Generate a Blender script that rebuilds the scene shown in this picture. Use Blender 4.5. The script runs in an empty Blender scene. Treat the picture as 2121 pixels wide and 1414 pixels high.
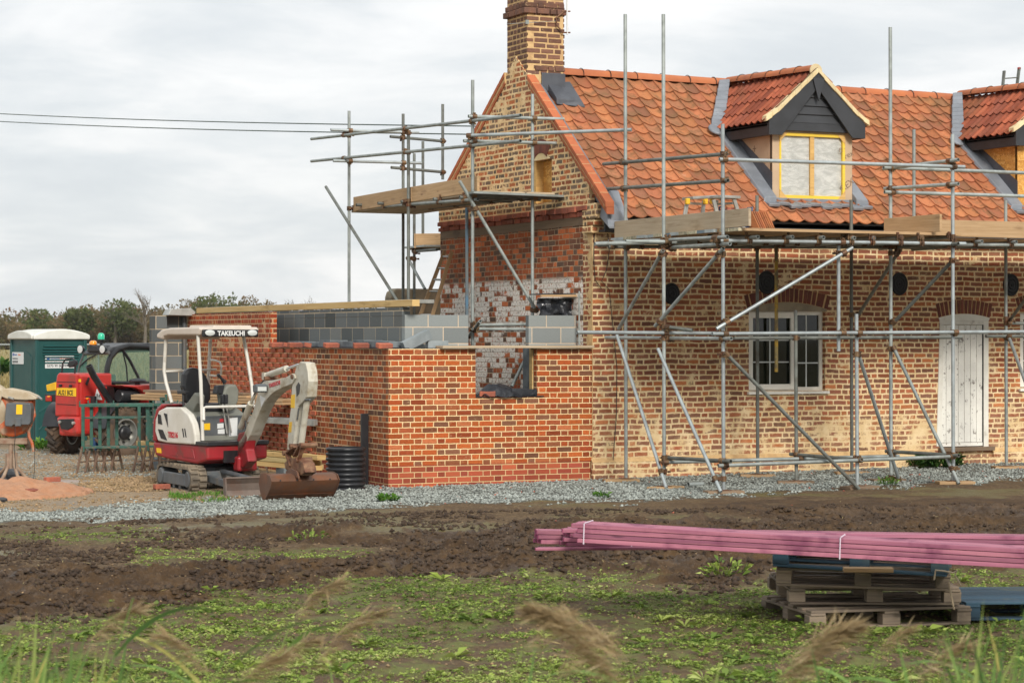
import bpy, math, random
import numpy as np
from mathutils import Matrix, Vector
R=math.radians
random.seed(7)
S_=bpy.context.scene; COL=S_.collection
# ---------------------------------------------------------------- camera model (photo 2121x1414)
FPX=4700.0; CX=1060.5; HY=700.0
CR=Vector((.9050,-.4254,0)).normalized(); CF=Vector((.4254,.9050,0)).normalized()
CAM=Vector((-14.463,-28.122,2.0))
def ray(px,py): return CF+CR*((px-CX)/FPX)+Vector((0,0,(HY-py)/FPX))
def PY(px,py,Y): d=ray(px,py); return CAM+d*((Y-CAM.y)/d.y)
def PX(px,py,X): d=ray(px,py); return CAM+d*((X-CAM.x)/d.x)
def PZ(px,py,Z): d=ray(px,py); return CAM+d*((Z-CAM.z)/d.z)
def PD(px,py,D): return CAM+ray(px,py)*D
def ss(a,b,x):
    t=min(1,max(0,(x-a)/(b-a))); return t*t*(3-2*t)
# ---------------------------------------------------------------- noise + ground height
def vn(x,y,seed=0):
    x=np.asarray(x,float); y=np.asarray(y,float)
    xi=np.floor(x).astype(np.int64); yi=np.floor(y).astype(np.int64); fx=x-xi; fy=y-yi
    fx=fx*fx*(3-2*fx); fy=fy*fy*(3-2*fy)
    def h(a,b):
        n=(a*374761393+b*668265263+seed*974634777)&0xffffffff
        n=((n^(n>>13))*1274126177)&0xffffffff; n=n^(n>>16)
        return (n&0xffff)/65535.0
    return (h(xi,yi)*(1-fx)+h(xi+1,yi)*fx)*(1-fy)+(h(xi,yi+1)*(1-fx)+h(xi+1,yi+1)*fx)*fy
def fbm(x,y,seed=0,o=4):
    s=0;a=.5;t=0
    for i in range(o):
        s=s+a*vn(x*2**i,y*2**i,seed+i*17); t+=a; a*=.5
    return s/t
def sst(a,b,x):
    t=np.clip((x-a)/(b-a),0,1); return t*t*(3-2*t)
def zones(X,Y):
    X=np.asarray(X,float);Y=np.asarray(Y,float)
    dx=X-CAM.x;dy=Y-CAM.y
    xc=dx*CR.x+dy*CR.y; zc=np.maximum(dx*CF.x+dy*CF.y,.5)
    u=CX+FPX*xc/zc; v=HY+FPX*2.0/zc
    w=(fbm(X*.7,Y*.7,3)-.5)
    vw=v+w*26; fine=(fbm(X*4,Y*4,8,3)-.5)
    gn=np.interp(u,[-600,0,400,700,1000,1300,1600,2121,2800],[1085,1074,1064,1051,1042,1043,1030,1008,980])
    gf=np.interp(u,[-600,0,130,330,460,700,760,800],[1052,1048,1046,1035,1030,1012,960,700])
    e=v+fine*24
    gravel=sst(gn+4,gn-3,e)*sst(gf-4,gf+3,e)
    yard=sst(gf+3,gf-4,e)*sst(905,930,v)
    nearb=np.interp(u,[-600,0,300,600,800,1300,1500,1650,2121,3000],[1350,1292,1262,1215,1200,1200,1225,1190,1185,1180])
    green=sst(nearb-14,nearb+10,vw+fine*40)
    g2=sst(1128,1138,vw+fine*10)*sst(1172,1160,vw+fine*10)*sst(240,320,u)*sst(800,720,u)
    g3=sst(1082,1092,vw+fine*14)*sst(1130,1112,vw+fine*14)*sst(420,250,u+w*300)
    g4=sst(1170,1186,vw)*sst(1420,1600,u+w*100)*sst(1215,1200,vw)*.0
    far=sst(905,880,v)
    green=np.clip(green+1.0*g2+.85*g3+g4,0,1)
    mud=np.clip(1-gravel-yard-green-far,0,1)
    return u,v,zc,gravel,yard,green,mud,far
def churn(X,Y,u,v):
    X=np.asarray(X,float);Y=np.asarray(Y,float)
    w=(fbm(X*.6,Y*.6,51)-.5)*40+(fbm(X*3,Y*3,52,3)-.5)*26; e=v+w
    b1=sst(1096,1106,e)*sst(1132,1120,e)*sst(300,620,u+w*4)
    lo=np.interp(u,[-600,0,300,600,900,1200,2121],[1190,1186,1172,1160,1140,1100,1060]);hi=np.interp(u,[-600,0,300,600,800,1300,2121],[1330,1290,1262,1222,1206,1205,1200])
    b2=sst(lo-6,lo+8,e)*sst(hi+10,hi-8,e)
    b3=sst(1040,1052,e)*sst(1085,1070,e)*sst(1250,1700,u+w*6)
    return np.clip(np.maximum(np.maximum(b1,b2),b3),0,1)
def gheight(X,Y,detail=True):
    u,v,zc,gravel,yard,green,mud,far=zones(X,Y); ch=churn(X,Y,u,v)
    base=np.clip((u-805)/13000,-.12,.11)*sst(18,28,zc)*sst(70,45,zc)
    base=base+sst(60,400,zc)*0.0
    # wheel ruts and berms crossing the field
    w=fbm(np.asarray(X)*.25,np.asarray(Y)*.25,40)*40
    def rut(v0,wd,k): 
        vr=v0+k*(u-1060)/1000+w-20
        return np.exp(-((v-vr)/wd)**2)
    strong=sst(-200,600,u)
    rr=-.07*rut(1150,7,-20)-.06*rut(1186,7,-38)+.05*rut(1168,5,-30)+.05*rut(1200,6,-52)+.05*rut(1132,5,-30)-.06*rut(1106,5,-24)+.04*rut(1092,4,-24)
    z=base+rr*np.clip(mud*1.2,0,1)*(.25+.75*ch)*(.55+.45*strong)
    cl=fbm(np.asarray(X)*2.2,np.asarray(Y)*2.2,11,5); cm=fbm(np.asarray(X)*4.5,np.asarray(Y)*4.5,19,3); c2=fbm(np.asarray(X)*9,np.asarray(Y)*9,21,4)
    ridg=1-np.abs(2*fbm(np.asarray(X)*7,np.asarray(Y)*7,31,4)-1)*3
    calm=sst(1045,1085,v)
    z=z+mud*(.22+.78*ch)*calm*((cl-.5)*.09+(cm-.5)*.09+np.maximum(ridg,0)*.045+(c2-.5)*.085)
    z=z+mud*(1-calm)*(cl-.5)*.05
    z=z+green*((cl-.5)*.10+(c2-.5)*.035)+yard*((cl-.5)*.05+(c2-.5)*.02)+gravel*((cl-.5)*.03+(c2-.5)*.02)
    return z
def gz(x,y): return float(gheight(np.array([x]),np.array([y]))[0])
# ---------------------------------------------------------------- mesh builder
class MB:
    def __init__(s,M=None): s.v=[];s.f=[];s.r=[];s.k=[];s.mi=[];s.M=M;s.m=0;s.pc=[]
    def add(s,vs,fs,ref=None,rnd=None,M=None):
        s.pc.append((len(s.v),len(s.f)));o=len(s.v); T=s.M if M is None else (M if s.M is None else s.M@M)
        vs=[Vector(p) for p in vs]
        ref=vs if ref is None else ref
        if T is not None: vs=[T@p for p in vs]
        s.v+=vs; s.r+=[tuple(p) for p in ref]
        if rnd is None: rnd=random.random()
        for f in fs: s.f.append(tuple(i+o for i in f)); s.k.append(rnd); s.mi.append(s.m)
    BF=[(0,3,2,1),(4,5,6,7),(0,1,5,4),(1,2,6,5),(2,3,7,6),(3,0,4,7)]
    def hexa(s,p,rnd=None,M=None,ref=None): s.add(p,MB.BF,ref,rnd,M)
    def box(s,c,d,M=None,rnd=None,off=False):
        x,y,z=c;a,b,e=d[0]/2,d[1]/2,d[2]/2
        p=[Vector(q) for q in [(x-a,y-b,z-e),(x+a,y-b,z-e),(x+a,y+b,z-e),(x-a,y+b,z-e),(x-a,y-b,z+e),(x+a,y-b,z+e),(x+a,y+b,z+e),(x-a,y+b,z+e)]]
        ref=None
        if off:
            o=Vector((random.random()*50,random.random()*50,random.random()*50)); ref=[q+o for q in p]
        s.add(p,MB.BF,ref,rnd,M)
    def bx(s,x0,x1,y0,y1,z0,z1,**k): s.box(((x0+x1)/2,(y0+y1)/2,(z0+z1)/2),(x1-x0,y1-y0,z1-z0),**k)
    def beam(s,p,q,w,h,up=(0,0,1),rnd=None,off=True):
        p=Vector(p);q=Vector(q);d=q-p;L=d.length;x=d.normalized();y=Vector(up).cross(x)
        if y.length<1e-4: y=Vector((0,1,0))
        y.normalize();z=x.cross(y)
        M=Matrix(((x.x,y.x,z.x,p.x),(x.y,y.y,z.y,p.y),(x.z,y.z,z.z,p.z),(0,0,0,1)))
        s.box((L/2,0,0),(L,w,h),M=M,rnd=rnd,off=off)
    def tube(s,p,q,r,n=10,r2=None,cap=True,rnd=None,hollow=False):
        s.pipe([p,q],r,n,r2=r2,cap=cap,rnd=rnd,hollow=hollow)
    def pipe(s,pts,r,n=8,r2=None,cap=True,rnd=None,hollow=False,rs=None):
        pts=[Vector(p) for p in pts];N=len(pts);vs=[];ref=[]
        t0=(pts[1]-pts[0]).normalized();a=Vector((0,0,1)) if abs(t0.z)<.9 else Vector((1,0,0))
        nn=t0.cross(a).normalized();L=0
        for i,p in enumerate(pts):
            t=(pts[min(i+1,N-1)]-pts[max(i-1,0)]).normalized()
            nn=(nn-t*nn.dot(t)).normalized();b=t.cross(nn)
            rr=rs[i] if rs else (r if r2 is None else r+(r2-r)*i/(N-1))
            if i: L+=(p-pts[i-1]).length
            for j in range(n):
                A=2*math.pi*j/n; vs.append(p+(nn*math.cos(A)+b*math.sin(A))*rr); ref.append((L,A*rr,0))
        fs=[]
        for i in range(N-1):
            for j in range(n):
                k=(j+1)%n; fs.append((i*n+j,i*n+k,(i+1)*n+k,(i+1)*n+j))
        if hollow:
            t=(pts[1]-pts[0]).normalized()
            for e,(i,sg) in enumerate(((0,1),(N-1,-1))):
                c=pts[i];o=len(vs);tt=(pts[1]-pts[0]).normalized() if i==0 else (pts[-2]-pts[-1]).normalized()
                for j in range(n): vs.append(c+(vs[i*n+j]-c)*.82); ref.append((0,0,0))
                for j in range(n): vs.append(c+(vs[i*n+j]-c)*.8+tt*.06); ref.append((0,0,0))
                for j in range(n):
                    k=(j+1)%n
                    q1=(i*n+k,i*n+j,o+j,o+k); q2=(o+k,o+j,o+n+j,o+n+k)
                    if i: q1=q1[::-1];q2=q2[::-1]
                    fs+= [q1,q2]
                fs.append(tuple(o+n+j for j in (range(n) if i else range(n-1,-1,-1))))
        elif cap:
            fs.append(tuple(range(n-1,-1,-1)));fs.append(tuple((N-1)*n+j for j in range(n)))
        s.add(vs,fs,ref,rnd)
    def lathe(s,prof,M=None,n=20,rnd=None,close=True):
        vs=[];fs=[]
        for (r,z) in prof:
            for j in range(n):
                A=2*math.pi*j/n; vs.append((r*math.cos(A),r*math.sin(A),z))
        for i in range(len(prof)-1):
            for j in range(n):
                k=(j+1)%n; fs.append((i*n+j,i*n+k,(i+1)*n+k,(i+1)*n+j))
        if close:
            fs.append(tuple(range(n-1,-1,-1)));fs.append(tuple((len(prof)-1)*n+j for j in range(n)))
        s.add(vs,fs,None,rnd,M)
    def prism(s,poly,a,b,ax='y',M=None,rnd=None,sc=None):
        # polygon in the plane across axis ax, extruded from a to b
        n=len(poly)
        def mk(p,t):
            return {'y':(p[0],t,p[1]),'x':(t,p[0],p[1]),'z':(p[0],p[1],t)}[ax]
        P2=poly if sc is None else sc
        vs=[mk(p,a) for p in poly]+[mk(p,b) for p in P2]
        fs=[tuple(range(n)),tuple(range(2*n-1,n-1,-1))]+[((i+1)%n,i,n+i,n+(i+1)%n) for i in range(n)]
        s.add(vs,fs,None,rnd,M)
    def each(s,name,mat,parent=None,**k):
        "every added piece becomes an object of its own"
        pc=s.pc+[(len(s.v),len(s.f))];r=[]
        for (v0,f0),(v1,f1) in zip(pc[:-1],pc[1:]):
            m=MB();m.v=s.v[v0:v1];m.r=s.r[v0:v1];m.f=[tuple(i-v0 for i in f) for f in s.f[f0:f1]];m.k=s.k[f0:f1];m.mi=s.mi[f0:f1];r.append(m.build(name,mat,parent,**k))
        return r
    def build(s,name,mat,parent=None,world=False,smooth=None,bevel=0,origin=None,bseg=2):
        if not s.v: return None
        V=s.v
        loc=Vector((0,0,0))
        if parent is None:
            if origin is None:
                xs=[p.x for p in V];ys=[p.y for p in V];zs=[p.z for p in V]
                origin=Vector(((min(xs)+max(xs))/2,(min(ys)+max(ys))/2,min(zs)))
            loc=Vector(origin); T=Matrix.Translation(-loc); V=[T@p for p in V]
        elif world:
            T=wm(parent).inverted(); V=[T@p for p in V]
        me=bpy.data.meshes.new(name); me.from_pydata([tuple(p) for p in V],[],s.f)
        bad=me.validate()
        mats=mat if isinstance(mat,(list,tuple)) else [mat]
        for m in mats: me.materials.append(m)
        if len(me.polygons)==len(s.f):
            me.polygons.foreach_set('material_index',s.mi)
            at=me.attributes.new('rnd','FLOAT','FACE'); at.data.foreach_set('value',np.array(s.k,dtype=np.float32))
        # box uv from reference coordinates (metres)
        nl=len(me.loops); li=np.zeros(nl,dtype=np.int32); me.loops.foreach_get('vertex_index',li)
        ref=np.array(s.r,dtype=np.float32)
        npz=len(me.polygons); ls=np.zeros(npz,dtype=np.int32); lt=np.zeros(npz,dtype=np.int32)
        me.polygons.foreach_get('loop_start',ls); me.polygons.foreach_get('loop_total',lt)
        a=ref[li[ls]];b=ref[li[ls+1]];c=ref[li[ls+2]]
        nr=np.abs(np.cross(b-a,c-a)); ax=np.argmax(nr,axis=1); axl=np.repeat(ax,lt)
        order=np.argsort(ls) 
        P=ref[li]; uv=np.zeros((nl,2),dtype=np.float32)
        uv[:,0]=np.where(axl==0,P[:,1],P[:,0]); uv[:,1]=np.where(axl==2,P[:,1],P[:,2])
        ul=me.uv_layers.new(name='UVMap'); ul.data.foreach_set('uv',uv.ravel())
        if smooth is not None:
            me.shade_smooth(); me.set_sharp_from_angle(angle=R(smooth))
        me.update()
        o=bpy.data.objects.new(name,me); COL.objects.link(o)
        o.location=loc
        if parent is not None: o.parent=parent
        if bevel:
            m=o.modifiers.new('bevel','BEVEL'); m.width=bevel; m.segments=bseg; m.limit_method='ANGLE'; m.angle_limit=R(40); m.harden_normals=False
        return o
_WM={}
def wm(o): return _WM.get(o.name,Matrix.Identity(4))
def thing(name,label,cat,loc=(0,0,0),rz=0,group=None):
    o=bpy.data.objects.new(name,None); COL.objects.link(o); o.empty_display_size=.2
    o.location=loc;o.rotation_euler=(0,0,rz)
    _WM[o.name]=Matrix.Translation(Vector(loc))@Matrix.Rotation(rz,4,'Z')
    tag(o,label,cat,group); return o
def tag(o,label,cat,group=None,kind=None):
    if label:o['label']=label
    if cat:o['category']=cat
    if group:o['group']=group
    if kind:o['kind']=kind
    return o
def kids(o): return [c for c in bpy.data.objects if c.parent==o]
def dup(root,loc,rz=None,label=None,deep=True,group=None):
    r=root.copy(); COL.objects.link(r); r.location=loc
    if rz is not None: r.rotation_euler=(root.rotation_euler.x,root.rotation_euler.y,rz)
    _WM[r.name]=Matrix.Translation(Vector(loc))@Matrix.Rotation(r.rotation_euler.z,4,'Z')
    if label:r['label']=label
    if group:r['group']=group
    for c in kids(root):
        d=c.copy();COL.objects.link(d);d.parent=r
        for g in kids(c):
            e=g.copy();COL.objects.link(e);e.parent=d
    return r
class Fr:
    """local frame standing in the scene: origin seen at pixel column px at depth D, floor height z0, x axis (a right, b away)"""
    def __init__(s,px,D,z0,a,b):
        p=CAM+CF*D+CR*((px-CX)/FPX*D); s.o=Vector((p.x,p.y,z0))
        d=CR*a+CF*b; s.rz=math.atan2(d.y,d.x)
        s.M=Matrix.Translation(s.o)@Matrix.Rotation(s.rz,4,'Z'); s.I=s.M.inverted()
    def _r(s,px,py): return s.I@CAM, s.I.to_3x3()@ray(px,py)
    def y(s,px,py,yl): c,d=s._r(px,py); p=c+d*((yl-c.y)/d.y); return (p.x,p.z)
    def x(s,px,py,xl): c,d=s._r(px,py); p=c+d*((xl-c.x)/d.x); return (p.y,p.z)
    def z(s,px,py,zl): c,d=s._r(px,py); p=c+d*((zl-c.z)/d.z); return (p.x,p.y)
    def yp(s,pts,yl): return [s.y(a,b,yl) for a,b in pts]
    def xp(s,pts,xl): return [s.x(a,b,xl) for a,b in pts]
# ---------------------------------------------------------------- materials
class NT:
    def __init__(s,m):
        s.t=m.node_tree; s.n=s.t.nodes; s.l=s.t.links
    def N(s,ty,props=None,**ins):
        n=s.n.new(ty)
        for k,v in (props or {}).items(): setattr(n,k,v)
        for k,v in ins.items():
            key=int(k[1:]) if k[0]=='_' and k[1:].isdigit() else k.replace('_',' ')
            s.set(n.inputs[key],v)
        return n
    def set(s,i,v):
        if isinstance(v,bpy.types.NodeSocket): s.l.new(v,i)
        elif isinstance(v,bpy.types.Node): s.l.new(v.outputs[0],i)
        else:
            if isinstance(v,(tuple,list)) and len(v)==3 and i.type=='RGBA': v=(*v,1)
            i.default_value=v
    def m(s,op,a,b=None,c=None,clamp=False):
        n=s.n.new('ShaderNodeMath');n.operation=op;n.use_clamp=clamp
        s.set(n.inputs[0],a)
        if b is not None:s.set(n.inputs[1],b)
        if c is not None:s.set(n.inputs[2],c)
        return n.outputs[0]
    def mix(s,f,a,b,bt='MIX'):
        n=s.n.new('ShaderNodeMix');n.data_type='RGBA';n.blend_type=bt
        s.set(n.inputs[0],f);s.set(n.inputs[6],a);s.set(n.inputs[7],b); return n.outputs[2]
    def noise(s,vec,sc,det=3,rough=.55,out=0,dist=0):
        n=s.n.new('ShaderNodeTexNoise'); s.set(n.inputs['Vector'],vec);s.set(n.inputs['Scale'],sc)
        n.inputs['Detail'].default_value=det;n.inputs['Roughness'].default_value=rough;n.inputs['Distortion'].default_value=dist
        return n.outputs[out]
    def ramp(s,f,stops,interp='LINEAR'):
        n=s.n.new('ShaderNodeValToRGB'); cr=n.color_ramp; cr.interpolation=interp
        while len(cr.elements)<len(stops): cr.elements.new(.5)
        for e,(p,c) in zip(cr.elements,stops):
            e.position=p; e.color=(*c,1) if len(c)==3 else c
        s.set(n.inputs[0],f); return n.outputs[0]
    def sm(s,x,a,b):
        n=s.n.new('ShaderNodeMapRange'); n.interpolation_type='SMOOTHSTEP'
        s.set(n.inputs[0],x);s.set(n.inputs[1],a);s.set(n.inputs[2],b); n.inputs[3].default_value=0;n.inputs[4].default_value=1
        return n.outputs[0]
    def xyz(s,v):
        n=s.n.new('ShaderNodeSeparateXYZ');s.set(n.inputs[0],v);return n.outputs
    def comb(s,x,y,z=0):
        n=s.n.new('ShaderNodeCombineXYZ');s.set(n.inputs[0],x);s.set(n.inputs[1],y);s.set(n.inputs[2],z);return n.outputs[0]
    def vm(s,op,a,b):
        n=s.n.new('ShaderNodeVectorMath');n.operation=op;s.set(n.inputs[0],a);s.set(n.inputs[1],b);return n.outputs[0]
def newmat(name):
    m=bpy.data.materials.new(name);m.use_nodes=True;t=NT(m)
    t.b=t.n['Principled BSDF']; return m,t
def bump(t,h,dist,strength=1):
    n=t.n.new('ShaderNodeBump');t.set(n.inputs['Height'],h);n.inputs['Distance'].default_value=dist;n.inputs['Strength'].default_value=strength
    t.l.new(n.outputs[0],t.b.inputs['Normal'])
def obj_co(t): return t.n.new('ShaderNodeTexCoord').outputs['Object']
def uv_co(t): return t.n.new('ShaderNodeTexCoord').outputs['UV']
def attr(t,name='rnd'):
    n=t.n.new('ShaderNodeAttribute');n.attribute_name=name;return n
def desat(c,k):
    l=.25*c[0]+.65*c[1]+.1*c[2]; return tuple(l+(x-l)*k+.012*(1-k) for x in c)
def warm(c): return (min(1,c[0]*1.02),c[1]*1.0,c[2]*.90)
def srgb(h):
    h=h.lstrip('#');c=[int(h[i:i+2],16)/255 for i in (0,2,4)]
    return tuple((x/12.92 if x<=.04045 else ((x+.055)/1.055)**2.4) for x in c)
def pmat(name,c1,c2=None,sc=4,rough=.6,metal=0,dirt=None,dsc=2.5,dth=(.5,.7),var=.12,bmp=.002,bsc=30,spec=.5,coat=0,rvar=.12,damt=.8):
    m,t=newmat(name);co=obj_co(t);col=c1
    if c2: col=t.mix(t.sm(t.noise(co,sc,4),.35,.65),c1,c2)
    if var:
        a=attr(t).outputs['Fac']; k=t.m('MULTIPLY_ADD',a,2*var,1-var)
        col=t.mix(1.0,col if not isinstance(col,tuple) else (*col,1),t.comb(k,k,k),'MULTIPLY')
    if dirt:
        d=t.m('MULTIPLY',t.sm(t.noise(co,dsc,6,.65),dth[0],dth[1]),damt); col=t.mix(d,col,dirt)
    t.set(t.b.inputs['Base Color'],col)
    rn=t.noise(co,sc*2.3,3); t.set(t.b.inputs['Roughness'],t.m('MULTIPLY_ADD',rn,rvar*2,rough-rvar,clamp=True))
    t.b.inputs['Metallic'].default_value=metal; t.b.inputs['Specular IOR Level'].default_value=spec
    if coat: t.b.inputs['Coat Weight'].default_value=coat; t.b.inputs['Coat Roughness'].default_value=.15
    if bmp: bump(t,t.noise(co,bsc,4),bmp)
    return m
def wood(name,c1,c2,dark,rough=.75,var=.15,gs=1,stain=None):
    m,t=newmat(name);uv=uv_co(t);a=attr(t).outputs['Fac'];x=t.xyz(uv)
    off=t.m('MULTIPLY',a,37.7)
    g=t.comb(t.m('MULTIPLY_ADD',x[0],1.6*gs,off),t.m('MULTIPLY_ADD',x[1],38*gs,off),off)
    n1=t.noise(g,1.0,5,.6,dist=.6); n2=t.noise(t.comb(t.m('MULTIPLY',x[0],1.3),t.m('MULTIPLY',x[1],5),off),1.4,4)
    col=t.mix(t.sm(n1,.3,.7),c1,c2); col=t.mix(t.m('MULTIPLY',t.sm(n2,.55,.75),.6),col,dark)
    kn=t.n.new('ShaderNodeTexVoronoi'); t.set(kn.inputs['Vector'],t.comb(t.m('MULTIPLY_ADD',x[0],2.2,off),t.m('MULTIPLY_ADD',x[1],7,off),off)); kn.inputs['Scale'].default_value=1
    k=t.sm(kn.outputs['Distance'],.16,.06); col=t.mix(t.m('MULTIPLY',k,.75),col,dark)
    kk=t.m('MULTIPLY_ADD',a,2*var,1-var); col=t.mix(1.0,col,t.comb(kk,kk,kk),'MULTIPLY')
    if stain: col=t.mix(t.m('MULTIPLY',t.sm(t.noise(obj_co(t),3,5),.5,.66),.8),col,stain)
    t.set(t.b.inputs['Base Color'],col);t.b.inputs['Roughness'].default_value=rough
    bump(t,n1,.002); return m
def brickmat(name,cols,mortar,Lb=.225,Hd=.1125,H=.075,mw=.010,dist=.003,smear=0,header=True,mvar=None,white=None,grime=None,bdepth=.006,spots=.3,aux=None,vary=0.0,edge=.003,stain=None,uoff=0,lowfade=0):
    
    if name[:5]=='brick': cols=[warm(c) for c in cols]
    if name=='brick_old': cols=[(c[0]*.95,c[1]*.97,c[2]*.86) for c in cols]
    m,t=newmat(name);uv=uv_co(t);x=t.xyz(uv)
    big=t.noise(uv,1.1,5,.6); 
    dn=t.n.new('ShaderNodeTexNoise'); t.set(dn.inputs['Vector'],uv); dn.inputs['Scale'].default_value=14; dn.inputs['Detail'].default_value=3
    dx=t.xyz(dn.outputs['Color'])
    dn2=t.n.new('ShaderNodeTexNoise'); t.set(dn2.inputs['Vector'],uv); dn2.inputs['Scale'].default_value=2.0; dn2.inputs['Detail'].default_value=1
    dy=t.xyz(dn2.outputs['Color'])
    U=t.m('ADD',t.m('ADD',x[0],50+uoff),t.m('MULTIPLY_ADD',dx[0],dist*4,-dist*2)); V=t.m('ADD',t.m('ADD',x[1],10),t.m('MULTIPLY_ADD',dx[1],dist*2.4,-dist*1.2))
    if vary: V=t.m('ADD',V,t.m('MULTIPLY_ADD',dy[0],vary,-vary/2))
    vr=t.m('DIVIDE',V,H); row=t.m('FLOOR',vr); fv=t.m('SUBTRACT',vr,row)
    P=Lb+Hd if header else Lb
    if vary:
        wr=t.n.new('ShaderNodeTexWhiteNoise');wr.noise_dimensions='1D';t.set(wr.inputs['W'],row)
        U=t.m('ADD',U,t.m('MULTIPLY',wr.outputs['Value'],vary*6))
    u1=t.m('ADD',t.m('DIVIDE',U,P),t.m('MULTIPLY',t.m('MODULO',row,2),.5)); cell=t.m('FLOOR',u1); fu=t.m('MULTIPLY',t.m('SUBTRACT',u1,cell),P)
    du=t.m('MINIMUM',fu,t.m('SUBTRACT',P,fu))
    if header:
        du=t.m('MINIMUM',du,t.m('ABSOLUTE',t.m('SUBTRACT',fu,Lb)))
        ish=t.m('GREATER_THAN',fu,Lb); cid=t.m('MULTIPLY_ADD',cell,2,ish)
    else: cid=cell
    dv=t.m('MULTIPLY',t.m('MINIMUM',fv,t.m('SUBTRACT',1,fv)),H)
    # rounded min
    r=.008 if edge>.002 else .004
    a=t.m('MAXIMUM',t.m('SUBTRACT',r+mw/2,du),0);b=t.m('MAXIMUM',t.m('SUBTRACT',r+mw/2,dv),0)
    d=t.m('SUBTRACT',r,t.m('SQRT',t.m('ADD',t.m('MULTIPLY',a,a),t.m('MULTIPLY',b,b))))   # >0 inside brick
    fn=t.noise(uv,45,3); d=t.m('ADD',d,t.m('MULTIPLY_ADD',fn,dist*1.6,-dist*.8))
    if smear:
        low=t.m('MULTIPLY',t.sm(x[1],1.5,.1),lowfade); sn=t.sm(t.m('ADD',t.noise(uv,2.3,5,.7),t.m('MULTIPLY',low,.09)),.50,.72); d=t.m('SUBTRACT',d,t.m('MULTIPLY',sn,smear))
        sn2=t.sm(t.noise(uv,9,3,.6),.5,.8); d=t.m('SUBTRACT',d,t.m('MULTIPLY',sn2,smear*.5))
    mask=t.sm(d,-edge*.4,edge)
    wn=t.n.new('ShaderNodeTexWhiteNoise');wn.noise_dimensions='2D';t.set(wn.inputs['Vector'],t.comb(cid,row))
    wx=t.xyz(wn.outputs['Color'])
    n=len(cols); bc=t.ramp(wx[0],[(i/n,c) for i,c in enumerate(cols)],'CONSTANT')
    k=t.m('MULTIPLY_ADD',wx[1],.5,.75); bc=t.mix(1.0,bc,t.comb(k,k,k),'MULTIPLY')
    if lowfade: bc=t.mix(t.m('MULTIPLY',t.m('MULTIPLY',t.sm(x[1],1.5,.2),t.sm(t.noise(uv,6,5,.7),.35,.8)),.38),bc,mortar)
    # streaks and sintered spots in the brick faces
    sp=t.sm(t.noise(t.comb(t.m('MULTIPLY',x[0],1),t.m('MULTIPLY',x[1],2)),26,4,.7),.48,.72)
    bc=t.mix(t.m('MULTIPLY',sp,spots),bc,tuple(c*.25 for c in cols[-1]))
    sp2=t.sm(t.noise(uv,17,4,.7),.58,.8); bc=t.mix(t.m('MULTIPLY',sp2,spots*.8),bc,mortar)
    mc=t.mix(t.sm(t.noise(uv,5,4),.3,.7),mortar,mvar or tuple(c*.8 for c in mortar))
    col=t.mix(mask,mc,bc)
    if white:   # flaking whitewash: (zmax, zmin, threshold, colour)
        zt,zb,th,wc=white
        wz=t.m('MULTIPLY',t.sm(x[1],zt+.05,zt-.05),t.sm(x[1],zb-.1,zb+.05))
        wb=t.sm(t.m('ADD',t.m('MULTIPLY',wx[2],.55),t.m('MULTIPLY_ADD',big,1.9,-.75)),th-.04,th+.04)
        fl=t.sm(t.noise(uv,22,5,.7),.38,.48)
        wm_=t.m('MULTIPLY',t.m('MULTIPLY',wz,wb),t.m('MULTIPLY',fl,t.m('MULTIPLY_ADD',mask,.3,.7)))
        col=t.mix(wm_,col,wc)
    if grime:   # (amount, colour, scale)
        col=t.mix(t.m('MULTIPLY',t.sm(t.noise(uv,grime[2],6,.65),.45,.75),grime[0]),col,grime[1])
    t.set(t.b.inputs['Base Color'],col); t.b.inputs['Roughness'].default_value=.9; t.b.inputs['Specular IOR Level'].default_value=.25
    h=t.m('ADD',mask,t.m('MULTIPLY',t.noise(uv,70,4),.35)); bump(t,h,bdepth)
    return m
MT={}
# ---------------------------------------------------------------- palette
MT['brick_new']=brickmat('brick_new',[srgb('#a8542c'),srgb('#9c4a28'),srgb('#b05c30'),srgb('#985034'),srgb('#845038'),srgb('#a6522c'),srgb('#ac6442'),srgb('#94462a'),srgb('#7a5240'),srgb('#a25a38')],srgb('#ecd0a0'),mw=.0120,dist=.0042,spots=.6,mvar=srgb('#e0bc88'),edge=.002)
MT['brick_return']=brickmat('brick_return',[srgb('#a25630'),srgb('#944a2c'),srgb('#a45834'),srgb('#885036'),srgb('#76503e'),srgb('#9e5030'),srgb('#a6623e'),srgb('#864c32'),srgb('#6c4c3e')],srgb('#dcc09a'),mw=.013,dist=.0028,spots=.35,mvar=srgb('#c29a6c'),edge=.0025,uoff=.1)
MT['brick_plinth']=brickmat('brick_plinth',[srgb('#9c4c38'),srgb('#8c4434'),srgb('#a4543c'),srgb('#94483a')],srgb('#dcb888'),mw=.011,dist=.0012,spots=.1,edge=.002)
MT['brick_old']=brickmat('brick_old',[srgb('#9a5c46'),srgb('#8a5448'),srgb('#a46048'),srgb('#966454'),srgb('#80564c'),srgb('#b26c4a'),srgb('#9c5844'),srgb('#90584a')],srgb('#e6cda2'),H=.0765,mw=.019,dist=.0065,smear=.010,spots=.35,mvar=srgb('#d6b888'),vary=.03,edge=.006,bdepth=.004,lowfade=1,grime=(.12,srgb('#a08c70'),.9))
MT['brick_gable']=brickmat('brick_gable',[srgb('#8a6854'),srgb('#ac6644'),srgb('#7c685c'),srgb('#9c5c44'),srgb('#84705f'),srgb('#b46c46'),srgb('#6e6258')],srgb('#ecd0a0'),H=.077,mw=.022,dist=.008,smear=.018,spots=.5,mvar=srgb('#d4b080'),vary=.03,edge=.006,bdepth=.004)
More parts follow.
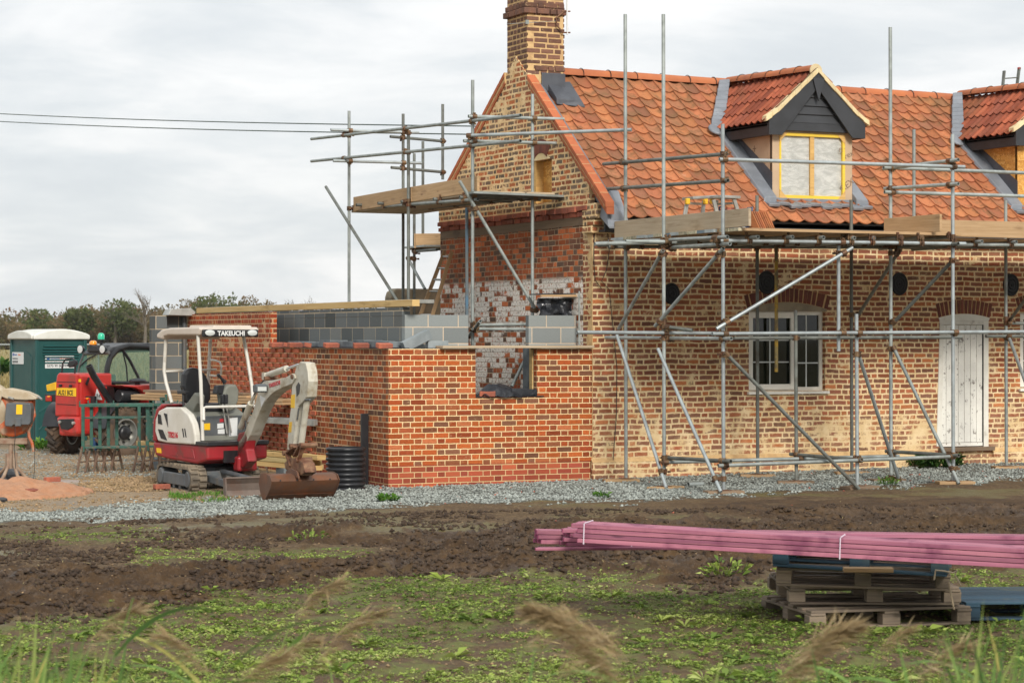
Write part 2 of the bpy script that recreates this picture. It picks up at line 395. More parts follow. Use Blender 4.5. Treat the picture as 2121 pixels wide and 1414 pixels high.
MT['brick_inner']=brickmat('brick_inner',[srgb('#c06a42'),srgb('#a8583a'),srgb('#90543c'),srgb('#c8724a'),srgb('#785244'),srgb('#b4603a'),srgb('#6c564c')],srgb('#ccb090'),H=.0775,mw=.011,dist=.004,smear=.003,spots=.4,mvar=srgb('#9a7c60'),vary=.02,edge=.004,white=(2.85,.2,.36,srgb('#f6eee2')),grime=(.15,srgb('#5a463a'),.7))
MT['brick_chimney']=brickmat('brick_chimney',[srgb('#6c4c3c'),srgb('#7e4a34'),srgb('#5c463c'),srgb('#704a3a'),srgb('#9c5232')],srgb('#dcb87e'),H=.0795,mw=.024,dist=.009,smear=.010,spots=.45,mvar=srgb('#c49c60'),vary=.012,edge=.006,bdepth=.014)
MT['coping']=brickmat('coping',[srgb('#b85a34'),srgb('#c4643a'),srgb('#b05030')],srgb('#e0c090'),Lb=.225,H=.24,mw=.012,dist=.001,header=False,spots=.12,edge=.002)
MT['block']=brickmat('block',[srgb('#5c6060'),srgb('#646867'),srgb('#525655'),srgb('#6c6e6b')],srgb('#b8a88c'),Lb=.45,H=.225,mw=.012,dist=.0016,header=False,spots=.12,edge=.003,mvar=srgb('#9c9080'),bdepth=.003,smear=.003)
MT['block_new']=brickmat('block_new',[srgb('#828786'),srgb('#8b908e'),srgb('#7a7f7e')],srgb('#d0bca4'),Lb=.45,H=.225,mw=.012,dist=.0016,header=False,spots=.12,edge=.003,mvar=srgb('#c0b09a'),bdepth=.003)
MT['block_cut']=pmat('block_cut',srgb('#5c6266'),srgb('#747a7c'),6,.9,bmp=.002,bsc=60)
MT['mortar']=pmat('mortar',srgb('#cfae7c'),srgb('#b8966a'),9,.95,bmp=.004,bsc=50)
MT['render']=pmat('render',srgb('#a0927a'),srgb('#8c806c'),5,.95,bmp=.003,bsc=30,dirt=srgb('#6c6454'))
def tilemat(name,cols,moss,chalk=.14):
    m,t=newmat(name);a=attr(t).outputs['Fac'];co=obj_co(t);n=len(cols)
    c=t.ramp(a,[(i/n,desat(k,.84)) for i,k in enumerate(cols)],'CONSTANT')
    wn=t.n.new('ShaderNodeTexWhiteNoise');wn.noise_dimensions='1D';t.set(wn.inputs['W'],a); wv=wn.outputs['Value']
    k=t.m('MULTIPLY_ADD',wv,.32,.80); c=t.mix(1.0,c,t.comb(k,k,k),'MULTIPLY')
    c=t.mix(t.m('MULTIPLY',t.sm(t.noise(co,4,6,.72),.48,.64),.7),c,moss);c=t.mix(t.m('MULTIPLY',t.sm(t.noise(co,1.1,4,.6),.5,.68),.3),c,srgb('#6c6244'))
    c=t.mix(t.m('MULTIPLY',t.sm(t.noise(co,16,5,.7),.5,.7),.35),c,srgb('#6a4a38'))
    c=t.mix(t.m('MULTIPLY',t.m('MULTIPLY',t.sm(t.noise(co,9,5,.75),.60,.74),t.m('GREATER_THAN',wv,.6)),chalk*2.5,clamp=True),c,srgb('#cdb6a4'))
    t.set(t.b.inputs['Base Color'],c); t.b.inputs['Roughness'].default_value=.95; t.b.inputs['Specular IOR Level'].default_value=.1
    bump(t,t.noise(co,60,4),.003); return m
MT['tile']=tilemat('tile',[srgb('#b46a3e'),srgb('#b86e3e'),srgb('#ac643e'),srgb('#c07640'),srgb('#a0603e'),srgb('#b66c3c'),srgb('#b07048'),srgb('#986244')],srgb('#806044'))
MT['tile_new']=tilemat('tile_new',[srgb('#a05234'),srgb('#8c4832'),srgb('#ac5a38'),srgb('#94503a')],srgb('#7a4432'),.05)
MT['ridge']=pmat('ridge',srgb('#b0683e'),srgb('#a45e3a'),3,.75,var=.1,bmp=.001,dirt=srgb('#8c5038'),dth=(.55,.8))
MT['galv']=pmat('galv',srgb('#a2a8a4'),srgb('#8a908c'),7,.5,metal=.35,dirt=srgb('#5c5648'),dsc=5,dth=(.55,.75),var=.2,bmp=.0005,damt=.55)
MT['galv_dark']=pmat('galv_dark',srgb('#787c76'),srgb('#686a64'),7,.6,metal=.3,dirt=srgb('#4e4638'),dsc=4,dth=(.5,.7),var=.15,bmp=.0005,damt=.6)
MT['galv_light']=pmat('galv_light',srgb('#a8b0b0'),srgb('#989e9e'),7,.42,metal=.4,dirt=srgb('#77746a'),dsc=5,dth=(.6,.8),var=.1,bmp=.0005,damt=.5)
MT['coupler']=pmat('coupler',srgb('#7c6448'),srgb('#5e4636'),12,.6,metal=.5,dirt=srgb('#6e3c22'),dsc=9,var=.3,bmp=.001)
MT['yellow_tube']=pmat('yellow_tube',srgb('#8c7c4c'),srgb('#b8932c'),5,.6,metal=.2,dirt=srgb('#5c5648'),dsc=6,dth=(.45,.6))
MT['blue_tube']=pmat('blue_tube',srgb('#5c8098'),srgb('#70787a'),3,.55,metal=.3,dirt=srgb('#6a665c'),dsc=4,dth=(.45,.65))
MT['board']=wood('board',srgb('#bc9c76'),srgb('#a88860'),srgb('#76583a'))
MT['board_grey']=wood('board_grey',srgb('#bcaa90'),srgb('#aa967a'),srgb('#826c50'),var=.1)
MT['board_old']=wood('board_old',srgb('#86705a'),srgb('#74604a'),srgb('#463628'))
MT['lumber']=wood('lumber',srgb('#ccae76'),srgb('#bc9a60'),srgb('#8c6c38'),var=.1,gs=.6)
MT['lumber_green']=wood('lumber_green',srgb('#bca878'),srgb('#a89460'),srgb('#7c6c3c'),var=.12,gs=.6)
MT['pink']=wood('pink',srgb('#a86a78'),srgb('#8c5066'),srgb('#3c142c'),var=.28,gs=.7,stain=srgb('#6c2e4c'),rough=.65)
MT['pink_end']=pmat('pink_end',srgb('#7c2c50'),srgb('#9a4468'),20,.8)
MT['pallet']=wood('pallet',srgb('#8c7c68'),srgb('#76685a'),srgb('#463a2e'),var=.3,stain=srgb('#5c5040'))
MT['pallet_blue']=wood('pallet_blue',srgb('#2c4656'),srgb('#26404e'),srgb('#1a2830'),var=.35,stain=srgb('#46504c'))
MT['board_end']=pmat('board_end',srgb('#b8ac90'),srgb('#8c8870'),20,.7,var=.3)
MT['lead']=pmat('lead',srgb('#8c9096'),srgb('#767b82'),2.5,.5,metal=.35,dirt=srgb('#a4a8ac'),dth=(.5,.75),var=.08,bmp=.006,bsc=7)
MT['lead_dark']=pmat('lead_dark',srgb('#55585e'),srgb('#484a50'),2,.5,metal=.3,dirt=srgb('#6c7076'),dth=(.5,.8),var=.08,bmp=.005,bsc=6)
MT['black_board']=pmat('black_board',srgb('#34363a'),srgb('#2b2d30'),3,.55,var=.12,bmp=.001,bsc=20)
MT['cream_mortar']=pmat('cream_mortar',srgb('#d6c49c'),srgb('#c8b488'),7,.9,bmp=.004,bsc=25,dirt=srgb('#b09c70'),dth=(.6,.8))
def osb():
    m,t=newmat('osb');uv=uv_co(t)
    v=t.n.new('ShaderNodeTexVoronoi');t.set(v.inputs['Vector'],t.vm('ADD',uv,t.comb(t.noise(uv,8,2),0,0)));v.inputs['Scale'].default_value=26
    c=t.ramp(t.xyz(v.outputs['Color'])[0],[(0,srgb('#c08a3c')),(.3,srgb('#d8a450')),(.6,srgb('#b47c34')),(.8,srgb('#e0b468'))],'CONSTANT')
    t.set(t.b.inputs['Base Color'],t.mix(t.sm(t.noise(uv,3,4),.4,.8),c,srgb('#b88440')));t.b.inputs['Roughness'].default_value=.7;return m
MT['osb']=osb()
MT['tan_board']=pmat('tan_board',srgb('#b8a084'),srgb('#ae967a'),2,.6,var=.04,bmp=.001,dirt=srgb('#9c8468'),dth=(.6,.8),damt=.5)
MT['tan_print']=pmat('tan_print',srgb('#7c6650'),None,2,.6,var=0,bmp=0)
MT['yellow_timber']=wood('yellow_timber',srgb('#e0c040'),srgb('#d8b440'),srgb('#b08830'),var=.05)
MT['plywood']=wood('plywood',srgb('#cfa968'),srgb('#c09858'),srgb('#98703c'),var=.05)
def sheetmat():
    m,t=newmat('clear_sheet');co=obj_co(t)
    n=t.noise(t.vm('MULTIPLY',co,(2,2,5)),2.2,4,.55,dist=1.4)
    x=t.xyz(co)
    t.set(t.b.inputs['Base Color'],t.mix(t.sm(n,.3,.75),srgb('#a9aba6'),srgb('#c8c9c4')))
    t.b.inputs['Roughness'].default_value=.28; t.b.inputs['Specular IOR Level'].default_value=.7
    bump(t,t.noise(t.vm('MULTIPLY',co,(6,6,9)),3,4,.6,dist=2),.012); return m
MT['sheet']=sheetmat()
MT['upvc']=pmat('upvc',srgb('#ece8dc'),srgb('#e2ddd0'),2,.35,var=.04,bmp=0,dirt=srgb('#a89c84'),dth=(.6,.8),damt=.4)
MT['white_bar']=pmat('white_bar',srgb('#d8dcd8'),None,2,.4,var=.03,bmp=0)
def glassmat(name,c,r=.03,al=.25):
    m,t=newmat(name);t.b.inputs['Base Color'].default_value=(*c,1);t.b.inputs['Roughness'].default_value=r
    t.b.inputs['Specular IOR Level'].default_value=.5; t.b.inputs['Alpha'].default_value=1; return m
MT['glass']=glassmat('glass',srgb('#14180f'))
def cabglass():
    m,t=newmat('cab_glass');t.b.inputs['Base Color'].default_value=(*srgb('#6a8c7c'),1);t.b.inputs['Roughness'].default_value=.04
    t.b.inputs['Alpha'].default_value=.42; return m
MT['cab_glass']=cabglass()
def doormat():
    m,t=newmat('door_paint');uv=uv_co(t);x=t.xyz(uv)
    n=t.noise(t.comb(t.m('MULTIPLY',x[0],22),t.m('MULTIPLY',x[1],3.2)),1,5,.75); n2=t.noise(uv,9,5,.75)
    a=t.sm(t.m('ADD',t.m('MULTIPLY',n,.35),t.m('MULTIPLY',n2,.75)),.60,.66)
    col=t.mix(t.sm(t.noise(uv,3,4),.3,.7),srgb('#e8e6dc'),srgb('#dcd9d0')); col=t.mix(t.m('MULTIPLY',a,.9),col,srgb('#6c625a'))
    t.set(t.b.inputs['Base Color'],col);t.b.inputs['Roughness'].default_value=.6;bump(t,a,.002);return m
MT['door_paint']=doormat()
MT['white_wood']=pmat('white_wood',srgb('#e0ddd2'),srgb('#d4d0c4'),3,.6,dirt=srgb('#8c8070'),dsc=6,dth=(.58,.75))
MT['iron']=pmat('iron',srgb('#0e0f11'),srgb('#141517'),6,.6,var=.1,bmp=.001)
MT['black_plastic']=pmat('black_plastic',srgb('#1c1d20'),srgb('#26272a'),5,.35,var=.1,bmp=.0005,dirt=srgb('#4a463e'),dth=(.55,.8),damt=.3)
MT['poly']=pmat('poly',srgb('#34363b'),srgb('#24262a'),4,.3,var=.1,bmp=.03,bsc=5)
MT['dpc']=pmat('dpc',srgb('#23232b'),srgb('#2c2c34'),5,.5,bmp=.003,bsc=10)
MT['red']=pmat('red',srgb('#b8302a'),srgb('#a82c26'),2,.35,var=.03,bmp=0,dirt=srgb('#7c4030'),dsc=4,dth=(.5,.74),damt=.5,coat=.25)
MT['red_dark']=pmat('red_dark',srgb('#9c2228'),srgb('#8c2026'),2,.42,var=.03,bmp=.0005,dirt=srgb('#5c4034'),dsc=5,dth=(.46,.66),damt=.7)
MT['cream']=pmat('cream',srgb('#c4c0b2'),srgb('#b8b2a0'),3,.45,var=.03,bmp=.0005,dirt=srgb('#84704e'),dsc=4.5,dth=(.47,.68),damt=.7)
MT['cream_clean']=pmat('cream_clean',srgb('#d0cdc4'),srgb('#c6c2b6'),3,.42,var=.03,bmp=0,dirt=srgb('#8c8068'),dsc=5,dth=(.52,.74),damt=.55)
MT['canopy']=pmat('canopy',srgb('#c8bcae'),srgb('#bcb0a2'),2,.5,var=.03,bmp=.0005,dirt=srgb('#9c8c78'),dsc=3,dth=(.55,.8),damt=.5)
MT['mach_grey']=pmat('mach_grey',srgb('#5a5f62'),srgb('#4c5154'),3,.5,var=.1,bmp=.001,dirt=srgb('#6c6254'),dsc=4,dth=(.45,.7),damt=.6)
MT['seat_grey']=pmat('seat_grey',srgb('#77786e'),srgb('#6c6d64'),3,.6,var=.05,bmp=.0005)
MT['rubber']=pmat('rubber',srgb('#3c3833'),srgb('#4a443c'),5,.85,var=.15,bmp=.004,bsc=20,dirt=srgb('#77695a'),dsc=3.5,dth=(.35,.62),damt=.8)
MT['tyre']=pmat('tyre',srgb('#34302c'),srgb('#443c35'),4,.85,var=.15,bmp=.004,bsc=20,dirt=srgb('#64503e'),dsc=3,dth=(.35,.6),damt=.8)
MT['track_rubber']=pmat('track_rubber',srgb('#6a6154'),srgb('#5a5248'),5,.9,var=.2,bmp=.004,bsc=20,dirt=srgb('#8c7e6a'),dsc=3.5,dth=(.4,.62),damt=.8)
MT['black_metal']=pmat('black_metal',srgb('#1a1b1d'),srgb('#242527'),5,.4,var=.1,bmp=0,dirt=srgb('#443c34'),damt=.3)
MT['bucket_rust']=pmat('bucket_rust',srgb('#6c5244'),srgb('#6e4a34'),3,.5,metal=.35,dirt=srgb('#8c5430'),dsc=3.5,dth=(.48,.72),damt=.7,var=.05,bmp=.002,bsc=14)
MT['blade_mud']=pmat('blade_mud',srgb('#6c6058'),srgb('#7a6c62'),5,.6,metal=.3,dirt=srgb('#6a4c3c'),dsc=3,dth=(.45,.7),var=.05,bmp=.002)
MT['rust']=pmat('rust',srgb('#6c4632'),srgb('#8a6a50'),9,.7,metal=.3,dirt=srgb('#4c342a'),dsc=6,bmp=.002)
MT['chrome']=pmat('chrome',srgb('#c8ccd0'),None,4,.15,metal=1,var=0,bmp=0)
MT['plate_yellow']=pmat('plate_yellow',srgb('#e8b81c'),None,4,.4,var=0,bmp=0)
MT['yellow']=pmat('yellow',srgb('#e0b020'),srgb('#d4a41c'),4,.5,var=.05,bmp=0,dirt=srgb('#8c7430'),dth=(.55,.8),damt=.4)
MT['ink']=pmat('ink',srgb('#17181a'),None,4,.5,var=0,bmp=0)
MT['ink_red']=pmat('ink_red',srgb('#b02c34'),None,4,.5,var=0,bmp=0)
MT['ink_blue']=pmat('ink_blue',srgb('#3c5c9c'),None,4,.5,var=0,bmp=0)
MT['ink_orange']=pmat('ink_orange',srgb('#d8643c'),None,4,.5,var=0,bmp=0)
MT['sign_white']=pmat('sign_white',srgb('#d4d6d4'),None,4,.45,var=.04,bmp=0)
MT['letter_white']=pmat('letter_white',srgb('#d8d8d4'),None,4,.45,var=0,bmp=0)
MT['toilet_green']=pmat('toilet_green',srgb('#1c4c4a'),srgb('#184644'),2,.42,var=.05,bmp=.001,bsc=12,dirt=srgb('#3c5c54'),dth=(.6,.85),damt=.3)
MT['toilet_white']=pmat('toilet_white',srgb('#d8d8d0'),srgb('#ccccc2'),3,.45,var=.03,bmp=0,dirt=srgb('#a4a090'),dth=(.6,.8),damt=.4)
MT['trestle']=pmat('trestle',srgb('#1a463c'),srgb('#265648'),8,.5,var=.15,bmp=.001,dirt=srgb('#7a5c48'),dsc=7,dth=(.55,.7),damt=.85)
MT['trestle_foot']=pmat('trestle_foot',srgb('#76604e'),srgb('#5c4438'),9,.75,var=.3,bmp=.001,dirt=srgb('#3c5c50'),dsc=7)
MT['mixer_orange']=pmat('mixer_orange',srgb('#b85420'),srgb('#a04818'),3,.5,var=.08,bmp=.002,dirt=srgb('#9c8a74'),dsc=4,dth=(.48,.62),damt=.85)
MT['mixer_cement']=pmat('mixer_cement',srgb('#b8ac96'),srgb('#a8977c'),6,.85,var=.06,bmp=.005,bsc=18,dirt=srgb('#a06a44'),dsc=4,dth=(.6,.75),damt=.6)
MT['mixer_stand']=pmat('mixer_stand',srgb('#a08c78'),srgb('#8c7664'),7,.8,var=.08,bmp=.003,dirt=srgb('#784e38'),dsc=5)
MT['alu']=pmat('alu',srgb('#b4b4ae'),srgb('#9c9c96'),4,.4,metal=.6,var=.08,bmp=0,dirt=srgb('#857a66'),dth=(.55,.8),damt=.5)
MT['blue_tub']=pmat('blue_tub',srgb('#1f3a64'),srgb('#1a3054'),4,.5,var=.05,bmp=.002,dirt=srgb('#5c6068'),damt=.4)
MT['lamp_glass']=pmat('lamp_glass',srgb('#c8ccc8'),None,4,.1,var=0,bmp=0,spec=.9)
MT['amber']=pmat('amber',srgb('#e88c18'),None,4,.15,var=0,bmp=0,coat=.5)
MT['beacon_green']=pmat('beacon_green',srgb('#1fae84'),srgb('#38c298'),4,.15,var=0,bmp=0,coat=.5)
MT['lamp_red']=pmat('lamp_red',srgb('#a81c14'),None,4,.15,var=0,bmp=0,coat=.5)
MT['sand']=pmat('sand',srgb('#a87858'),srgb('#b08668'),5,.95,var=.04,bmp=.03,bsc=20,dirt=srgb('#8e5840'),dsc=5,dth=(.5,.75),damt=.5)
MT['loose_brick']=pmat('loose_brick',srgb('#a45c44'),srgb('#8c5040'),8,.9,var=.3,bmp=.003,dirt=srgb('#c8a888'),dsc=9,dth=(.6,.75),damt=.6)
MT['stone']=pmat('stone',srgb('#979c95'),srgb('#82867f'),1.5,.85,var=.35,bmp=0)
MT['rubble']=pmat('rubble',srgb('#9c8262'),srgb('#86704e'),5,.95,var=.3,bmp=0)
MT['cable']=pmat('cable',srgb('#222220'),None,4,.6,var=0,bmp=0)
MT['wire']=pmat('wire',srgb('#3c4c44'),None,4,.6,var=0,bmp=0)
MT['white_tape']=pmat('white_tape',srgb('#d8c8d4'),None,4,.5,var=0,bmp=0)
MT['green_tape']=pmat('green_tape',srgb('#5cc83c'),None,4,.5,var=0,bmp=0)
def leafmat(name,stops,rough=.6,trans=.25):
    m,t=newmat(name);a=attr(t).outputs['Fac']
    c=t.ramp(a,stops); c=t.mix(t.m('MULTIPLY',t.noise(obj_co(t),.6,3),.35),c,tuple(k*.6 for k in stops[0][1]))
    t.set(t.b.inputs['Base Color'],c);t.b.inputs['Roughness'].default_value=rough;t.b.inputs['Specular IOR Level'].default_value=.25
    if trans:
        tr=t.n.new('ShaderNodeBsdfTranslucent');t.set(tr.inputs[0],c)
        mx=t.n.new('ShaderNodeMixShader');mx.inputs[0].default_value=trans
        t.l.new(t.b.outputs[0],mx.inputs[1]);t.l.new(tr.outputs[0],mx.inputs[2]);t.l.new(mx.outputs[0],t.n['Material Output'].inputs[0])
    return m
MT['weed']=leafmat('weed',[(0,srgb('#58702e')),(.3,srgb('#748c3c')),(.7,srgb('#a2b454')),(1,srgb('#bec878'))])
MT['grass']=leafmat('grass',[(0,srgb('#3c6420')),(.5,srgb('#54842c')),(1,srgb('#7ca040'))])
MT['nettle']=leafmat('nettle',[(0,srgb('#2c4c20')),(.5,srgb('#44702c')),(1,srgb('#6c8c40'))])
MT['dry_grass']=leafmat('dry_grass',[(0,srgb('#7c7048')),(.5,srgb('#948458')),(1,srgb('#a89868'))])
MT['reed_leaf']=leafmat('reed_leaf',[(0,srgb('#5c7c44')),(.5,srgb('#7c9c50')),(.85,srgb('#a8b464')),(1,srgb('#c4b468'))],.5,.3)
MT['plume']=leafmat('plume',[(0,srgb('#a08a62')),(.5,srgb('#b09a74')),(1,srgb('#d0bc98'))],.9,.35)
MT['straw']=leafmat('straw',[(0,srgb('#8c7c50')),(1,srgb('#b0a070'))],.8,.1)
MT['crown']=leafmat('crown',[(0,srgb('#5a5a38')),(.25,srgb('#6c6844')),(.5,srgb('#807250')),(.75,srgb('#8c7454')),(1,srgb('#84664a'))],.95,.5)
MT['crown_green']=leafmat('crown_green',[(0,srgb('#505c38')),(.5,srgb('#667044')),(1,srgb('#7c8050'))],.95,.5)
MT['bark']=pmat('bark',srgb('#6c645a'),srgb('#5c5448'),2,.95,bmp=0)
MT['soil_dark']=pmat('soil_dark',srgb('#382a1e'),srgb('#4e3e2e'),6,.95,bmp=.01)
# ---------------------------------------------------------------- ground sheet (polar grid round the viewpoint, one mesh)
o_=lambda a:np.where(a,1.0,0.0)
def ground():
    th=np.concatenate([np.linspace(-180,-40,25)[:-1],np.linspace(-40,-16,60)[:-1],np.linspace(-16,16,760),np.linspace(16,40,60)[1:],np.linspace(40,180,25)[1:-1]])
    rr=np.concatenate([np.array([.6,2,4,6,8,9.5]),11*np.exp(np.linspace(0,math.log(38/11),620)),38*np.exp(np.linspace(0,math.log(90/38),70))[1:],90*np.exp(np.linspace(0,math.log(3000/90),40))[1:]])
    A=np.radians(th)[None,:]; Rr=rr[:,None]
    px=CAM.x+Rr*(CF.x*np.cos(A)+CR.x*np.sin(A)); py=CAM.y+Rr*(CF.y*np.cos(A)+CR.y*np.sin(A))
    infront=(np.abs(th)<60)[None,:]*np.ones_like(Rr)>0
    u,v,zc,gr,ya,grn,mud,far=zones(px,py)
    z=gheight(px,py); fade=sst(45,22,np.abs(th))[None,:]*np.ones_like(Rr)
    z=z*fade
    # hollow under the building / inside stays simple
    nr,nt=px.shape
    V=np.stack([px,py,z],-1).reshape(-1,3); V=np.vstack([V,[[CAM.x,CAM.y,0]]])
    i=np.arange(nr-1)[:,None];j=np.arange(nt)[None,:];j2=(j+1)%nt
    F=np.stack([i*nt+j,(i+1)*nt+j,(i+1)*nt+j2,i*nt+j2],-1)[:,:,::-1].reshape(-1,4)
    me=bpy.data.meshes.new('ground'); nv=len(V); nf=len(F); cen=np.array([[nv-1,jj,(jj+1)%nt] for jj in range(nt)])[:,::-1]
    me.vertices.add(nv);me.vertices.foreach_set('co',V.ravel())
    me.loops.add(nf*4+nt*3);me.loops.foreach_set('vertex_index',np.concatenate([F.ravel(),cen.ravel()]))
    me.polygons.add(nf+nt);me.polygons.foreach_set('loop_start',np.concatenate([np.arange(nf)*4,nf*4+np.arange(nt)*3]))
    me.update(calc_edges=True); me.shade_smooth()
    cc=me.attributes.new('churn','FLOAT','POINT');q_=np.append((churn(px,py,u,v)*mud*o_(infront)).ravel(),0);cc.data.foreach_set('value',q_.astype(np.float32))
    ca=me.color_attributes.new('zone','FLOAT_COLOR','POINT')
    o=np.where(infront,1,0)
    Z=np.stack([gr*o,grn*o+(1-o),ya*o,far*o],-1).reshape(-1,4); Z=np.vstack([Z,[[0,1,0,0]]])
    ca.data.foreach_set('color',Z.ravel().astype(np.float32))
    ob=bpy.data.objects.new('ground',me);COL.objects.link(ob);ob['kind']='structure'
    m,t=newmat('ground');co=obj_co(t);a=attr(t,'zone');zc_=t.n.new('ShaderNodeSeparateColor');t.set(zc_.inputs[0],a.outputs['Color']);far_=a.outputs['Alpha']
    big=t.noise(co,.5,5,.6);mid=t.noise(co,3,6,.65);fi=t.noise(co,22,5,.7);vf=t.noise(co,70,3,.6)
    mudc=t.mix(t.sm(mid,.35,.65),srgb('#3c2b19'),srgb('#564026')); mudc=t.mix(t.sm(fi,.52,.75),mudc,srgb('#6e5a46'))
    chn=attr(t,'churn').outputs['Fac'];dry=t.mix(t.sm(mid,.35,.65),srgb('#5e4a30'),srgb('#4e3c27'));dry=t.mix(t.sm(fi,.48,.66),dry,srgb('#806a4c'));dry=t.mix(t.m('MULTIPLY',t.sm(big,.5,.6),.5),dry,srgb('#6c6a40'))
    mudc=t.mix(t.sm(chn,.1,.6),dry,mudc)
    grc=t.mix(t.sm(fi,.35,.6),srgb('#4c3b2b'),srgb('#645138')); grc=t.mix(t.m('MULTIPLY',t.sm(mid,.45,.62),.75),grc,srgb('#687038'))
    vo=t.n.new('ShaderNodeTexVoronoi');t.set(vo.inputs['Vector'],co);vo.inputs['Scale'].default_value=24
    gv=t.ramp(t.xyz(vo.outputs['Color'])[0],[(0,srgb('#6c7270')),(.4,srgb('#8a908c')),(.7,srgb('#7a7e7a')),(.9,srgb('#a4a8a2'))],'CONSTANT')
    gv=t.mix(t.sm(vo.outputs['Distance'],.35,.6),gv,srgb('#55544c')); gv=t.mix(t.m('MULTIPLY',t.sm(big,.55,.7),.35),gv,srgb('#7c6c54'))
    yc=t.mix(t.sm(mid,.4,.6),srgb('#9a8468'),srgb('#8a7860')); yc=t.mix(t.m('MULTIPLY',t.sm(fi,.5,.7),.6),yc,srgb('#a89c88')); yc=t.mix(t.m('MULTIPLY',t.sm(big,.5,.6),.5),yc,srgb('#6c6050'))
    wn=t.noise(t.vm('MULTIPLY',co,(.04,.04,.04)),1,4)
    fc=t.mix(t.sm(wn,.4,.6),srgb('#8c8254'),srgb('#9c8c5e')); fc=t.mix(t.m('MULTIPLY',t.sm(t.noise(co,.15,4),.5,.6),.7),fc,srgb('#6c7444'))
    c=t.mix(zc_.outputs[1],mudc,grc);c=t.mix(zc_.outputs[0],c,gv);c=t.mix(zc_.outputs[2],c,yc);c=t.mix(far_,c,fc)
    t.set(t.b.inputs['Base Color'],c)
    wet=t.m('MULTIPLY',t.sm(big,.47,.60),t.m('SUBTRACT',1,t.m('MAXIMUM',zc_.outputs[1],t.m('MAXIMUM',zc_.outputs[0],far_)),clamp=True))
    t.set(t.b.inputs['Roughness'],t.m('MULTIPLY_ADD',wet,-.5,.93)); t.b.inputs['Specular IOR Level'].default_value=.4
    h=t.m('ADD',t.m('MULTIPLY',fi,.8),t.m('MULTIPLY',vf,.4)); bump(t,h,.03)
    me.materials.append(m)
    return ob
ground()
# ---------------------------------------------------------------- main house
g0=Vector((0,0,0))
house=thing('brick_cottage','long old red brick cottage with pantile roof, two dormers and parapet gable','cottage',(0,0,0))
RY,RZ=2.51,5.98      # ridge
EY,EZ=-.30,3.70      # eave
SL=(RZ-EZ)/(RY-EY)
LEN=14.0; DEP=5.35
def wallY(mb,Y,t,x0,x1,z0,z1,holes):
    "wall in plane y=Y, thickness t behind it, rectangular holes (x0,x1,z0,z1)"
    xs=sorted({x0,x1,*[h[0] for h in holes],*[h[1] for h in holes]})
    for a,b in zip(xs[:-1],xs[1:]):
        hs=sorted([h for h in holes if h[0]<=a+1e-6 and h[1]>=b-1e-6],key=lambda h:h[2]); z=z0
        for h in hs:
            if h[2]>z: mb.bx(a,b,Y,Y+t,z,h[2])
            z=h[3]
        if z<z1: mb.bx(a,b,Y,Y+t,z,z1)
def wallX(mb,X,t,y0,y1,z0,z1,holes):
    ys=sorted({y0,y1,*[h[0] for h in holes],*[h[1] for h in holes]})
    for a,b in zip(ys[:-1],ys[1:]):
        hs=sorted([h for h in holes if h[0]<=a+1e-6 and h[1]>=b-1e-6],key=lambda h:h[2]); z=z0
        for h in hs:
            if h[2]>z: mb.bx(X,X+t,a,b,z,h[2])
            z=h[3]
        if z<z1: mb.bx(X,X+t,a,b,z,z1)
fx=lambda px,py: PY(px,py,0)
W0=fx(1551,644);W1=fx(1709,808.5)       # window opening
D0=fx(1946,664);D1=fx(2047,928)       # door opening
win=(W0.x,W1.x,W1.z,W0.z); door=(D0.x,D1.x,D1.z,D0.z)
W20=fx(2113,690);win2=(W20.x,W20.x+1.15,W1.z,W0.z)
mb=MB(); wallY(mb,0,.3,.22,LEN,-.2,3.72,[win,door,win2]); mb.bx(0,.22,0.0,.3,-.2,3.72)
mb.bx(.3,LEN,DEP-.3,DEP,-.2,3.8); mb.bx(LEN-.3,LEN,.3,DEP-.3,-.2,3.8)
mb.build('front_wall',MT['brick_old'],house,smooth=None)
mb=MB(); 
for a,b in ((-.03,D0.x-.1),(D1.x+.06,LEN)): mb.bx(a,b,-.055,-.003,-.25,.27)
mb.bx(D0.x-.1,D1.x+.06,-.055,-.003,-.25,.2)
mb.build('plinth',MT['brick_old'],house)
mb=MB()
for a,b,z in ((-.03,D0.x-.1,.27),(D1.x+.06,LEN,.27)):
    mb.prism([(-.055,z),(-.003,z),(-.003,z+.06)],a,b,'x')
mb.build('plinth_fillet',MT['mortar'],house)
# arches: voussoirs on a mortar bed
def arch(x0,x1,zi,zc,dep,ncs,name):
    w=(x1-x0)/2;mid=(x0+x1)/2;rise=zc-zi;rad=(w*w+rise*rise)/(2*rise);cz=zc-rad;a0=math.asin(w/rad)
    mb=MB();pts=[]
    n=16
    for i in range(n+1): A=-a0+2*a0*i/n; pts.append((mid+rad*math.sin(A),cz+rad*math.cos(A)))
    for i in range(n,-1,-1): A=-a0*1.0+2*a0*i/n; pts.append((mid+(rad+dep)*math.sin(A),cz+(rad+dep)*math.cos(A)))
    mb.prism(pts,-.004,-.0005,'y'); mb.build(name+'_bed',MT['mortar'],house)
    mb=MB()
    for i in range(ncs):
        A=-a0+2*a0*(i+.5)/ncs+random.uniform(-.004,.004); th=2*a0*rad/ncs-.014; r0=rad+.004; h=dep-.008+random.uniform(-.006,.004)
        M=Matrix.Translation((mid,0,cz))@Matrix.Rotation(A,4,'Y'); th2=th*(rad+dep)/rad
        p=[(-th/2,-.011,r0),(th/2,-.011,r0),(th/2,-.0045,r0),(-th/2,-.0045,r0),(-th2/2,-.011,r0+h),(th2/2,-.011,r0+h),(th2/2,-.0045,r0+h),(-th2/2,-.0045,r0+h)]
        mb.hexa([Vector(q) for q in p],M=M)
    mb.build(name,MT['arch_brick'],house,bevel=.003)
    return pts[:n+1]
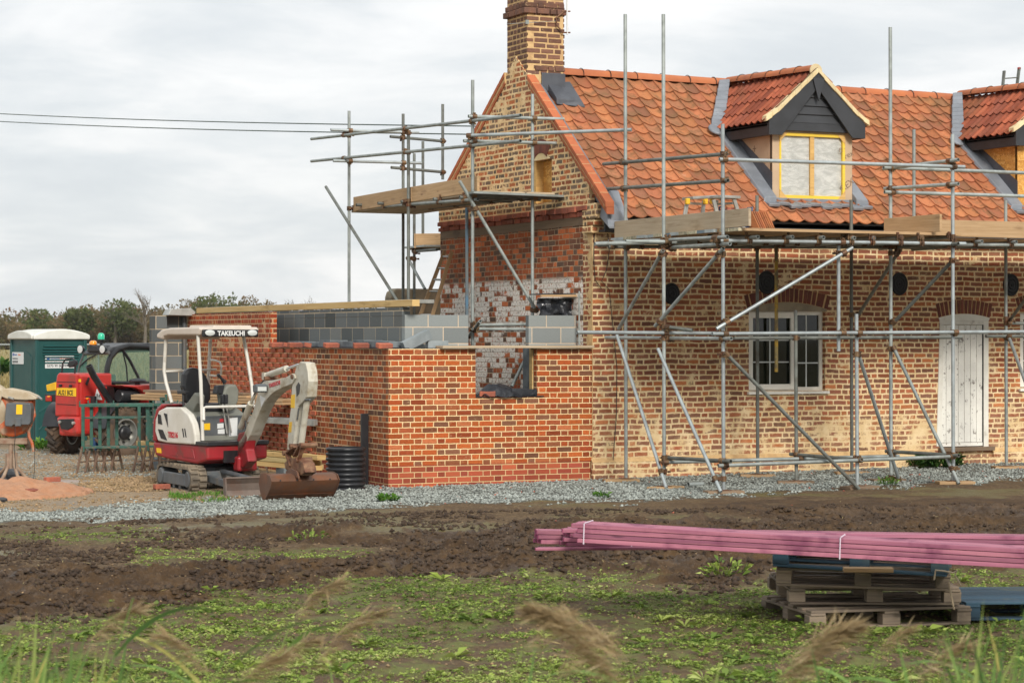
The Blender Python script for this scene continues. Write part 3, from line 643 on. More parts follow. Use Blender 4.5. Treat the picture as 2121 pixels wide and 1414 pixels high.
MT['arch_brick']=pmat('arch_brick',srgb('#74412f'),srgb('#65382e'),9,.9,var=.2,bmp=.004,bsc=40,dirt=srgb('#98785c'),dsc=12,dth=(.58,.75),damt=.6)
zi=fx(1551,640).z;zc_=fx(1630,626).z;dp=fx(1630,597).z-zc_
ip=arch(W0.x-.03,W1.x+.03,zi,zc_,dp,19,'window_arch')
mb=MB();mb.prism(ip+[(W1.x+.03,W0.z-.0),(W0.x-.03,W0.z-.0)],-.0025,-.0003,'y'); mb.build('arch_infill',MT['render'],house)
zi2=fx(1947,658).z;zc2=fx(2000,650).z;dp2=fx(2000,620).z-zc2
ip2=arch(D0.x-.02,D1.x+.02,zi2,zc2,dp2,14,'door_arch')
mb=MB();mb.prism(ip2+[(D1.x+.0,D0.z),(D0.x-.0,D0.z)],-.012,-.0003,'y'); mb.build('door_head',MT['white_wood'],house)
arch(win2[0]-.03,win2[1]+.03,zi,zc_+.0,dp,19,'window_arch')
# window
def window(w,openl):
    x0,x1,z0,z1=w; Yf=.07
    fr=MB();b=.055
    fr.bx(x0,x0+b,Yf,Yf+.06,z0,z1);fr.bx(x1-b,x1,Yf,Yf+.06,z0,z1);fr.bx(x0+b,x1-b,Yf,Yf+.06,z1-b,z1);fr.bx(x0+b,x1-b,Yf,Yf+.06,z0,z0+b)
    mx=x0+(x1-x0)*.61; fr.bx(mx-.035,mx+.035,Yf,Yf+.06,z0+b,z1-b)
    f=fr.build('window_frame',MT['upvc'],house,bevel=.004)
    g=MB();g.bx(x0+b,mx-.035,Yf+.035,Yf+.04,z0+b,z1-b);g.bx(mx+.035,x1-b,Yf+.035,Yf+.04,z0+b,z1-b); g.build('glass_pane',MT['glass'],f)
    s=MB();a0=x0+.02;a1=mx+.02;c=.05+.055   # casement standing proud
    s.bx(a0,a0+.075,Yf-.03,Yf-.002,z0+.02,z1-.02);s.bx(a1-.075,a1,Yf-.03,Yf-.002,z0+.02,z1-.02);s.bx(a0+.075,a1-.075,Yf-.03,Yf-.002,z1-.1,z1-.02);s.bx(a0+.075,a1-.075,Yf-.03,Yf-.002,z0+.02,z0+.1)
    s.build('casement',MT['upvc'],f,bevel=.004)
    br=MB()
    def bars(p,q,zb,zt):
        m=(p+q)/2+.0; br.bx(m-.009,m+.009,Yf+.027,Yf+.0345,zb,zt)
        for k in (1/3,2/3): z=zb+(zt-zb)*k; br.bx(p,m-.009,Yf+.027,Yf+.0345,z-.009,z+.009); br.bx(m+.009,q,Yf+.027,Yf+.0345,z-.009,z+.009)
    bars(a0+.075,a1-.075,z0+.1,z1-.1);bars(mx+.035,x1-b,z0+b,z1-b); br.build('glazing_bar',MT['white_bar'],f)
    s=MB();s.bx(x0-.03,x1+.05,-.05,Yf-.005,z0-.045,z0-.005); s.build('window_sill',MT['upvc'],f,bevel=.004)
window(win,1);window(win2,1)
# a pale pier seen inside the left pane: room lining

# door
x0,x1,z0,z1=door
mb=MB();mb.bx(x1-.09,x1,-.01,.05,z0+.0,z1);mb.bx(x0,x1-.09,-.008,.05,z1-.06,z1)
pl=fx(1939,925)
mb.prism([(x0,z1-.06),(x0+.075,z1-.06),(x0+.03,z0+.05),(pl.x,z0+.05)],-.014,.045,'y')
mb.build('door_frame',MT['white_wood'],house,bevel=.004)
mb=MB();nb=7;ww=(x1-.10-(x0+.02))/nb
for i in range(nb): mb.bx(x0+.02+i*ww+.003,x0+.02+(i+1)*ww-.003,.012,.05,z0+.10,z1-.065,off=True)
mb.bx(x0+.0,x1-.10,.005,.045,z0+.04,z0+.095)
d=mb.build('plank_door',MT['door_paint'],house,bevel=.004)
mb=MB();mb.bx(x1-.10,x1-.09,.0,.03,z0+.04,z1-.06); mb.build('door_gap',MT['ink'],d)
mb=MB();mb.bx(x0-.03,x1+.06,-.09,.04,z0-.03,z0+.03);mb.build('door_step',MT['board_old'],house,bevel=.004)
# iron tie plates
for (px,py) in ((1390,608),(1587,585),(1862,588),(2093,590)):
    p=fx(px,py); mb=MB(); M=Matrix.Translation((p.x,-.002,p.z))@Matrix.Rotation(R(90),4,'X')@Matrix.Scale(1.18,4,(0,1,0))
    k=.13 if px<1500 else .145
    mb.lathe([(k,0),(k,.02),(k*.93,.035),(k*.8,.03),(k*.72,.022),(k*.64,.034),(k*.5,.032),(k*.44,.024),(k*.36,.036),(k*.2,.038),(k*.14,.03),(.01,.045)],M,28)
    mb.build('wall_tie_plate',MT['iron'],house,smooth=30)
# fascia
mb=MB();mb.bx(.05,LEN,-.27,-.235,EZ-.23,EZ-.03);mb.bx(.05,LEN,-.235,-.001,EZ-.23,EZ-.20);mb.build('fascia',MT['black_board'],house,bevel=.003)
# roof deck (under tiles) front and back
mb=MB();z_=.06
mb.hexa([Vector(p) for p in [(.1,EY+.03,EZ-z_-.06),(LEN,EY+.03,EZ-z_-.06),(LEN,RY,RZ-z_-.06),(.1,RY,RZ-z_-.06),(.1,EY+.03,EZ-z_),(LEN,EY+.03,EZ-z_),(LEN,RY,RZ-z_),(.1,RY,RZ-z_)]])
mb.hexa([Vector(p) for p in [(.1,RY,RZ-z_-.06),(LEN,RY,RZ-z_-.06),(LEN,2*RY-EY,EZ-z_-.06),(.1,2*RY-EY,EZ-z_-.06),(.1,RY,RZ-z_),(LEN,RY,RZ-z_),(LEN,2*RY-EY,EZ-z_),(.1,2*RY-EY,EZ-z_)]])
mb.build('roof_deck',MT['ink'],house)
def pantiles(mb,O,U,Vv,N,nu,nv,w,g,keep=None,amp=.032,thick=.016,seg=9,wob=.006,stag=0,lap=.06,tilt=.028):
    "O lower-left corner, U along eave, Vv up the slope, N outward normal"
    for j in range(nv):
        for i in range(nu):
            c=O+U*((i+.5)*w)+Vv*((j+.5)*g)
            if keep and not keep(c): continue
            da=random.uniform(-wob,wob);db=random.uniform(-wob,wob)*1.5;dr=random.uniform(-.02,.02)
            vs=[]
            for (b,lift) in ((0.0,tilt),(g*.5,tilt*.5),(g+lap,0.0)):
                for k in range(seg+1):
                    s=k/seg; x=(i+s*1.08-.04)*w; 
                    hh=amp*float(np.interp(s,[0,.1,.25,.45,.65,.8,.92,1],[.5,.35,-.1,-.7,-1,-.85,-.2,.5]))
                    sag=-.035*math.sin(math.pi*s)*(1 if b==0 else 0)*0
                    y=j*g+b+db+dr*(s-.5)*w*2 - (.012*math.sin(math.pi*s) if b==0 else 0)
                    vs.append(O+U*(x+da)+Vv*y+N*(hh+lift+.02))
            n0=len(vs);sg=seg+1
            for k in range(sg): vs.append(vs[k]-N*thick)
            fs=[]
            for r in range(2):
                for k in range(seg): a=r*sg+k; fs.append((a,a+1,a+1+sg,a+sg))
            for k in range(seg): fs.append((n0+k,n0+k+1,k+1,k))
            fs.append((n0,0,sg)) ; fs.append((seg,n0+seg,sg+seg))
            mb.add(vs,fs)
Vs=Vector((0,RY-EY,RZ-EZ)).normalized();Ns=Vector((0,-Vs.z,Vs.y));Lsl=math.hypot(RY-EY,RZ-EZ)
# dormers
DF=.10                                 # dormer face plane
dA=PY(1600,420,DF);dB=PY(1765,420,DF)
DW=dB.x-dA.x; d2=PY(2108,430,DF).x-dA.x
dorm=[(dA.x,dB.x),(dA.x+d2,dB.x+d2)]
ZB=dA.z; ZE=PY(1600,262,DF).z; ZT=PY(1690,158,DF-.2).z
ZTT=RZ+.02
def roofz(y): return EZ+SL*(y-EY)
def keep_main(c):
    for a,b in dorm:
        if a-.02<c.x<b+.02 and c.z>ZB-.02 and c.z<ZE+.08: return False
        m=(a+b)/2
        # under dormer roof: triangle widening downwards
        half=(b-a)/2+.10
        if c.z>ZE-.0:
            t=(c.z-ZE)/(ZTT-ZE)
            if abs(c.x-m)<half*(1-t)-.05: return False
    return True
tm=MB();NV=15;pantiles(tm,Vector((.2,EY-.04,EZ-.035)),Vector((1,0,0)),Vs,Ns,int((LEN-.2)/.232),NV,.232,(Lsl-.08)/NV,keep_main,amp=.029,thick=.018)
tm.build('roof_tiles',MT['tile'],house,smooth=50)
bm_=MB();V2=Vector((0,-(RY-EY),RZ-EZ)).normalized();N2=Vector((0,V2.z,-V2.y));
bm_.hexa([Vector(p) for p in [(.2,RY+.05,RZ-.05),(LEN,RY+.05,RZ-.05),(LEN,2*RY-EY+.04,EZ-.05),(.2,2*RY-EY+.04,EZ-.05),(.2,RY+.05,RZ-.01),(LEN,RY+.05,RZ-.01),(LEN,2*RY-EY+.04,EZ-.01),(.2,2*RY-EY+.04,EZ-.01)]])
bm_.build('back_roof',MT['tile'],house)
def ridge(p,q,name,r=.115,par=house,gap=.46):
    p=Vector(p);q=Vector(q);L=(q-p).length;n=max(1,int(L/gap));mb=MB();cl=MB();d=(q-p)/n
    x=d.normalized();y=Vector((0,0,1)).cross(x).normalized();z=x.cross(y)
    for i in range(n):
        a=p+d*i;r0=r+random.uniform(-.003,.003);vs=[];k=9;dz=random.uniform(-.004,.004)
        for (s,rr) in ((.004,r0),(1.0-.006/d.length,r0-.004)):
            for j in range(k): A=R(-10)+R(200)*j/(k-1); vs.append(a+d*s+y*(rr*math.cos(A))+z*(rr*math.sin(A)*.85+dz))
        for j in range(k): vs.append(vs[j]-(vs[j]-a)*.14)
        fs=[(j,j+1,k+j+1,k+j) for j in range(k-1)]+[(2*k+j,2*k+j+1,j+1,j) for j in range(k-1)]
        mb.add(vs,fs)
        if i: cl.pipe([a+y*((r0+.006)*math.cos(R(-5)+R(190)*j/8))+z*((r0+.006)*math.sin(R(-5)+R(190)*j/8)*.86) for j in range(9)],.005,5)
    mb.build(name,MT['ridge'],par,smooth=40); cl.each('ridge_clip',MT['cable'],par)
ridge((.62,RY,RZ+.0),(LEN,RY,RZ-.12),'ridge_tiles')
# gable: lower exposed face, upper face proud, raking coping
kx=-.0
mb=MB(); mb.bx(0,.22,.3,DEP,-.2,3.9); 
mb.build('gable_wall',MT['brick_inner'],house)
gp=lambda px,py: (PX(px,py,-.05).y,PX(px,py,-.05).z)
rR=gp(1095,156);rR2=gp(1258,418);lL=gp(1048,152);lL2=gp(932,372)
sR=(rR[1]-rR2[1])/(rR[0]-rR2[0]);sLf=(lL[1]-lL2[1])/(lL2[0]-lL[0])
apy=(lL[1]-rR[1]+sR*rR[0]+sLf*lL[0])/(sR+sLf);apz=rR[1]+sR*(apy-rR[0])
zled=PX(1215,425,-.05).z
WH=[PX(1098,335,-.05),PX(1143,418,-.05)]   # little window
hy0,hy1,hz0,hz1=WH[1].y,WH[0].y,WH[1].z+.0,WH[0].z
# upper gable polygon split round the window
mb=MB()
def zr(y): return min(rR[1]+sR*(y-rR[0]), lL[1]-sLf*(y-lL[0]))-.03
def slab(y0,y1,zb0,zb1=None,top=None):
    mb.prism([(y0,zb0),(y1,zb0),(y1,top if top else zr(y1)),(y0,top if top else zr(y0))],-.05,.04,'x')
ye0=.02;ye1=DEP-.05
slab(ye0,hy0,zled);slab(hy0,hy1,hz1);slab(hy1,apy,zled);slab(apy,ye1,zled); 
if hz0>zled+.02: slab(hy0,hy1,zled,top=hz0)
mb.build('gable_top',MT['brick_gable'],house)
mb=MB();mb.bx(.1,.14,hy0+.002,hy1-.002,hz0-.05,hz1); f=mb.build('loft_opening',MT['osb'],house)
mb=MB();mb.bx(-.02,.1,hy1-.14,hy1-.003,hz0-.04,hz1-.003,off=True);mb.bx(-.02,.1,hy0+.003,hy0+.02,hz0-.04,hz1-.003);mb.each('opening_lining',MT['plywood'],f)
mb=MB();cm=(hy0+hy1)/2
for i in range(9):
    A=R(-38+76*(i+.5)/9); M=Matrix.Translation((-.056,cm,hz1-.22))@Matrix.Rotation(-A,4,'X'); mb.box((0,0,.42),(.012,.062,.2),M=M)
mb.build('loft_arch',MT['arch_brick'],house,bevel=.003)
mb=MB();mb.prism([(cm-.3,hz1),(cm+.3,hz1),(cm+.2,hz1+.1),(cm,hz1+.13),(cm-.2,hz1+.1)],-.055,-.0495,'x');mb.build('arch_infill',MT['cream_mortar'],house)
# broken ledge bricks under the gable top and the old timber plate
mb=MB()
y=.06
while y<DEP-.2:
    L=random.choice([.11,.22]);mb.bx(-.05-random.random()*.04,.02,y,y+L-.012,zled-.075+random.uniform(-.015,.01),zled-.003);
    mb.bx(-.02-random.random()*.03,.02,y+.05,y+L+.035,zled-.15,zled-.082+random.uniform(-.01,0)); y+=L
mb.build('broken_ledge',MT['loose_brick'],house,bevel=.006)
tp=PX(1222,448,0);tq=PX(912,470,0)
mb=MB();mb.bx(-.012,-.0005,tp.y,min(tq.y,5.3),(tp.z+tq.z)/2-.16,(tp.z+tq.z)/2-.01);mb.build('timber_plate',MT['board_old'],house,bevel=.004)
# cement scar down the corner and kneeler
mb=MB();pts=[];zz=.2
while zz<3.6: pts.append((.03+random.uniform(0,.16),zz)); zz+=random.uniform(.04,.12)
mb.prism([(-.001,.2)]+pts+[(-.001,3.6)],-.008,-.0005,'x');mb.build('mortar_scar',MT['mortar'],house)
mb=MB();mb.bx(-.06,.25,-.08,.22,3.46,3.56);mb.bx(-.05,.26,-.14,.22,3.565,3.655);mb.bx(-.06,.24,-.2,.22,3.66,zled+.02);mb.build('kneeler',MT['brick_gable'],house,bevel=.012)
# coping bricks on both rakes
def coping(y0,y1,f,name):
    mb=MB();L=math.hypot(y1-y0,f(y1)-f(y0));n=int(round(L/.235))
    for c,(h0,h1,xo) in enumerate(((-.004,.075,-.085),(-.10,-.010,-.07))):
        for i in range(n+c):
            a=max(0,(i-(.5 if c else 0))/n);b=min(1,(i+1-(.5 if c else 0))/n)
            ya=y0+(y1-y0)*a+.006*(1 if y1>y0 else -1);yb=y0+(y1-y0)*b-.006*(1 if y1>y0 else -1)
            mb.hexa([Vector(p) for p in [(xo,ya,f(ya)+h0),(.05,ya,f(ya)+h0),(.05,yb,f(yb)+h0),(xo,yb,f(yb)+h0),(xo,ya,f(ya)+h1),(.05,ya,f(ya)+h1),(.05,yb,f(yb)+h1),(xo,yb,f(yb)+h1)]])
    mb.build(name,MT['coping_brick'],house,bevel=.006)
    y0=y0+(.06 if y1>y0 else -.06);mm=MB();mm.hexa([Vector(p) for p in [(-.064,y0,f(y0)-.09),(.045,y0,f(y0)-.09),(.045,y1,f(y1)-.09),(-.066,y1,f(y1)-.09),(-.080,y0,f(y0)+.070),(.045,y0,f(y0)+.070),(.045,y1,f(y1)+.070),(-.080,y1,f(y1)+.070)]]);mm.build('coping_bed',MT['mortar'],house)
MT['coping_brick']=pmat('coping_brick',srgb('#a85c38'),srgb('#b0643e'),8,.85,var=.12,bmp=.003,dirt=srgb('#8c4a34'),damt=.4)
fR=lambda y: rR[1]+sR*(y-rR[0])-.06; fL=lambda y: lL[1]-sLf*(y-lL[0])-.06
coping(rR2[0]-.02,rR[0]-.0,fR,'verge_coping');coping(lL2[0]+.3,lL[0],fL,'verge_coping')
# lead strip beside the coping and foot flashing
mb=MB();yA,yB=EY-.15,rR[0]+.1
mb.hexa([Vector(p) for p in [(.05,yA,roofz(yA)-.03),(.28,yA,roofz(yA)-.03),(.28,yB,roofz(yB)-.03),(.05,yB,roofz(yB)-.03),(.05,yA,fR(yA)+.02),(.26,yA,roofz(yA)+.085),(.26,yB,roofz(yB)+.085),(.05,yB,fR(yB)+.02)]])
mb.build('verge_flashing',MT['lead'],house,bevel=.01)
mb=MB();a=PY(1262,425,-.25);mb.hexa([Vector(p) for p in [(.0,-.5,3.50),(.33,-.5,3.50),(.30,-.2,3.68),(.0,-.2,3.68),(-.02,-.5,3.53),(.33,-.5,3.53),(.30,-.2,fR(-.2)-.02),(.08,-.2,fR(-.2))]]);mb.build('foot_flashing',MT['lead'],house,bevel=.008)
# chimney
ch=thing('chimney_stack','square old brick chimney on the left gable, thick buff mortar','chimney',(.3,RY,5.2)) if False else None
cl_=PX(1052,150,-.02).y;cr_=PX(1093,150,-.02).y;cxr=PY(1167,150,cr_).x
mb=MB();ztp=7.4;y0c,y1c=cr_,cl_
mb.bx(-.03,cxr,y0c,y1c,4.6,ztp);c=mb.build('chimney',MT['mortar'],house)
zb=PY(1110,26,y0c).z
# per-course rough bricks standing slightly proud so the outline is uneven
mb=MB();z=RZ-.1;k=0
while z<ztp:
    for (ax) in (0,1,2):
        pass
    x=-.03+ (.11 if k%2 else 0)
    while x<cxr-.05:
        L=random.choice([.2,.21,.19,.1]);e=random.random()*.005
        x2=min(x+L,cxr+random.uniform(-.006,.02)); mb.bx(x,x2,y0c-.003-e,y0c+.02,z+.013,z+.0795-.010+random.uniform(-.007,.007)); x=x2+.022
    y=y0c
    while y<y1c-.05:
        L=random.choice([.1,.2,.11]);e=random.random()*.005;yy=min(y+L,y1c); mb.bx(-.033-e,-.01,y+ .0,yy,z+.013,z+.0685); y=yy+.022
    y=y0c
    while y<y1c-.05:
        L=random.choice([.1,.2]);e=random.random()*.02;yy=min(y+L,y1c); mb.bx(cxr-.01,cxr+.004+e,y,yy,z+.011,z+.0675); y=yy+.022
    z+=.0795;k+=1
mb.build('proud_bricks',MT['old_brick'] if 'old_brick' in MT else MT.setdefault('old_brick',pmat('old_brick',srgb('#64483c'),srgb('#74503e'),7,.9,var=.3,bmp=.006,bsc=40,dirt=srgb('#b49c74'),dsc=14,dth=(.58,.72),damt=.6)),c,bevel=.008)
for (z0_,z1_,e) in ((zb-.02,zb+.065,.045),(zb+.075,zb+.15,.02),(RZ-.03,RZ+.04,.02)): 
    mb=MB();x=-.05-e
    if z0_<RZ: x=.1
    while x<cxr+e: L=random.choice([.2,.1]);mb.bx(x,min(x+L,cxr+e),y0c-e,y0c+.1,z0_,z1_-random.random()*.008);x+=L+.015
    if z0_>RZ:
        y=y0c+.1
        while y<y1c: L=random.choice([.2,.1]);mb.bx(-.04-e,.1,y,min(y+L,y1c+e),z0_,z1_);mb.bx(cxr-.1,cxr+e,y,min(y+L,y1c+e),z0_,z1_);y+=L+.015
    mb.build('corbel_course',MT['old_brick'],c,bevel=.008)
mb=MB();mb.bx(cxr*.35,cxr+.02,y0c-.03,y0c-.0,RZ-.34,RZ-.06);mb.hexa([Vector(p) for p in [(.33,y0c-.26,roofz(y0c-.26)+.03),(cxr+.22,y0c-.3,roofz(y0c-.3)+.03),(cxr+.2,y0c+.1,roofz(y0c+.1)+.03),(.3,y0c,roofz(y0c)+.03),(.33,y0c-.26,roofz(y0c-.26)+.12),(cxr+.16,y0c-.28,roofz(y0c-.28)+.12),(cxr+.16,y0c+.1,roofz(y0c+.1)+.13),(.3,y0c,roofz(y0c)+.17)]])
mb.build('chimney_flashing',MT['lead_dark'],c,bevel=.01)
# strap and bracket with aerial pole
aer=thing('aerial_pole','thin white aerial pole held by a rusty bracket on the chimney','aerial',(cxr+.12,y0c-.05,6.5))
mb=MB();Zp=lambda px,py:PY(px,py,y0c-.05)
mb.tube(Zp(1175,72)+Vector((0,0,0)),Zp(1174,-30),.014,8);mb.build('pole',MT['sign_white'],aer,world=True)
mb=MB();mb.pipe([Zp(1168,25),Zp(1152,37),Zp(1153,52),Zp(1166,68)],.012,6);mb.tube(Zp(1164,24),Zp(1181,24),.012,6);mb.tube(Zp(1164,68),Zp(1181,68),.012,6);mb.build('bracket',MT['rust'],aer,world=True)
mb=MB();mb.tube(Zp(1050,50)+Vector((0,-.0,0)),Zp(1152,44),.004,5);b_=Zp(1092,46);mb.box(tuple(b_),(.05,.02,.06));mb.build('strap',MT['galv'],aer,world=True)
for q in (18,47,70):
    pass
# dormers ------------------------------------------------------------
def dormer(xa,xb,front,first):
    cx=(xa+xb)/2; yF=DF; yback=(ZE-EZ)/SL+EY
    # cheeks
    mb=MB()
    for x,s in ((xa,1),(xb,-1)):
        mb.prism([(yF+.02,ZB),(yF+.02,ZE+.1),(yback+.3,ZE+.1),(yF+.02,ZB-.05)] if False else [(yF+.02,roofz(yF)-.05),(yback+.25,ZE+.12),(yF+.02,ZE+.12)],x,x+s*.04,'x')
    mb.each('dormer_cheek',MT[front],house)
    fr=MB();w0=PY(1614,420,yF).x-dA.x+xa;w1=PY(1750,420,yF).x-dA.x+xa;zb=PY(1680,413,yF).z;zt=PY(1680,277,yF).z
    fr.bx(xa,w0,yF,yF+.06,ZB-.1,ZE+.1);fr.bx(w1,xb,yF,yF+.06,ZB-.1,ZE+.1);fr.bx(w0,w1,yF,yF+.06,zt,ZE+.1);fr.bx(w0,w1,yF,yF+.06,ZB-.1,zb)
    f=fr.build('dormer_front',MT[front],house)
    if front=='tan_board':
        t=MB();b=.045;t.bx(w0,w0+b*.7,yF-.008,yF+.03,zb,zt);t.bx(w1-b,w1,yF-.008,yF+.03,zb,zt);t.bx(w0+b*.7,w1-b,yF-.008,yF+.03,zt-b,zt);t.bx(w0+b*.7,w1-b,yF-.008,yF+.03,zb,zb+b*1.2)
        t.build('window_surround',MT['yellow_timber'],f)
        t=MB();t.bx(w0+.03,w1-.04,yF+.035,yF+.04,zb+.04,zt-.04);
        sh=t.build('polythene_sheet',MT['sheet'],f)
        t=MB();m_=(w0+w1)/2;t.bx(m_-.035,m_+.035,yF+.002,yF+.034,zb+.06,zt-.05,off=True)
        for (x,z,sx,sz) in ((w0,zt,1,-1),(w1,zt,-1,-1),(w0,zb,1,1),(w1,zb,-1,1)):
            t.prism([(x,z),(x+sx*.14,z),(x,z+sz*.14)] if sx*sz>0 else [(x,z),(x,z+sz*.14),(x+sx*.14,z)],yF-.012,yF-.0085,'y')
        t.build('timber_mullion',MT['plywood'],f)
    else:
        t=MB();t.bx(w0,w1,yF+.02,yF+.05,zb,zt);t.build('window_board',MT['osb'],f)
    # black gable boards
    hw=(xb-xa)/2; ov=.14; yG=yF-.12; zeave=PY(1600,262,yG).z; zap=PY(1690,152,yG).z-.05
    g=MB();rows=5;zb0=PY(1690,273,yG+.06).z
    g.bx(xa+.03,xb+.0,yF-.07,yF-.0,zb0-.0,zb0+.12)
    for i in range(rows):
        z0_=zb0+.12+i*.125;z1_=z0_+.13;wa=(zap-z0_)/(zap-zeave)*(hw+ov)-.04;
        if wa<=.03: break
        wb=max(.01,(zap-z1_)/(zap-zeave)*(hw+ov)-.04)
        g.hexa([Vector(p) for p in [(cx-wa,yF-.075,z0_),(cx+wa,yF-.075,z0_),(cx+wa,yF-.01,z0_),(cx-wa,yF-.01,z0_),(cx-wb,yF-.05,z1_),(cx+wb,yF-.05,z1_),(cx+wb,yF-.01,z1_),(cx-wb,yF-.01,z1_)]])
    g.build('weatherboard',MT['black_board'],house,bevel=.004)
    g=MB();wd=.17;foot=.24
    for s in (-1,1):
        xo=cx+s*(hw+ov)
        poly=[(cx,zap+.06),(xo,zeave+.09),(xo,zeave-.12),(xo-s*.22,zeave-.12),(cx,zap-.16)]
        if s<0: poly=poly[::-1]
        g.prism(poly,yG-.02-(.001 if s>0 else 0),yG+.015,'y')
    g.prism([(cx-.1,zap-.03),(cx+.1,zap-.03),(cx,zap-.36)],yG-.05,yG-.022,'y')
    g.build('bargeboard',MT['black_board'],house,bevel=.004)
    g=MB();yb=yback+.5   # side fascia + soffit
    for s in (-1,1):
        xo=cx+s*(hw+ov); g.bx(min(xo,xo-s*.03),max(xo,xo-s*.03),yG+.02,yback+.12,zeave-.12,zeave+.05)
        g.bx(min(xo-s*.03,xo-s*ov),max(xo-s*.03,xo-s*ov),yG+.02,yback+.02,zeave-.11,zeave-.09)
    g.each('dormer_fascia',MT['black_board'],house,bevel=.003)
    # dormer roof slopes
    g=MB();zrid=zap+.10;yr=RY-.05
    for s in (-1,1):
        xe=cx+s*(hw+ov+.05); ze=zeave+.06
        v=Vector((cx-xe,0,zrid-ze));Ls=v.length;v.normalize(); n=Vector((-v.z*s*-1,0,abs(v.x)))
        n=Vector((s*v.z,0,abs(v.x)))
        def kd(c): return c.z>roofz(c.y)+.0 or c.y<.2
        nu=int((yr-yG+.02)/.165); U=Vector((0,1,0)) if s>0 else Vector((0,1,0))
        O=Vector((xe,yG-.0,ze))
        pantiles(g,O,U,v,n,nu,4,.165,(Ls-.02)/4,lambda c: c.z>roofz(c.y)-.02,amp=.024,thick=.014,wob=.003,lap=.04,tilt=.022)
    g.build('dormer_tiles',MT['tile_new'],house,smooth=50)
    g=MB()
    for s in (-1,1):
        xe=cx+s*(hw+ov);ze=zeave+.03
        p=[(cx,yG+.03,zrid-.06),(xe,yG+.03,ze-.02),(xe,(ze-EZ)/SL+EY,ze-.02),(cx,RY-.1,zrid-.06)]
        vs=[Vector(q) for q in p]+[Vector(q)+Vector((0,0,.03)) for q in p]
        g.hexa(vs)
    g.build('dormer_deck',MT['ink'],house)
    # mortar verge, ragged
    g=MB()
    for s in (-1,1):
        xo=cx+s*(hw+ov+.06);N=9
        for i in range(N):
            t0=i/N;t1=(i+1)/N
            def pt(t): 
                x=cx+(xo-cx)*t; z=zrid+.03+(zeave+.07-zrid)*t + (.05*max(0,(t-.75)/.25)**1.5 if t>.75 else 0)
                return x,z
            (xa_,za),(xb_,zb_)=pt(t0),pt(t1);w=.075+random.uniform(-.008,.008)
            g.hexa([Vector(p) for p in [(xa_,yG-.045,za-w),(xb_,yG-.045,zb_-w),(xb_,yG+.07+random.random()*.03,zb_-w),(xa_,yG+.07,za-w),(xa_,yG-.04,za),(xb_,yG-.04,zb_),(xb_,yG+.06+random.random()*.03,zb_),(xa_,yG+.07,za)]])
    g.build('verge_mortar',MT['cream_mortar'],house,bevel=.006)
    ridge((cx,yG+.05,zrid-.0),(cx,RY-.02,RZ+.01),'dormer_ridge',r=.1,gap=.4)
    g=MB();g.lathe([(.10,0),(.105,.02),(.10,.03)],Matrix.Translation((cx,yG+.05,zrid-.01))@Matrix.Rotation(R(90),4,'X'),16);g.build('ridge_end',MT['cream_mortar'],house,smooth=40)
    # lead: cheek flashing, apron, valley
    L=MB()
    for x,s in ((xa,-1),(xb,1)):
        yA,yB=yF-.12,yback+.1
        L.hexa([Vector(p) for p in [(x,yA,roofz(yA)+.02),(x+s*.22,yA,roofz(yA)+.04),(x+s*.22,yB,roofz(yB)+.04),(x,yB,roofz(yB)+.02),(x,yA,roofz(yA)+.12),(x+s*.20,yA,roofz(yA)+.105),(x+s*.20,yB,roofz(yB)+.105),(x,yB,roofz(yB)+.14)]])
    n=10;x_0=xa-.2;x_1=xb+.2
    for i in range(n):
        a=x_0+(x_1-x_0)*i/n;b=x_0+(x_1-x_0)*(i+1)/n;dd=.03*math.sin(i*2.1);ya=yF-.24+dd
        L.hexa([Vector(p) for p in [(a,ya,roofz(ya)+.06),(b,ya,roofz(ya)+.06),(b,yF-.004,ZB-.02),(a,yF-.004,ZB-.02),(a,ya-.01,roofz(ya)+.105),(b,ya-.02,roofz(ya)+.105),(b,yF-.004,ZB+.03),(a,yF-.004,ZB+.03)]])
    L.bx(xa-.004,xb+.004,yF-.02,yF-.003,ZB-.05,ZB+.075)
    L.build('lead_apron',MT['lead'],house,bevel=.012)
    L=MB()
    for x,s in ((xa,-1),(xb,1)):
        yA,yB=yF+.0,yback-.02
        L.prism([(yA,roofz(yA)+.09),(yB,roofz(yB)+.12),(yB-.25,ZE-.02),(yA,roofz(yA)+.38)] if s<0 else [(yA,roofz(yA)+.09),(yB,roofz(yB)+.12),(yB-.25,ZE-.02),(yA,roofz(yA)+.38)],min(x-.006 if s<0 else x+.001,x),x-.0005 if s<0 else x+.006,'x')
    L.each('cheek_upstand',MT['lead_dark'],house,bevel=.002)
    L=MB()   # valley strips running from eave end of the dormer up to the ridge
    for s in (-1,1):
        xe=cx+s*(hw+ov-.02);ye=(zeave+.0-EZ)/SL+EY
        p0=Vector((xe+s*.03,ye-.02,zeave+.02));p1=Vector((cx+s*.12,RY-.12,RZ-.02));w=Vector((s*.17,0,0));N=12
        for i in range(N):
            a=p0+(p1-p0)*(i/N);b=p0+(p1-p0)*((i+1)/N);wa=w*(1.1-.35*i/N+random.uniform(-.05,.05));u=Ns*.05
            L.hexa([a+Ns*.03-w*.3,b+Ns*.03-w*.3,b+wa+Ns*.02,a+wa+Ns*.02,a+u*1.7-w*.3,b+u*1.7-w*.3,b+wa+u*1.2,a+wa+u*1.2])
        L.lathe([(.14,0),(.13,.03),(.05,.05)],Matrix.Translation(p0+w*.4+Ns*.04)@Ns.to_track_quat('Z','Y').to_matrix().to_4x4(),14)
        L.build('valley_lead',MT['lead'],house,bevel=.012);L=MB()
    return f,xa,xb
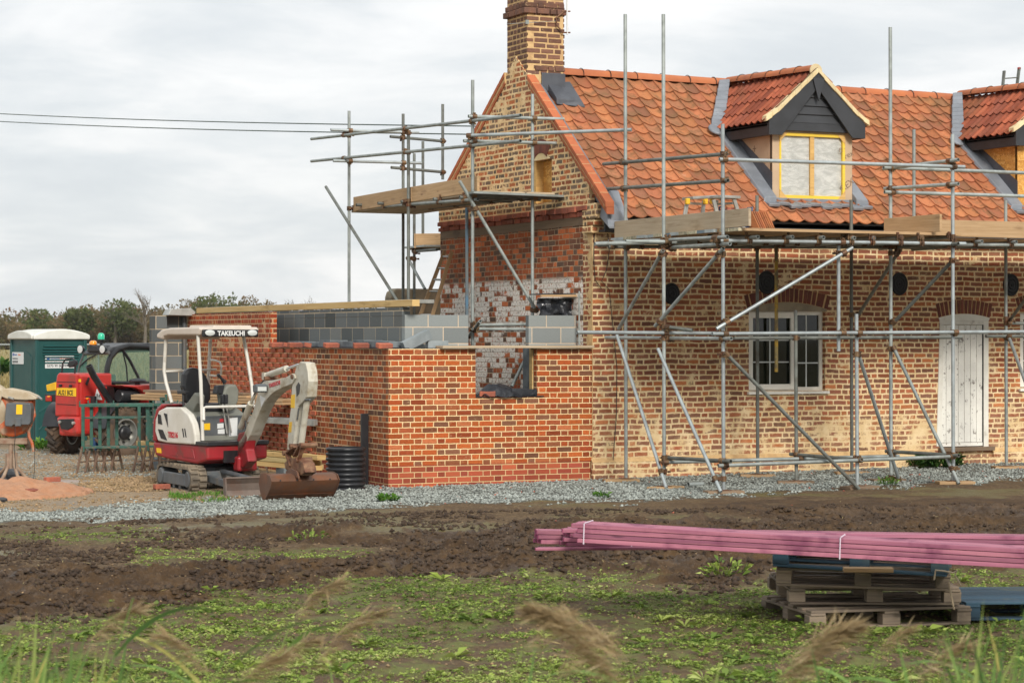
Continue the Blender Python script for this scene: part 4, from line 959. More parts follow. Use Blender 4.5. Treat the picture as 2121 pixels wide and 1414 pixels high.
def text(s,size,mat,M,parent,name='lettering',extr=.0015,sx=1,align='LEFT',bold=0,world=True):
    cu=bpy.data.curves.new('txt','FONT');cu.body=s;cu.size=size;cu.extrude=extr;cu.align_x=align;cu.offset=bold;cu.resolution_u=3
    o=bpy.data.objects.new('txt',cu);COL.objects.link(o);dg=bpy.context.evaluated_depsgraph_get();dg.update()
    me=bpy.data.meshes.new_from_object(o.evaluated_get(dg));bpy.data.objects.remove(o);bpy.data.curves.remove(cu)
    T=(M@Matrix.Scale(sx,4,(1,0,0)))
    if parent is not None and world: T=wm(parent).inverted()@T
    me.transform(T);me.materials.clear();me.materials.append(mat);me.name=name
    ob=bpy.data.objects.new(name,me);COL.objects.link(ob)
    if parent is not None: ob.parent=parent
    return ob
def face(o,xdir,ydir):
    "matrix whose local x = xdir, y = ydir"
    x=Vector(xdir).normalized();y=Vector(ydir);y=(y-x*y.dot(x)).normalized();z=x.cross(y);o=Vector(o)
    return Matrix(((x.x,y.x,z.x,o.x),(x.y,y.y,z.y,o.y),(x.z,y.z,z.z,o.z),(0,0,0,1)))
f,xa,xb=dormer(*dorm[0],'tan_board',True)
dormer(*dorm[1],'osb',False)
# print on the tan board
cp=PX(1556,328,xa-.002)
for s,px,py,sz,ang in (('rex',1556,330,.15,48),('O',1580,352,.17,48)):
    p=PX(px,py,xa-.003);text(s,sz,MT['tan_print'],face(p,(0,-math.cos(R(ang)),math.sin(R(ang))),(0,math.sin(R(ang)),math.cos(R(ang)))),house)
for s,px,py,sz,ang in (('rex',1751,330,.12,25),('O',1745,318,.1,80),('REX',1746,398,.14,35)):
    p=PY(px,py,DF-.003);text(s,sz,MT['tan_print'],face(p,(math.cos(R(ang)),0,math.sin(R(ang))),(-math.sin(R(ang)),0,math.cos(R(ang)))),house)
# loose cable on the corner
cab=MB();pp=[(1232,455),(1222,475),(1221,520),(1222,570),(1228,595),(1238,600)];cab.pipe([PY(a,b,-.03) for a,b in [(1258,480),(1247,462),(1236,462),(1231,490),(1230,540),(1233,580),(1246,598)]],.005,5)
cab.pipe([PY(a,b,-.03) for a,b in [(1258,480),(1262,520),(1256,560),(1246,582),(1262,600),(1268,660),(1278,760),(1277,860),(1271,940),(1268,975),(1282,984)]],.005,5)
cab.build('cable',MT['cable'],house,world=True)
# ---------------------------------------------------------------- extension under construction
EX=-3.065
ext=thing('brick_extension','new orange brick single storey extension, roofless, with one window gap','building',(EX,0,0))
ZD=PY(825,722,0).z           # brickwork top
def P0(px,py): return PY(px,py,0)
oL=P0(985,800).x;oR=P0(1112,800).x;oB=P0(1040,822).z
ZP=PY(812,964,0).z*.5+PY(1225,954,0).z*.5
MT_=MT
mb=MB(); wallY(mb,0,.10,EX,-.012,ZP,ZD,[(oL,oR,oB,ZD)]); mb.build('front_wall',MT['brick_new'],ext,world=True)
mb=MB(); mb.bx(EX-.004,-.04,-.004,.1,-.3,ZP-.002); mb.bx(EX-.004,EX+.1,.1,9.0,-.4,ZP-.002); mb.build('plinth',MT['brick_plinth'],ext,world=True)
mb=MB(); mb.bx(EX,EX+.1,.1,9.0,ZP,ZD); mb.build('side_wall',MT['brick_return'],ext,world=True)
mb=MB(); mb.bx(EX-.03,EX+3.0,-.05,.05,-.3,.005);mb.bx(EX-.035,EX+.05,-.05,9,-.4,.0);mb.build('footing',MT['mortar'],ext,world=True,bevel=.02)
# toothed (projecting header) brick pattern on the side wall
Yat=lambda px:PX(px,800,EX).y
mb=MB();random.seed(5)
for (ya,yb,z0,z1) in ((Yat(620),Yat(470),1.05,1.8),(Yat(655),Yat(540),.30,1.05)):
    z=math.floor((z0+10)/.075)*.075-10
    k=0
    while z<z1:
        y=ya+(k%2)*.17
        while y<yb:
            mb.bx(EX-.02,EX+.02,y,y+.215,z+.007,z+.069);y+=.34
        z+=.075;k+=1
mb.build('projecting_bricks',MT['return_brick'] if 'return_brick' in MT else MT.setdefault('return_brick',pmat('return_brick',srgb('#ac5c3c'),srgb('#9c5238'),7,.9,var=.2,bmp=.004,bsc=40,dirt=srgb('#5c3c34'),dsc=9,dth=(.55,.75),damt=.5)),ext,world=True,bevel=.005)
# outer leaf carried up at the far end with smeared mortar
ya=PX(576,690,EX+.12).y;yb=PX(388,690,EX+.0).y
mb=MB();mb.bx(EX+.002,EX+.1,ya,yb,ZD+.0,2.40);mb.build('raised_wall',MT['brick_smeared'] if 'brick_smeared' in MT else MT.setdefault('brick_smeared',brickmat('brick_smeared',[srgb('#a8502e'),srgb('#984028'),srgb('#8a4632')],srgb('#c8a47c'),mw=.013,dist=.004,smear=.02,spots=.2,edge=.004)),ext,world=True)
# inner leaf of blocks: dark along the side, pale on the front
IX=EX+.42;IY=.45
zb0=PY(900,652,IY).z
mb=MB();mb.bx(IX,IX+.1,IY+.1,yb+.4,.0,2.30);mb.bx(IX-.15,IX+.02,ya+.9,yb+.4,2.305,2.38); mb.build('block_leaf',MT['block'],ext,world=True)
mb=MB();mb.bx(IX+.001,IX+.12,IY+.1,yb+.4,2.305,2.42);mb.build('block_capping_course',MT['block'],ext,world=True)
bl=PY(970,690,IY).x;br=PY(1095,690,IY).x;bl2=PY(1213,690,IY).x
mb=MB();mb.bx(IX,bl,IY,IY+.1,.0,zb0);mb.bx(br,min(bl2,-.03),IY,IY+.1,.0,zb0);mb.bx(bl,br,IY,IY+.1,-.1,oB);mb.build('block_front_leaf',MT['block_new'],ext,world=True)
mb=MB();mb.bx(oR-.0,oR+.12,.1005,IY-.002,oB,ZD+.02);mb.build('cavity_closer',MT['block_cut'],ext,world=True)
mb=MB();mb.bx(oR-.02,oR+.0-.001,.11,.2,oB+.02,oB+.66,off=True);mb.build('timber_fillet',MT['lumber'],ext,world=True)
# damp course strip and insulation upstand along side wall
mb=MB();mb.bx(EX-.03,EX+.12,.0,ya-.02,ZD+.0005,ZD+.006);mb.bx(EX+.1,EX+.3,.0,ya,ZD+.004,ZD+.012);mb.build('damp_course',MT['dpc'],ext,world=True)
mb=MB();y=.3
while y<ya-.5: mb.bx(EX+.125,EX+.40,y,y+.44,ZD+.013,ZD+.10+random.uniform(-.02,.02));y+=.45
mb.build('cavity_insulation',MT['block_cut'],ext,world=True,bevel=.005)
# wall plate timbers
tA=PX(840,632,IX+.05);tB=PX(412,640,IX+.05)
mb=MB();zt=2.43;n=4;L=(tB.y-.2)
mb.beam((IX+.06,.2,zt+.045),(IX+.06,L*.45,zt+.045),.11,.09);mb.beam((IX+.06,L*.45+.01,zt+.045),(IX+.06,tB.y,zt+.045),.11,.09)
mb.build('wall_plate',MT['lumber'],ext,world=True,bevel=.004)
mb=MB();mb.bx(IX+.12,IX+.5,.6,tB.y,zt+.05,zt+.10);mb.build('far_wall_plate',MT['alu'],ext,world=True)
mb=MB();mb.bx(EX-.25,EX+.25,9.0,9.3,-.3,2.32)
yp=9.02;pA=PY(320,650,yp);pB=PY(389,650,yp)
mb=MB();mb.bx(pA.x,pA.x+.20,yp-.06,yp+.3,-.4,2.38);mb.bx(pA.x+.20,EX+.0-.003,yp+.12,yp+.3,-.4,2.38);mb.build('return_wall',MT['block'],ext,world=True)
q=PY(385,700,yp).x
mb=MB();mb.tube((EX-.05,yp+.06,-.3),(EX-.05,yp+.06,2.36),.04,8);mb.build('down_pipe',MT['mach_grey'],ext,world=True)
cA=PY(345,650,yp-.1);cB=PY(392,638,yp-.1)
mb=MB();mb.prism([(cA.x,cA.z-.02),(cB.x+.05,cA.z-.03),(cB.x+.08,cA.z+.03),(cB.x,cA.z+.10),(cA.x+.05,cA.z+.08)],yp-.2,yp+.15,'y');mb.build('metal_flashing',MT['alu'],ext,world=True,bevel=.004)
# plank laid across the opening, with brick dust
a=PY(912,716,-.02);b=PY(1226,715,-.02)
pl=MB();pl.beam((a.x,.02,ZD+.022),(-.03,.02,ZD+.022),.26,.034);tag(pl.build('scaffold_plank',MT['board_grey'],bevel=.004),'weathered plank lying flat along the extension wall top over the window gap','plank')
def brick(x,y,z,rz=0,rx=0,lab=None,mat='loose_brick',d=(.215,.1025,.065),M=None,cat='brick',name='loose_brick',grp=None):
    mb=MB();mb.box((0,0,d[2]/2),d);o=mb.build(name,MT[mat],bevel=.006,origin=(0,0,0));o.location=(x,y,z);o.rotation_euler=(rx,0,rz);
    tag(o,lab,cat,grp);return o
for i,px in enumerate((452,480,520,640,690,752,800)):
    p=PX(px,716,EX+.03); 
    if p.y>ya-.1: p.y=ya-.3-.4*i
    brick(EX+.0,p.y,ZD+.008,rz=random.choice([0.1,-.15,1.3]),rx=random.choice([0,.15]),lab=['loose red brick on the side wall top nearest the white digger canopy','second loose red brick on the side wall top behind the digger canopy','third loose red brick on the black damp course, left of centre','loose red brick on the black damp course under the dark blockwork','loose red brick in the middle of the black damp course','tilted loose brick on the damp course left of the corner','loose red brick on the damp course beside the leaning grey block'][i],grp='loose bricks along the damp course')
# leaning grey block and another
mb=MB();mb.box((0,0,0),(.44,.1,.14));o=mb.build('concrete_block',MT['block_cut2'] if 'block_cut2' in MT else MT.setdefault('block_cut2',pmat('block_cut2',srgb('#8c9496'),srgb('#7c8486'),6,.9,bmp=.002,bsc=60)),bevel=.004,origin=(0,0,0))
p=PY(862,704,.2);o.location=(p.x,.2,ZD+.11);o.rotation_euler=(0,-.42,.1);tag(o,'grey concrete block leaning at a slant on the extension corner','block')
mb=MB();mb.box((0,0,.05),(.3,.1,.1));o=mb.build('concrete_block',MT['block_cut2'],bevel=.004,origin=(0,0,0));p=PY(905,712,.25);o.location=(p.x,.25,ZD+.005);tag(o,'small grey concrete block lying flat beside the leaning block','block')
# black sheeting and things on the sill
sp=thing('sheeting_bundle','crumpled black plastic sheeting bulging over the window sill','plastic sheet',(P0(1055,820).x,.05,oB))
mb=MB();N=16;Mn=12;x0=P0(1002,822).x;x1=P0(1072,822).x
vs=[];fs=[]
for j in range(Mn+1):
    for i in range(N+1):
        s=i/N;t=j/Mn;e=math.sin(math.pi*s)**.6*math.sin(math.pi*t)**.7
        x=x0-.04+(x1-x0+.1)*s;y=-.06+.36*t;z=oB+.012+e*.17+ (vn(s*7,t*6,5)-.5)*.05*1+(vn(s*13,t*11,6)-.5)*.02
        vs.append((x,y,float(z)))
for j in range(Mn):
    for i in range(N): a=j*(N+1)+i;fs.append((a,a+1,a+N+2,a+N+1))
mb.add(vs,fs);mb.build('sheet',MT['poly'],sp,world=True,smooth=25)
mb=MB();mb.bx(oL+.0,oR+.1,-.02,.3,oB+.001,oB+.012);mb.build('sheet_edge',MT['poly'],sp,world=True)
brick(P0(1010,815).x,-.0,oB+.014,rz=-.5,rx=.1,lab='orange brick on the left end of the black sheeting in the window gap')
mb=MB();mb.box((0,0,.05),(.26,.2,.1));o=mb.build('wrapped_block',MT['poly'],bevel=.01,origin=(0,0,0));o.location=(P0(1077,815).x,.07,oB+.014);tag(o,'dark grey block holding down the black sheeting on the sill','block')
mb=MB();mb.box((0,0,.045),(.16,.18,.09));o=mb.build('wrapped_block',MT['poly'],bevel=.01,origin=(0,0,0));o.location=(P0(1102,815).x,.08,oB+.014);tag(o,'smaller dark block at the right end of the sill sheeting','block')
# black polythene over a timber frame against the gable
pc=thing('polythene_cover','black polythene draped below a thin timber board above the pale blocks','plastic sheet',(PX(1165,650,-.35).x,1.0,zb0))
yy=.62
A=PY(1116,616,yy);B=PY(1216,614,yy);zbt=PY(1160,654,yy).z
mb=MB();N=26;Mn=10;vs=[];fs=[]
for j in range(Mn+1):
    for i in range(N+1):
        s=i/N;t=j/Mn;x=A.x+(B.x-A.x)*s+ (.03*math.sin(t*5))*(s-.5);y=yy+(vn(s*9,t*3,9)-.5)*.14+(vn(s*20,t*9,12)-.5)*.05;z=A.z-.01+(zbt-A.z)*t
        vs.append((float(x),float(y),float(z)))
for j in range(Mn):
    for i in range(N): a=j*(N+1)+i;fs.append((a,a+1,a+N+2,a+N+1))
mb.add(vs,fs);mb.build('sheet',MT['poly'],pc,world=True,smooth=25)
mb=MB();mb.beam((A.x-.02,yy-.1,A.z+.02),(B.x,yy-.1,A.z+.03),.05,.03);mb.build('batten',MT['board'],pc,world=True)
mb=MB();vs=[]
mb.bx(A.x,B.x,yy-.1,yy+.3,A.z+.04,A.z+.055);mb.build('top_sheet',MT['poly'],pc,world=True)
mb=MB();q=PY(1221,640,.3);mb.tube((-.06,.3,1.9),(-.06,.3,q.z+.25),.012,6);mb.build('prop',MT['galv'],pc,world=True)
# rough rendered wall behind, wooden ladder
mb=MB();a=PY(810,640,7);b=PY(905,598,7);w=b.x-a.x
mb.prism([(a.x,0),(b.x+.2,0),(b.x+.2,b.z),(a.x+.12,b.z),(a.x+.03,b.z-.06),(a.x,b.z-.15)],7,7.3,'y');tag(mb.build('rendered_wall',MT['render'],bevel=.03),'rough grey-brown rendered wall with a rounded end behind the wooden ladder','wall')
ld=thing('wooden_ladder','old weathered wooden ladder leaning against the left end of the gable','ladder',(-1.4,4.6,0))
st_=[(PX(867,662,-.75),PX(921,520,-.14)),(PX(893,662,-.75),PX(936,521,-.14))]
for a,b in st_: mb=MB();mb.beam(a,b,.03,.06,up=(1,0,.2));mb.build('stile',MT['board'],ld,world=True,bevel=.004)
for k in range(6):
    t=.08+k*.17;mb=MB();mb.tube(st_[0][1].lerp(st_[0][0],t),st_[1][1].lerp(st_[1][0],t),.016,8);mb.build('rung',MT['alu'],ld,world=True,smooth=40)
# ---------------------------------------------------------------- scaffolds
TR=.0242
def closest(p1,q1,p2,q2):
    d1=q1-p1;d2=q2-p2;r=p1-p2;a=d1.dot(d1);e=d2.dot(d2);f=d2.dot(r);b=d1.dot(d2);c=d1.dot(r);den=a*e-b*b
    s=min(1,max(0,(b*f-c*e)/den)) if den>1e-9 else 0
    t=min(1,max(0,(b*s+f)/e)); s=min(1,max(0,(b*t-c)/a))
    return p1+d1*s,p2+d2*t
class Scaf:
    def __init__(s,root): s.root=root;s.T=[];s.n=0
    def tube(s,kind,p,q,mat='galv'):
        p=Vector(p);q=Vector(q);mb=MB();mb.pipe([p,q],TR,12,hollow=True);o=mb.build(kind,MT[mat],s.root,world=True,smooth=40)
        s.T.append((kind,p,q));return o
    def couple(s,maxd=.16,lim=98):
        std=[t for t in s.T if t[0]=='standard'];oth=[t for t in s.T if t[0]!='standard'];pairs=[(a,b) for a in std for b in oth]
        led=[t for t in oth if t[0] in('ledger','guard_rail')];tr=[t for t in oth if t[0] in('transom',)]
        pairs+=[(a,b) for a in led for b in tr]
        random.seed(3)
        for a,b in pairs:
            x,y=closest(a[1],a[2],b[1],b[2])
            if (x-y).length>maxd or s.n>=lim: continue
            da=(a[2]-a[1]).normalized();db=(b[2]-b[1]).normalized();mb=MB();mb.n=0
            mb.pipe([x-da*.034,x+da*.034],TR+.012,10);mb.pipe([y-db*.034,y+db*.034],TR+.012,10)
            if (x-y).length>.02: mb.beam(x,y,.04,.05,up=da)
            n=da.cross(db); n=n.normalized() if n.length>.1 else Vector((0,-1,0))
            sg=random.choice((1,-1))
            for (c,dd,ee) in ((x,da,db),(y,db,da)):
                w=(ee*sg)-(dd*(ee*sg).dot(dd)); w.normalize()
                o=c+w*(TR+.016);mb.box(tuple(o),(.03,.03,.03));mb.tube(o-n*.04,o+n*.065,.009,6);mb.box(tuple(o+n*.055),(.028,.028,.028))
            mb.build('coupler',MT['coupler'],s.root,world=True);s.n+=1
fs_=thing('front_scaffold','tall galvanised tube scaffold along the cottage front with boarded platform','scaffolding',(1.7,-2.2,0))
F=Scaf(fs_);G=lambda p:gz(p.x,p.y)
stand=[(1295,30,-.67,None,'galv'),(1374,30,-2.2,None,'galv'),(1497,257,-3.49,None,'galv_light'),(1568,405,-.79,None,'galv_dark'),(1608,500,-1.6,770,'yellow_tube'),(1648,642,-2.35,None,'galv_dark'),(1737,500,-3.6,727,'galv_light'),(1763,414,-1.06,None,'galv_dark'),(1774,650,-3.67,None,'galv_light'),(1844,57,-2.65,None,'galv'),(1893,268,-.75,492,'galv'),(1973,278,-3.82,None,'galv_light'),(2083,415,-1.26,None,'galv')]
feet=[]
for px,yt,Y,yb,mt in stand:
    a=PY(px,yt,Y);z=gz(a.x,Y)+.05 if yb is None else PY(px,yb,Y).z
    F.tube('standard',(a.x+ (.012 if yb is None else 0),Y,z),a,mt)
    if yb is None: feet.append((a.x+.012,Y,z-.05))
o=TR*2+.004
for k,x1,y1,Y1,x2,y2,Y2,mt in [
 ('guard_rail',1250,340,-.1,1505,319,-3.55,'galv_dark'),('guard_rail',1253,392,-.1,1508,374,-3.6,'galv_dark'),
 ('guard_rail',1490,330,-3.49-o,1998,346,-3.82-o,'galv_light'),
 ('guard_rail',1830,350,-2.5,1985,331,-4.0,'galv'),('guard_rail',1832,391,-2.5,1985,381,-4.0,'galv'),
 ('guard_rail',1830,347,-2.65-o,2140,359,-2.7-o,'galv'),('guard_rail',1832,398,-2.65-o,2140,407,-2.7-o,'galv'),
 ('ledger',1481,498,-3.49-o,2000,505,-3.82-o,'galv_light'),('ledger',1232,505,-2.2-o,1400,502,-2.2-o,'galv'),
 ('ledger',1296,500,-2.2-o,2140,508,-2.65-o,'galv'),('ledger',1260,511,-.67-o,2140,512,-.9-o,'galv_dark'),
 ('ledger',1383,513,-2.1,1512,505,-3.75,'galv'),('ledger',1240,508,-.3,1420,498,-2.5,'galv_dark'),
 ('ledger',1845,512,-2.5,1985,505,-4.0,'galv_dark'),
 ('ledger',1195,688,-2.2-o,1490,690,-2.2-o,'galv_light'),('ledger',1475,691,-3.49-o,2140,687,-3.95-o,'galv_light'),
 ('ledger',1255,699,-.5,1515,701,-3.7,'galv'),('ledger',1520,700,-2.25,1992,698,-2.55,'galv_dark'),('ledger',2042,696,-1.26-o,2140,696,-1.3-o,'galv_dark'),
 ('ledger',1374,947,-2.1,1514,955,-3.7,'galv_dark'),('ledger',1374,957,-2.2-o,1862,944,-2.6-o,'galv'),
 ('ledger',1488,964,-3.49-o,1972,945,-3.82-o,'galv'),('ledger',1637,940,-2.2,1785,952,-3.8,'galv_dark'),('ledger',1835,934,-2.5,1986,943,-4.0,'galv_dark'),
 ('ledger',2090,669,-1.3,2140,670,-1.3,'galv_dark'),
 ('brace',1281,681,-.75,1373,519,-2.25,'galv'),('brace',1357,675,-2.1,1498,514,-3.6,'galv'),('brace',1484,681,-3.6,1766,513,-3.75,'galv_light'),
 ('brace',1503,731,-3.6,1779,1012,-3.85,'galv_dark'),('brace',1278,694,-.85,1380,1010,-2.35,'galv_light'),('brace',1363,722,-2.3,1493,1018,-3.62,'galv_light'),
 ('brace',1778,733,-3.6,1863,996,-2.75,'galv_light'),('brace',1852,722,-2.75,1986,1001,-3.95,'galv'),('brace',1778,652,-1.1,1859,525,-2.6,'galv_dark'),
 ('brace',1852,667,-2.75,1973,540,-3.75,'galv_dark'),('brace',2090,699,-1.4,2140,835,-2.6,'galv_light'),('brace',2094,660,-1.3,2140,598,-2.6,'galv_dark'),
 ('ledger',1383,677,-2.3,1434,684,-2.6,'galv_dark')]:
    F.tube(k,PY(x1,y1,Y1),PY(x2,y2,Y2),mt)
DZ=3.335
for px,py in ((1507,491),(1570,491),(1642,491),(1706,492),(1770,493),(1811,493),(1866,492),(1907,493),(1971,491)):
    a=PY(px,py,-3.8);F.tube('transom',a,(a.x,-.35,DZ-.03),'galv')
a=PY(2034,500,-2.8);F.tube('transom',a,(a.x,-.35,DZ-.03),'galv');a=PY(2105,501,-2.8);F.tube('transom',a,(a.x,-.35,DZ-.03),'galv')
for yv in (-1.3,-2.9): 
    a=PY(1262,497,-.4);F.tube('transom',(a.x+.12,yv,DZ-.03),(1.0,yv,DZ-.03),'galv_dark')
F.couple()
# deck boards and toe boards
y=-3.66;XL=PY(1260,494,-.4).x
xF=PY(1985,490,-3.7).x
while y<-.45:
    mb=MB();s=random.uniform(-.04,.04);x1=xF if y<-2.6 else 9
    x0=XL+s if y>-3.3 else XL+.05+s
    mb.beam((x0,y,DZ+.019+random.uniform(-.003,.003)),(x1,y,DZ+.019),.222,.036);mb.build('deck_board',MT['board'],fs_,world=True,bevel=.003)
    mb=MB();mb.bx(x0-.004,x0+.05,y-.112,y+.112,DZ-.001,DZ+.039);mb.build('board_end_band',MT[random.choice(['board_end','board_end','galv_light','blue_tube'])],fs_,world=True);y+=.228
def toe(p,q,mt,h=.225): mb=MB();mb.beam(p,q,.038,h);mb.build('toe_board',MT[mt],fs_,world=True,bevel=.004)
zt=DZ+.04+.113
a=PX(1275,475,XL+.06)
toe((XL+.06,a.y,zt),(XL+.06+.06,-3.95,zt+.01),'board_grey')
a=PY(1833,470,-2.72);b=PY(1970,470,-3.95)
toe((a.x,-2.72,zt),(a.x+.02,-3.95,zt),'board');toe((b.x+.05,-2.78,zt),(9,-2.78,zt),'board')
# sole boards
names=['brown timber sole board under the leftmost standard by the cottage corner','timber sole board under the second standard from the left','sole board half in mud under the third standard from the left','dark sole board under the standard left of the cottage window','light timber sole board under the standard below the window','sole board against the plinth between window and door','muddy sole board under the bright short standard','split sole board beside the gravel near the green weeds','sole board at the foot of the standard in front of the white door','dark sole board near the wall right of the white door']
for i,(x,y_,z) in enumerate(feet):
    mb=MB();mb.box((0,0,.018),(.48,.22,.038));o=mb.build('sole_board',MT[random.choice(['board_old','board'])],bevel=.004,origin=(0,0,0));o.location=(x+random.uniform(-.08,.08),y_,z+.0);o.rotation_euler=(0,0,random.uniform(-.6,.3));tag(o,names[i%10],'board','sole boards under the front scaffold')
    mb=MB();mb.box((x,y_,z+.042),(.15,.15,.006));mb.build('base_plate',MT['rust'],fs_,world=True)
# left scaffold round the gable
ls_=thing('gable_scaffold','galvanised tube scaffold with boarded platform rising left of the gable','scaffolding',(-1.3,3.5,0))
L=Scaf(ls_);LX=-1.338
def stx(px,yt,yb,Y,mt='galv',X=None):
    a=PY(px,yt,Y);b=PY(px,yb,Y) if yb else Vector((a.x,Y,.05));L.tube('standard',(a.x,Y,b.z),a,mt)
stx(723,230,None,5.95);stx(846,275,None,3.467,'galv_dark');stx(979,166,None,1.107);stx(1103,195,None,1.107);stx(835,236,None,5.85,'galv_dark')
stx(967,430,None,1.75,'blue_tube');stx(917,216,372,5.95,'galv_dark');stx(858,318,None,7.0,'galv_dark');stx(876,293,490,7.0,'galv_dark')
o2=TR*2+.004
for k,x1,y1,Y1,x2,y2,Y2,mt in [
 ('guard_rail',645,288,7.4,1078,239,-.45,'galv'),('guard_rail',645,334,7.4,1078,292,-.45,'galv'),
 ('guard_rail',685,269,5.9,868,275,5.8,'galv_light'),('guard_rail',690,333,5.9,873,338,5.8,'galv_light'),
 ('guard_rail',970,241,1.05,1168,247,1.05,'galv'),('guard_rail',960,292,1.05,1158,297,1.05,'galv'),
 ('guard_rail',970,281,1.0,1308,269,-.62,'galv_light'),
 ('guard_rail',808,283,5.85,922,293,5.95,'galv_dark'),('guard_rail',810,347,5.85,923,357,5.95,'galv_dark'),
 ('ledger',733,432,5.95,990,413,.95,'galv'),('ledger',835,436,5.6,1110,408,1.0,'galv_dark'),
 ('ledger',975,404,1.05,1168,411,1.0,'galv_dark'),('ledger',855,516,7.0,912,516,7.0,'galv_dark'),('ledger',862,520,6.9,905,517,6.0,'galv_dark'),
 ('brace',675,387,6.4,826,628,3.5,'galv_dark'),('brace',952,375,1.0,1113,647,1.0,'galv'),('brace',845,535,7.0,880,598,6.4,'galv'),
 ('ledger',978,673,1.05,1100,671,1.05,'galv'),('ledger',978,681,1.0,1100,682,1.0,'galv'),('transom',972,694,1.6,995,665,.5,'galv'),
 ('brace',1060,800,.8,1096,727,.95,'galv')]:
    L.tube(k,PY(x1,y1,Y1),PY(x2,y2,Y2),mt)
for px in (745,790,838,905,960):
    a=PX(px,420,LX);z=PX(px,432-(px-733)*.07,LX).z+.05;L.tube('transom',(LX-.06,a.y,z),(-.12,a.y,z),'galv_dark')
for x in (1,):
    pass
L.couple(.18)
def toeL(p,q,mt='board',h=.225): mb=MB();mb.beam(p,q,.038,h);mb.build('toe_board',MT[mt],ls_,world=True,bevel=.004)
pa=PX(728,392,LX+.05);pb=PX(846,380,LX+.05);pc_=PX(985,372,LX+.05);zL=PX(850,421,LX+.05).z
toeL((LX+.05,PX(728,400,LX).y,zL+.11),(LX+.05,PX(848,400,LX).y,zL+.13));toeL((LX+.06,PX(846,400,LX).y,zL+.13),(LX+.06,PX(983,400,LX).y,zL+.14))
x=LX+.17
while x<-.2:
    mb=MB();mb.beam((x,PX(985,400,LX).y-.1+random.uniform(-.03,.03),zL+.02),(x,6.0,zL+.0),.222,.036,up=(0,0,1));mb.build('deck_board',MT['board_grey'],ls_,world=True,bevel=.003);x+=.228
mb=MB();mb.beam(PY(975,399,.9),PY(1163,407,.9),.2,.03);mb.build('deck_board',MT['galv'],ls_,world=True)
mb=MB();mb.beam(PY(860,499,6.8),PY(925,498,6.8),.038,.24);mb.beam(PY(860,499,6.8),PY(868,499,7.5),.038,.24);mb.build('toe_board',MT['board'],ls_,world=True,bevel=.003)
mb=MB();mb.beam(PY(856,511,6.9),PY(925,511,6.9),.9,.03);mb.build('deck_board',MT['galv_light'],ls_,world=True)
# ---------------------------------------------------------------- things on the front platform
dk=DZ+.04
def PK(px,py): return PZ(px,py,dk)
hop=thing('hop_up_bench','folding white aluminium work platform with yellow corner joints on the scaffold deck','work platform',(PY(1470,480,-1.7).x,-1.7,dk))
def HP(px,py,Y): return PY(px,py,Y)
mb=MB();mb.beam(HP(1424,411,-1.7),HP(1476,408,-1.7),.3,.035);mb.beam(HP(1481,408,-2.1),HP(1522,410,-2.1),.3,.035);mb.each('bench_top',MT['alu'],hop,world=True,bevel=.004)
for a,b,Y in (((1424,414),(1412,470),-1.8),((1458,416),(1451,462),-1.4),((1478,414),(1496,470),-2.1),((1520,412),(1544,479),-2.2),((1484,414),(1480,470),-1.9)):
    p=HP(a[0],a[1],Y);q=HP(b[0],b[1],Y);q.z=dk;mb=MB();mb.beam(p,q,.05,.03,up=(0,1,0));mb.build('leg',MT['alu'],hop,world=True,bevel=.003)
for a in ((1424,417,-1.85),(1475,416,-1.95),(1461,417,-1.45)):
    p=HP(*a);mb=MB();mb.box(tuple(p),(.06,.05,.08));mb.build('corner_joint',MT['yellow'],hop,world=True,bevel=.01)
mb=MB();mb.beam(HP(1427,421,-1.8),HP(1457,423,-1.4),.03,.03);mb.beam(HP(1486,423,-1.9),HP(1518,421,-2.1),.03,.03);mb.each('stretcher',MT['alu'],hop,world=True)
tb=thing('blue_tub','dark blue flexible builder tub full of rubble on the scaffold deck','tub',PY(1524,480,-1.5)[:2]+(dk,))
mb=MB();mb.lathe([(.155,0),(.165,.02),(.215,.34),(.225,.35),(.215,.355),(.195,.33),(.15,.03),(.01,.03)],n=24);mb.build('bucket_body',MT['blue_tub'],tb,smooth=40)
mb=MB()
for s in (-1,1): mb.pipe([(s*.21,-.07,.33),(s*.225,-.06,.40),(s*.225,.06,.40),(s*.21,.07,.33)],.012,6)
mb.each('handle',MT['blue_tub'],tb,smooth=40)
mb=MB()
for i in range(40):
    A=random.random()*6.28;r=random.random()**.5*.17;mb.box((r*math.cos(A),r*math.sin(A),.33+random.random()*.05),(.06,.05,.04),M=None)
mb.build('rubble',MT['loose_brick'],tb)
ts=thing('pantile_stack','stack of curved orange pantiles leaning on edge on the scaffold deck','roof tiles',PY(1572,482,-1.6)[:2]+(dk,))
for i in range(8):
    mb=MB();vs=[];n=9;tl=R(28)
    for k in range(n):
        s=k/(n-1);h=.03*math.cos((s+.06)*6.283)
        for (v,t) in ((0,0),(.34,0),(0,.014),(.34,.014)):
            vs.append((-.10+i*.034+(h+t)*math.cos(tl)-v*math.sin(tl)+.02,-.16+s*.24,v*math.cos(tl)+(h+t)*math.sin(tl)+.02))
    fs=[]
    for k in range(n-1): a=4*k;b=4*(k+1);fs+=[(a,b,b+1,a+1),(a+2,a+3,b+3,b+2),(a,a+2,b+2,b),(a+1,b+1,b+3,a+3)]
    fs+=[(0,1,3,2),(4*n-4,4*n-2,4*n-1,4*n-3)]
    mb.add(vs,fs);mb.build('pantile',MT['tile'],ts,smooth=50)
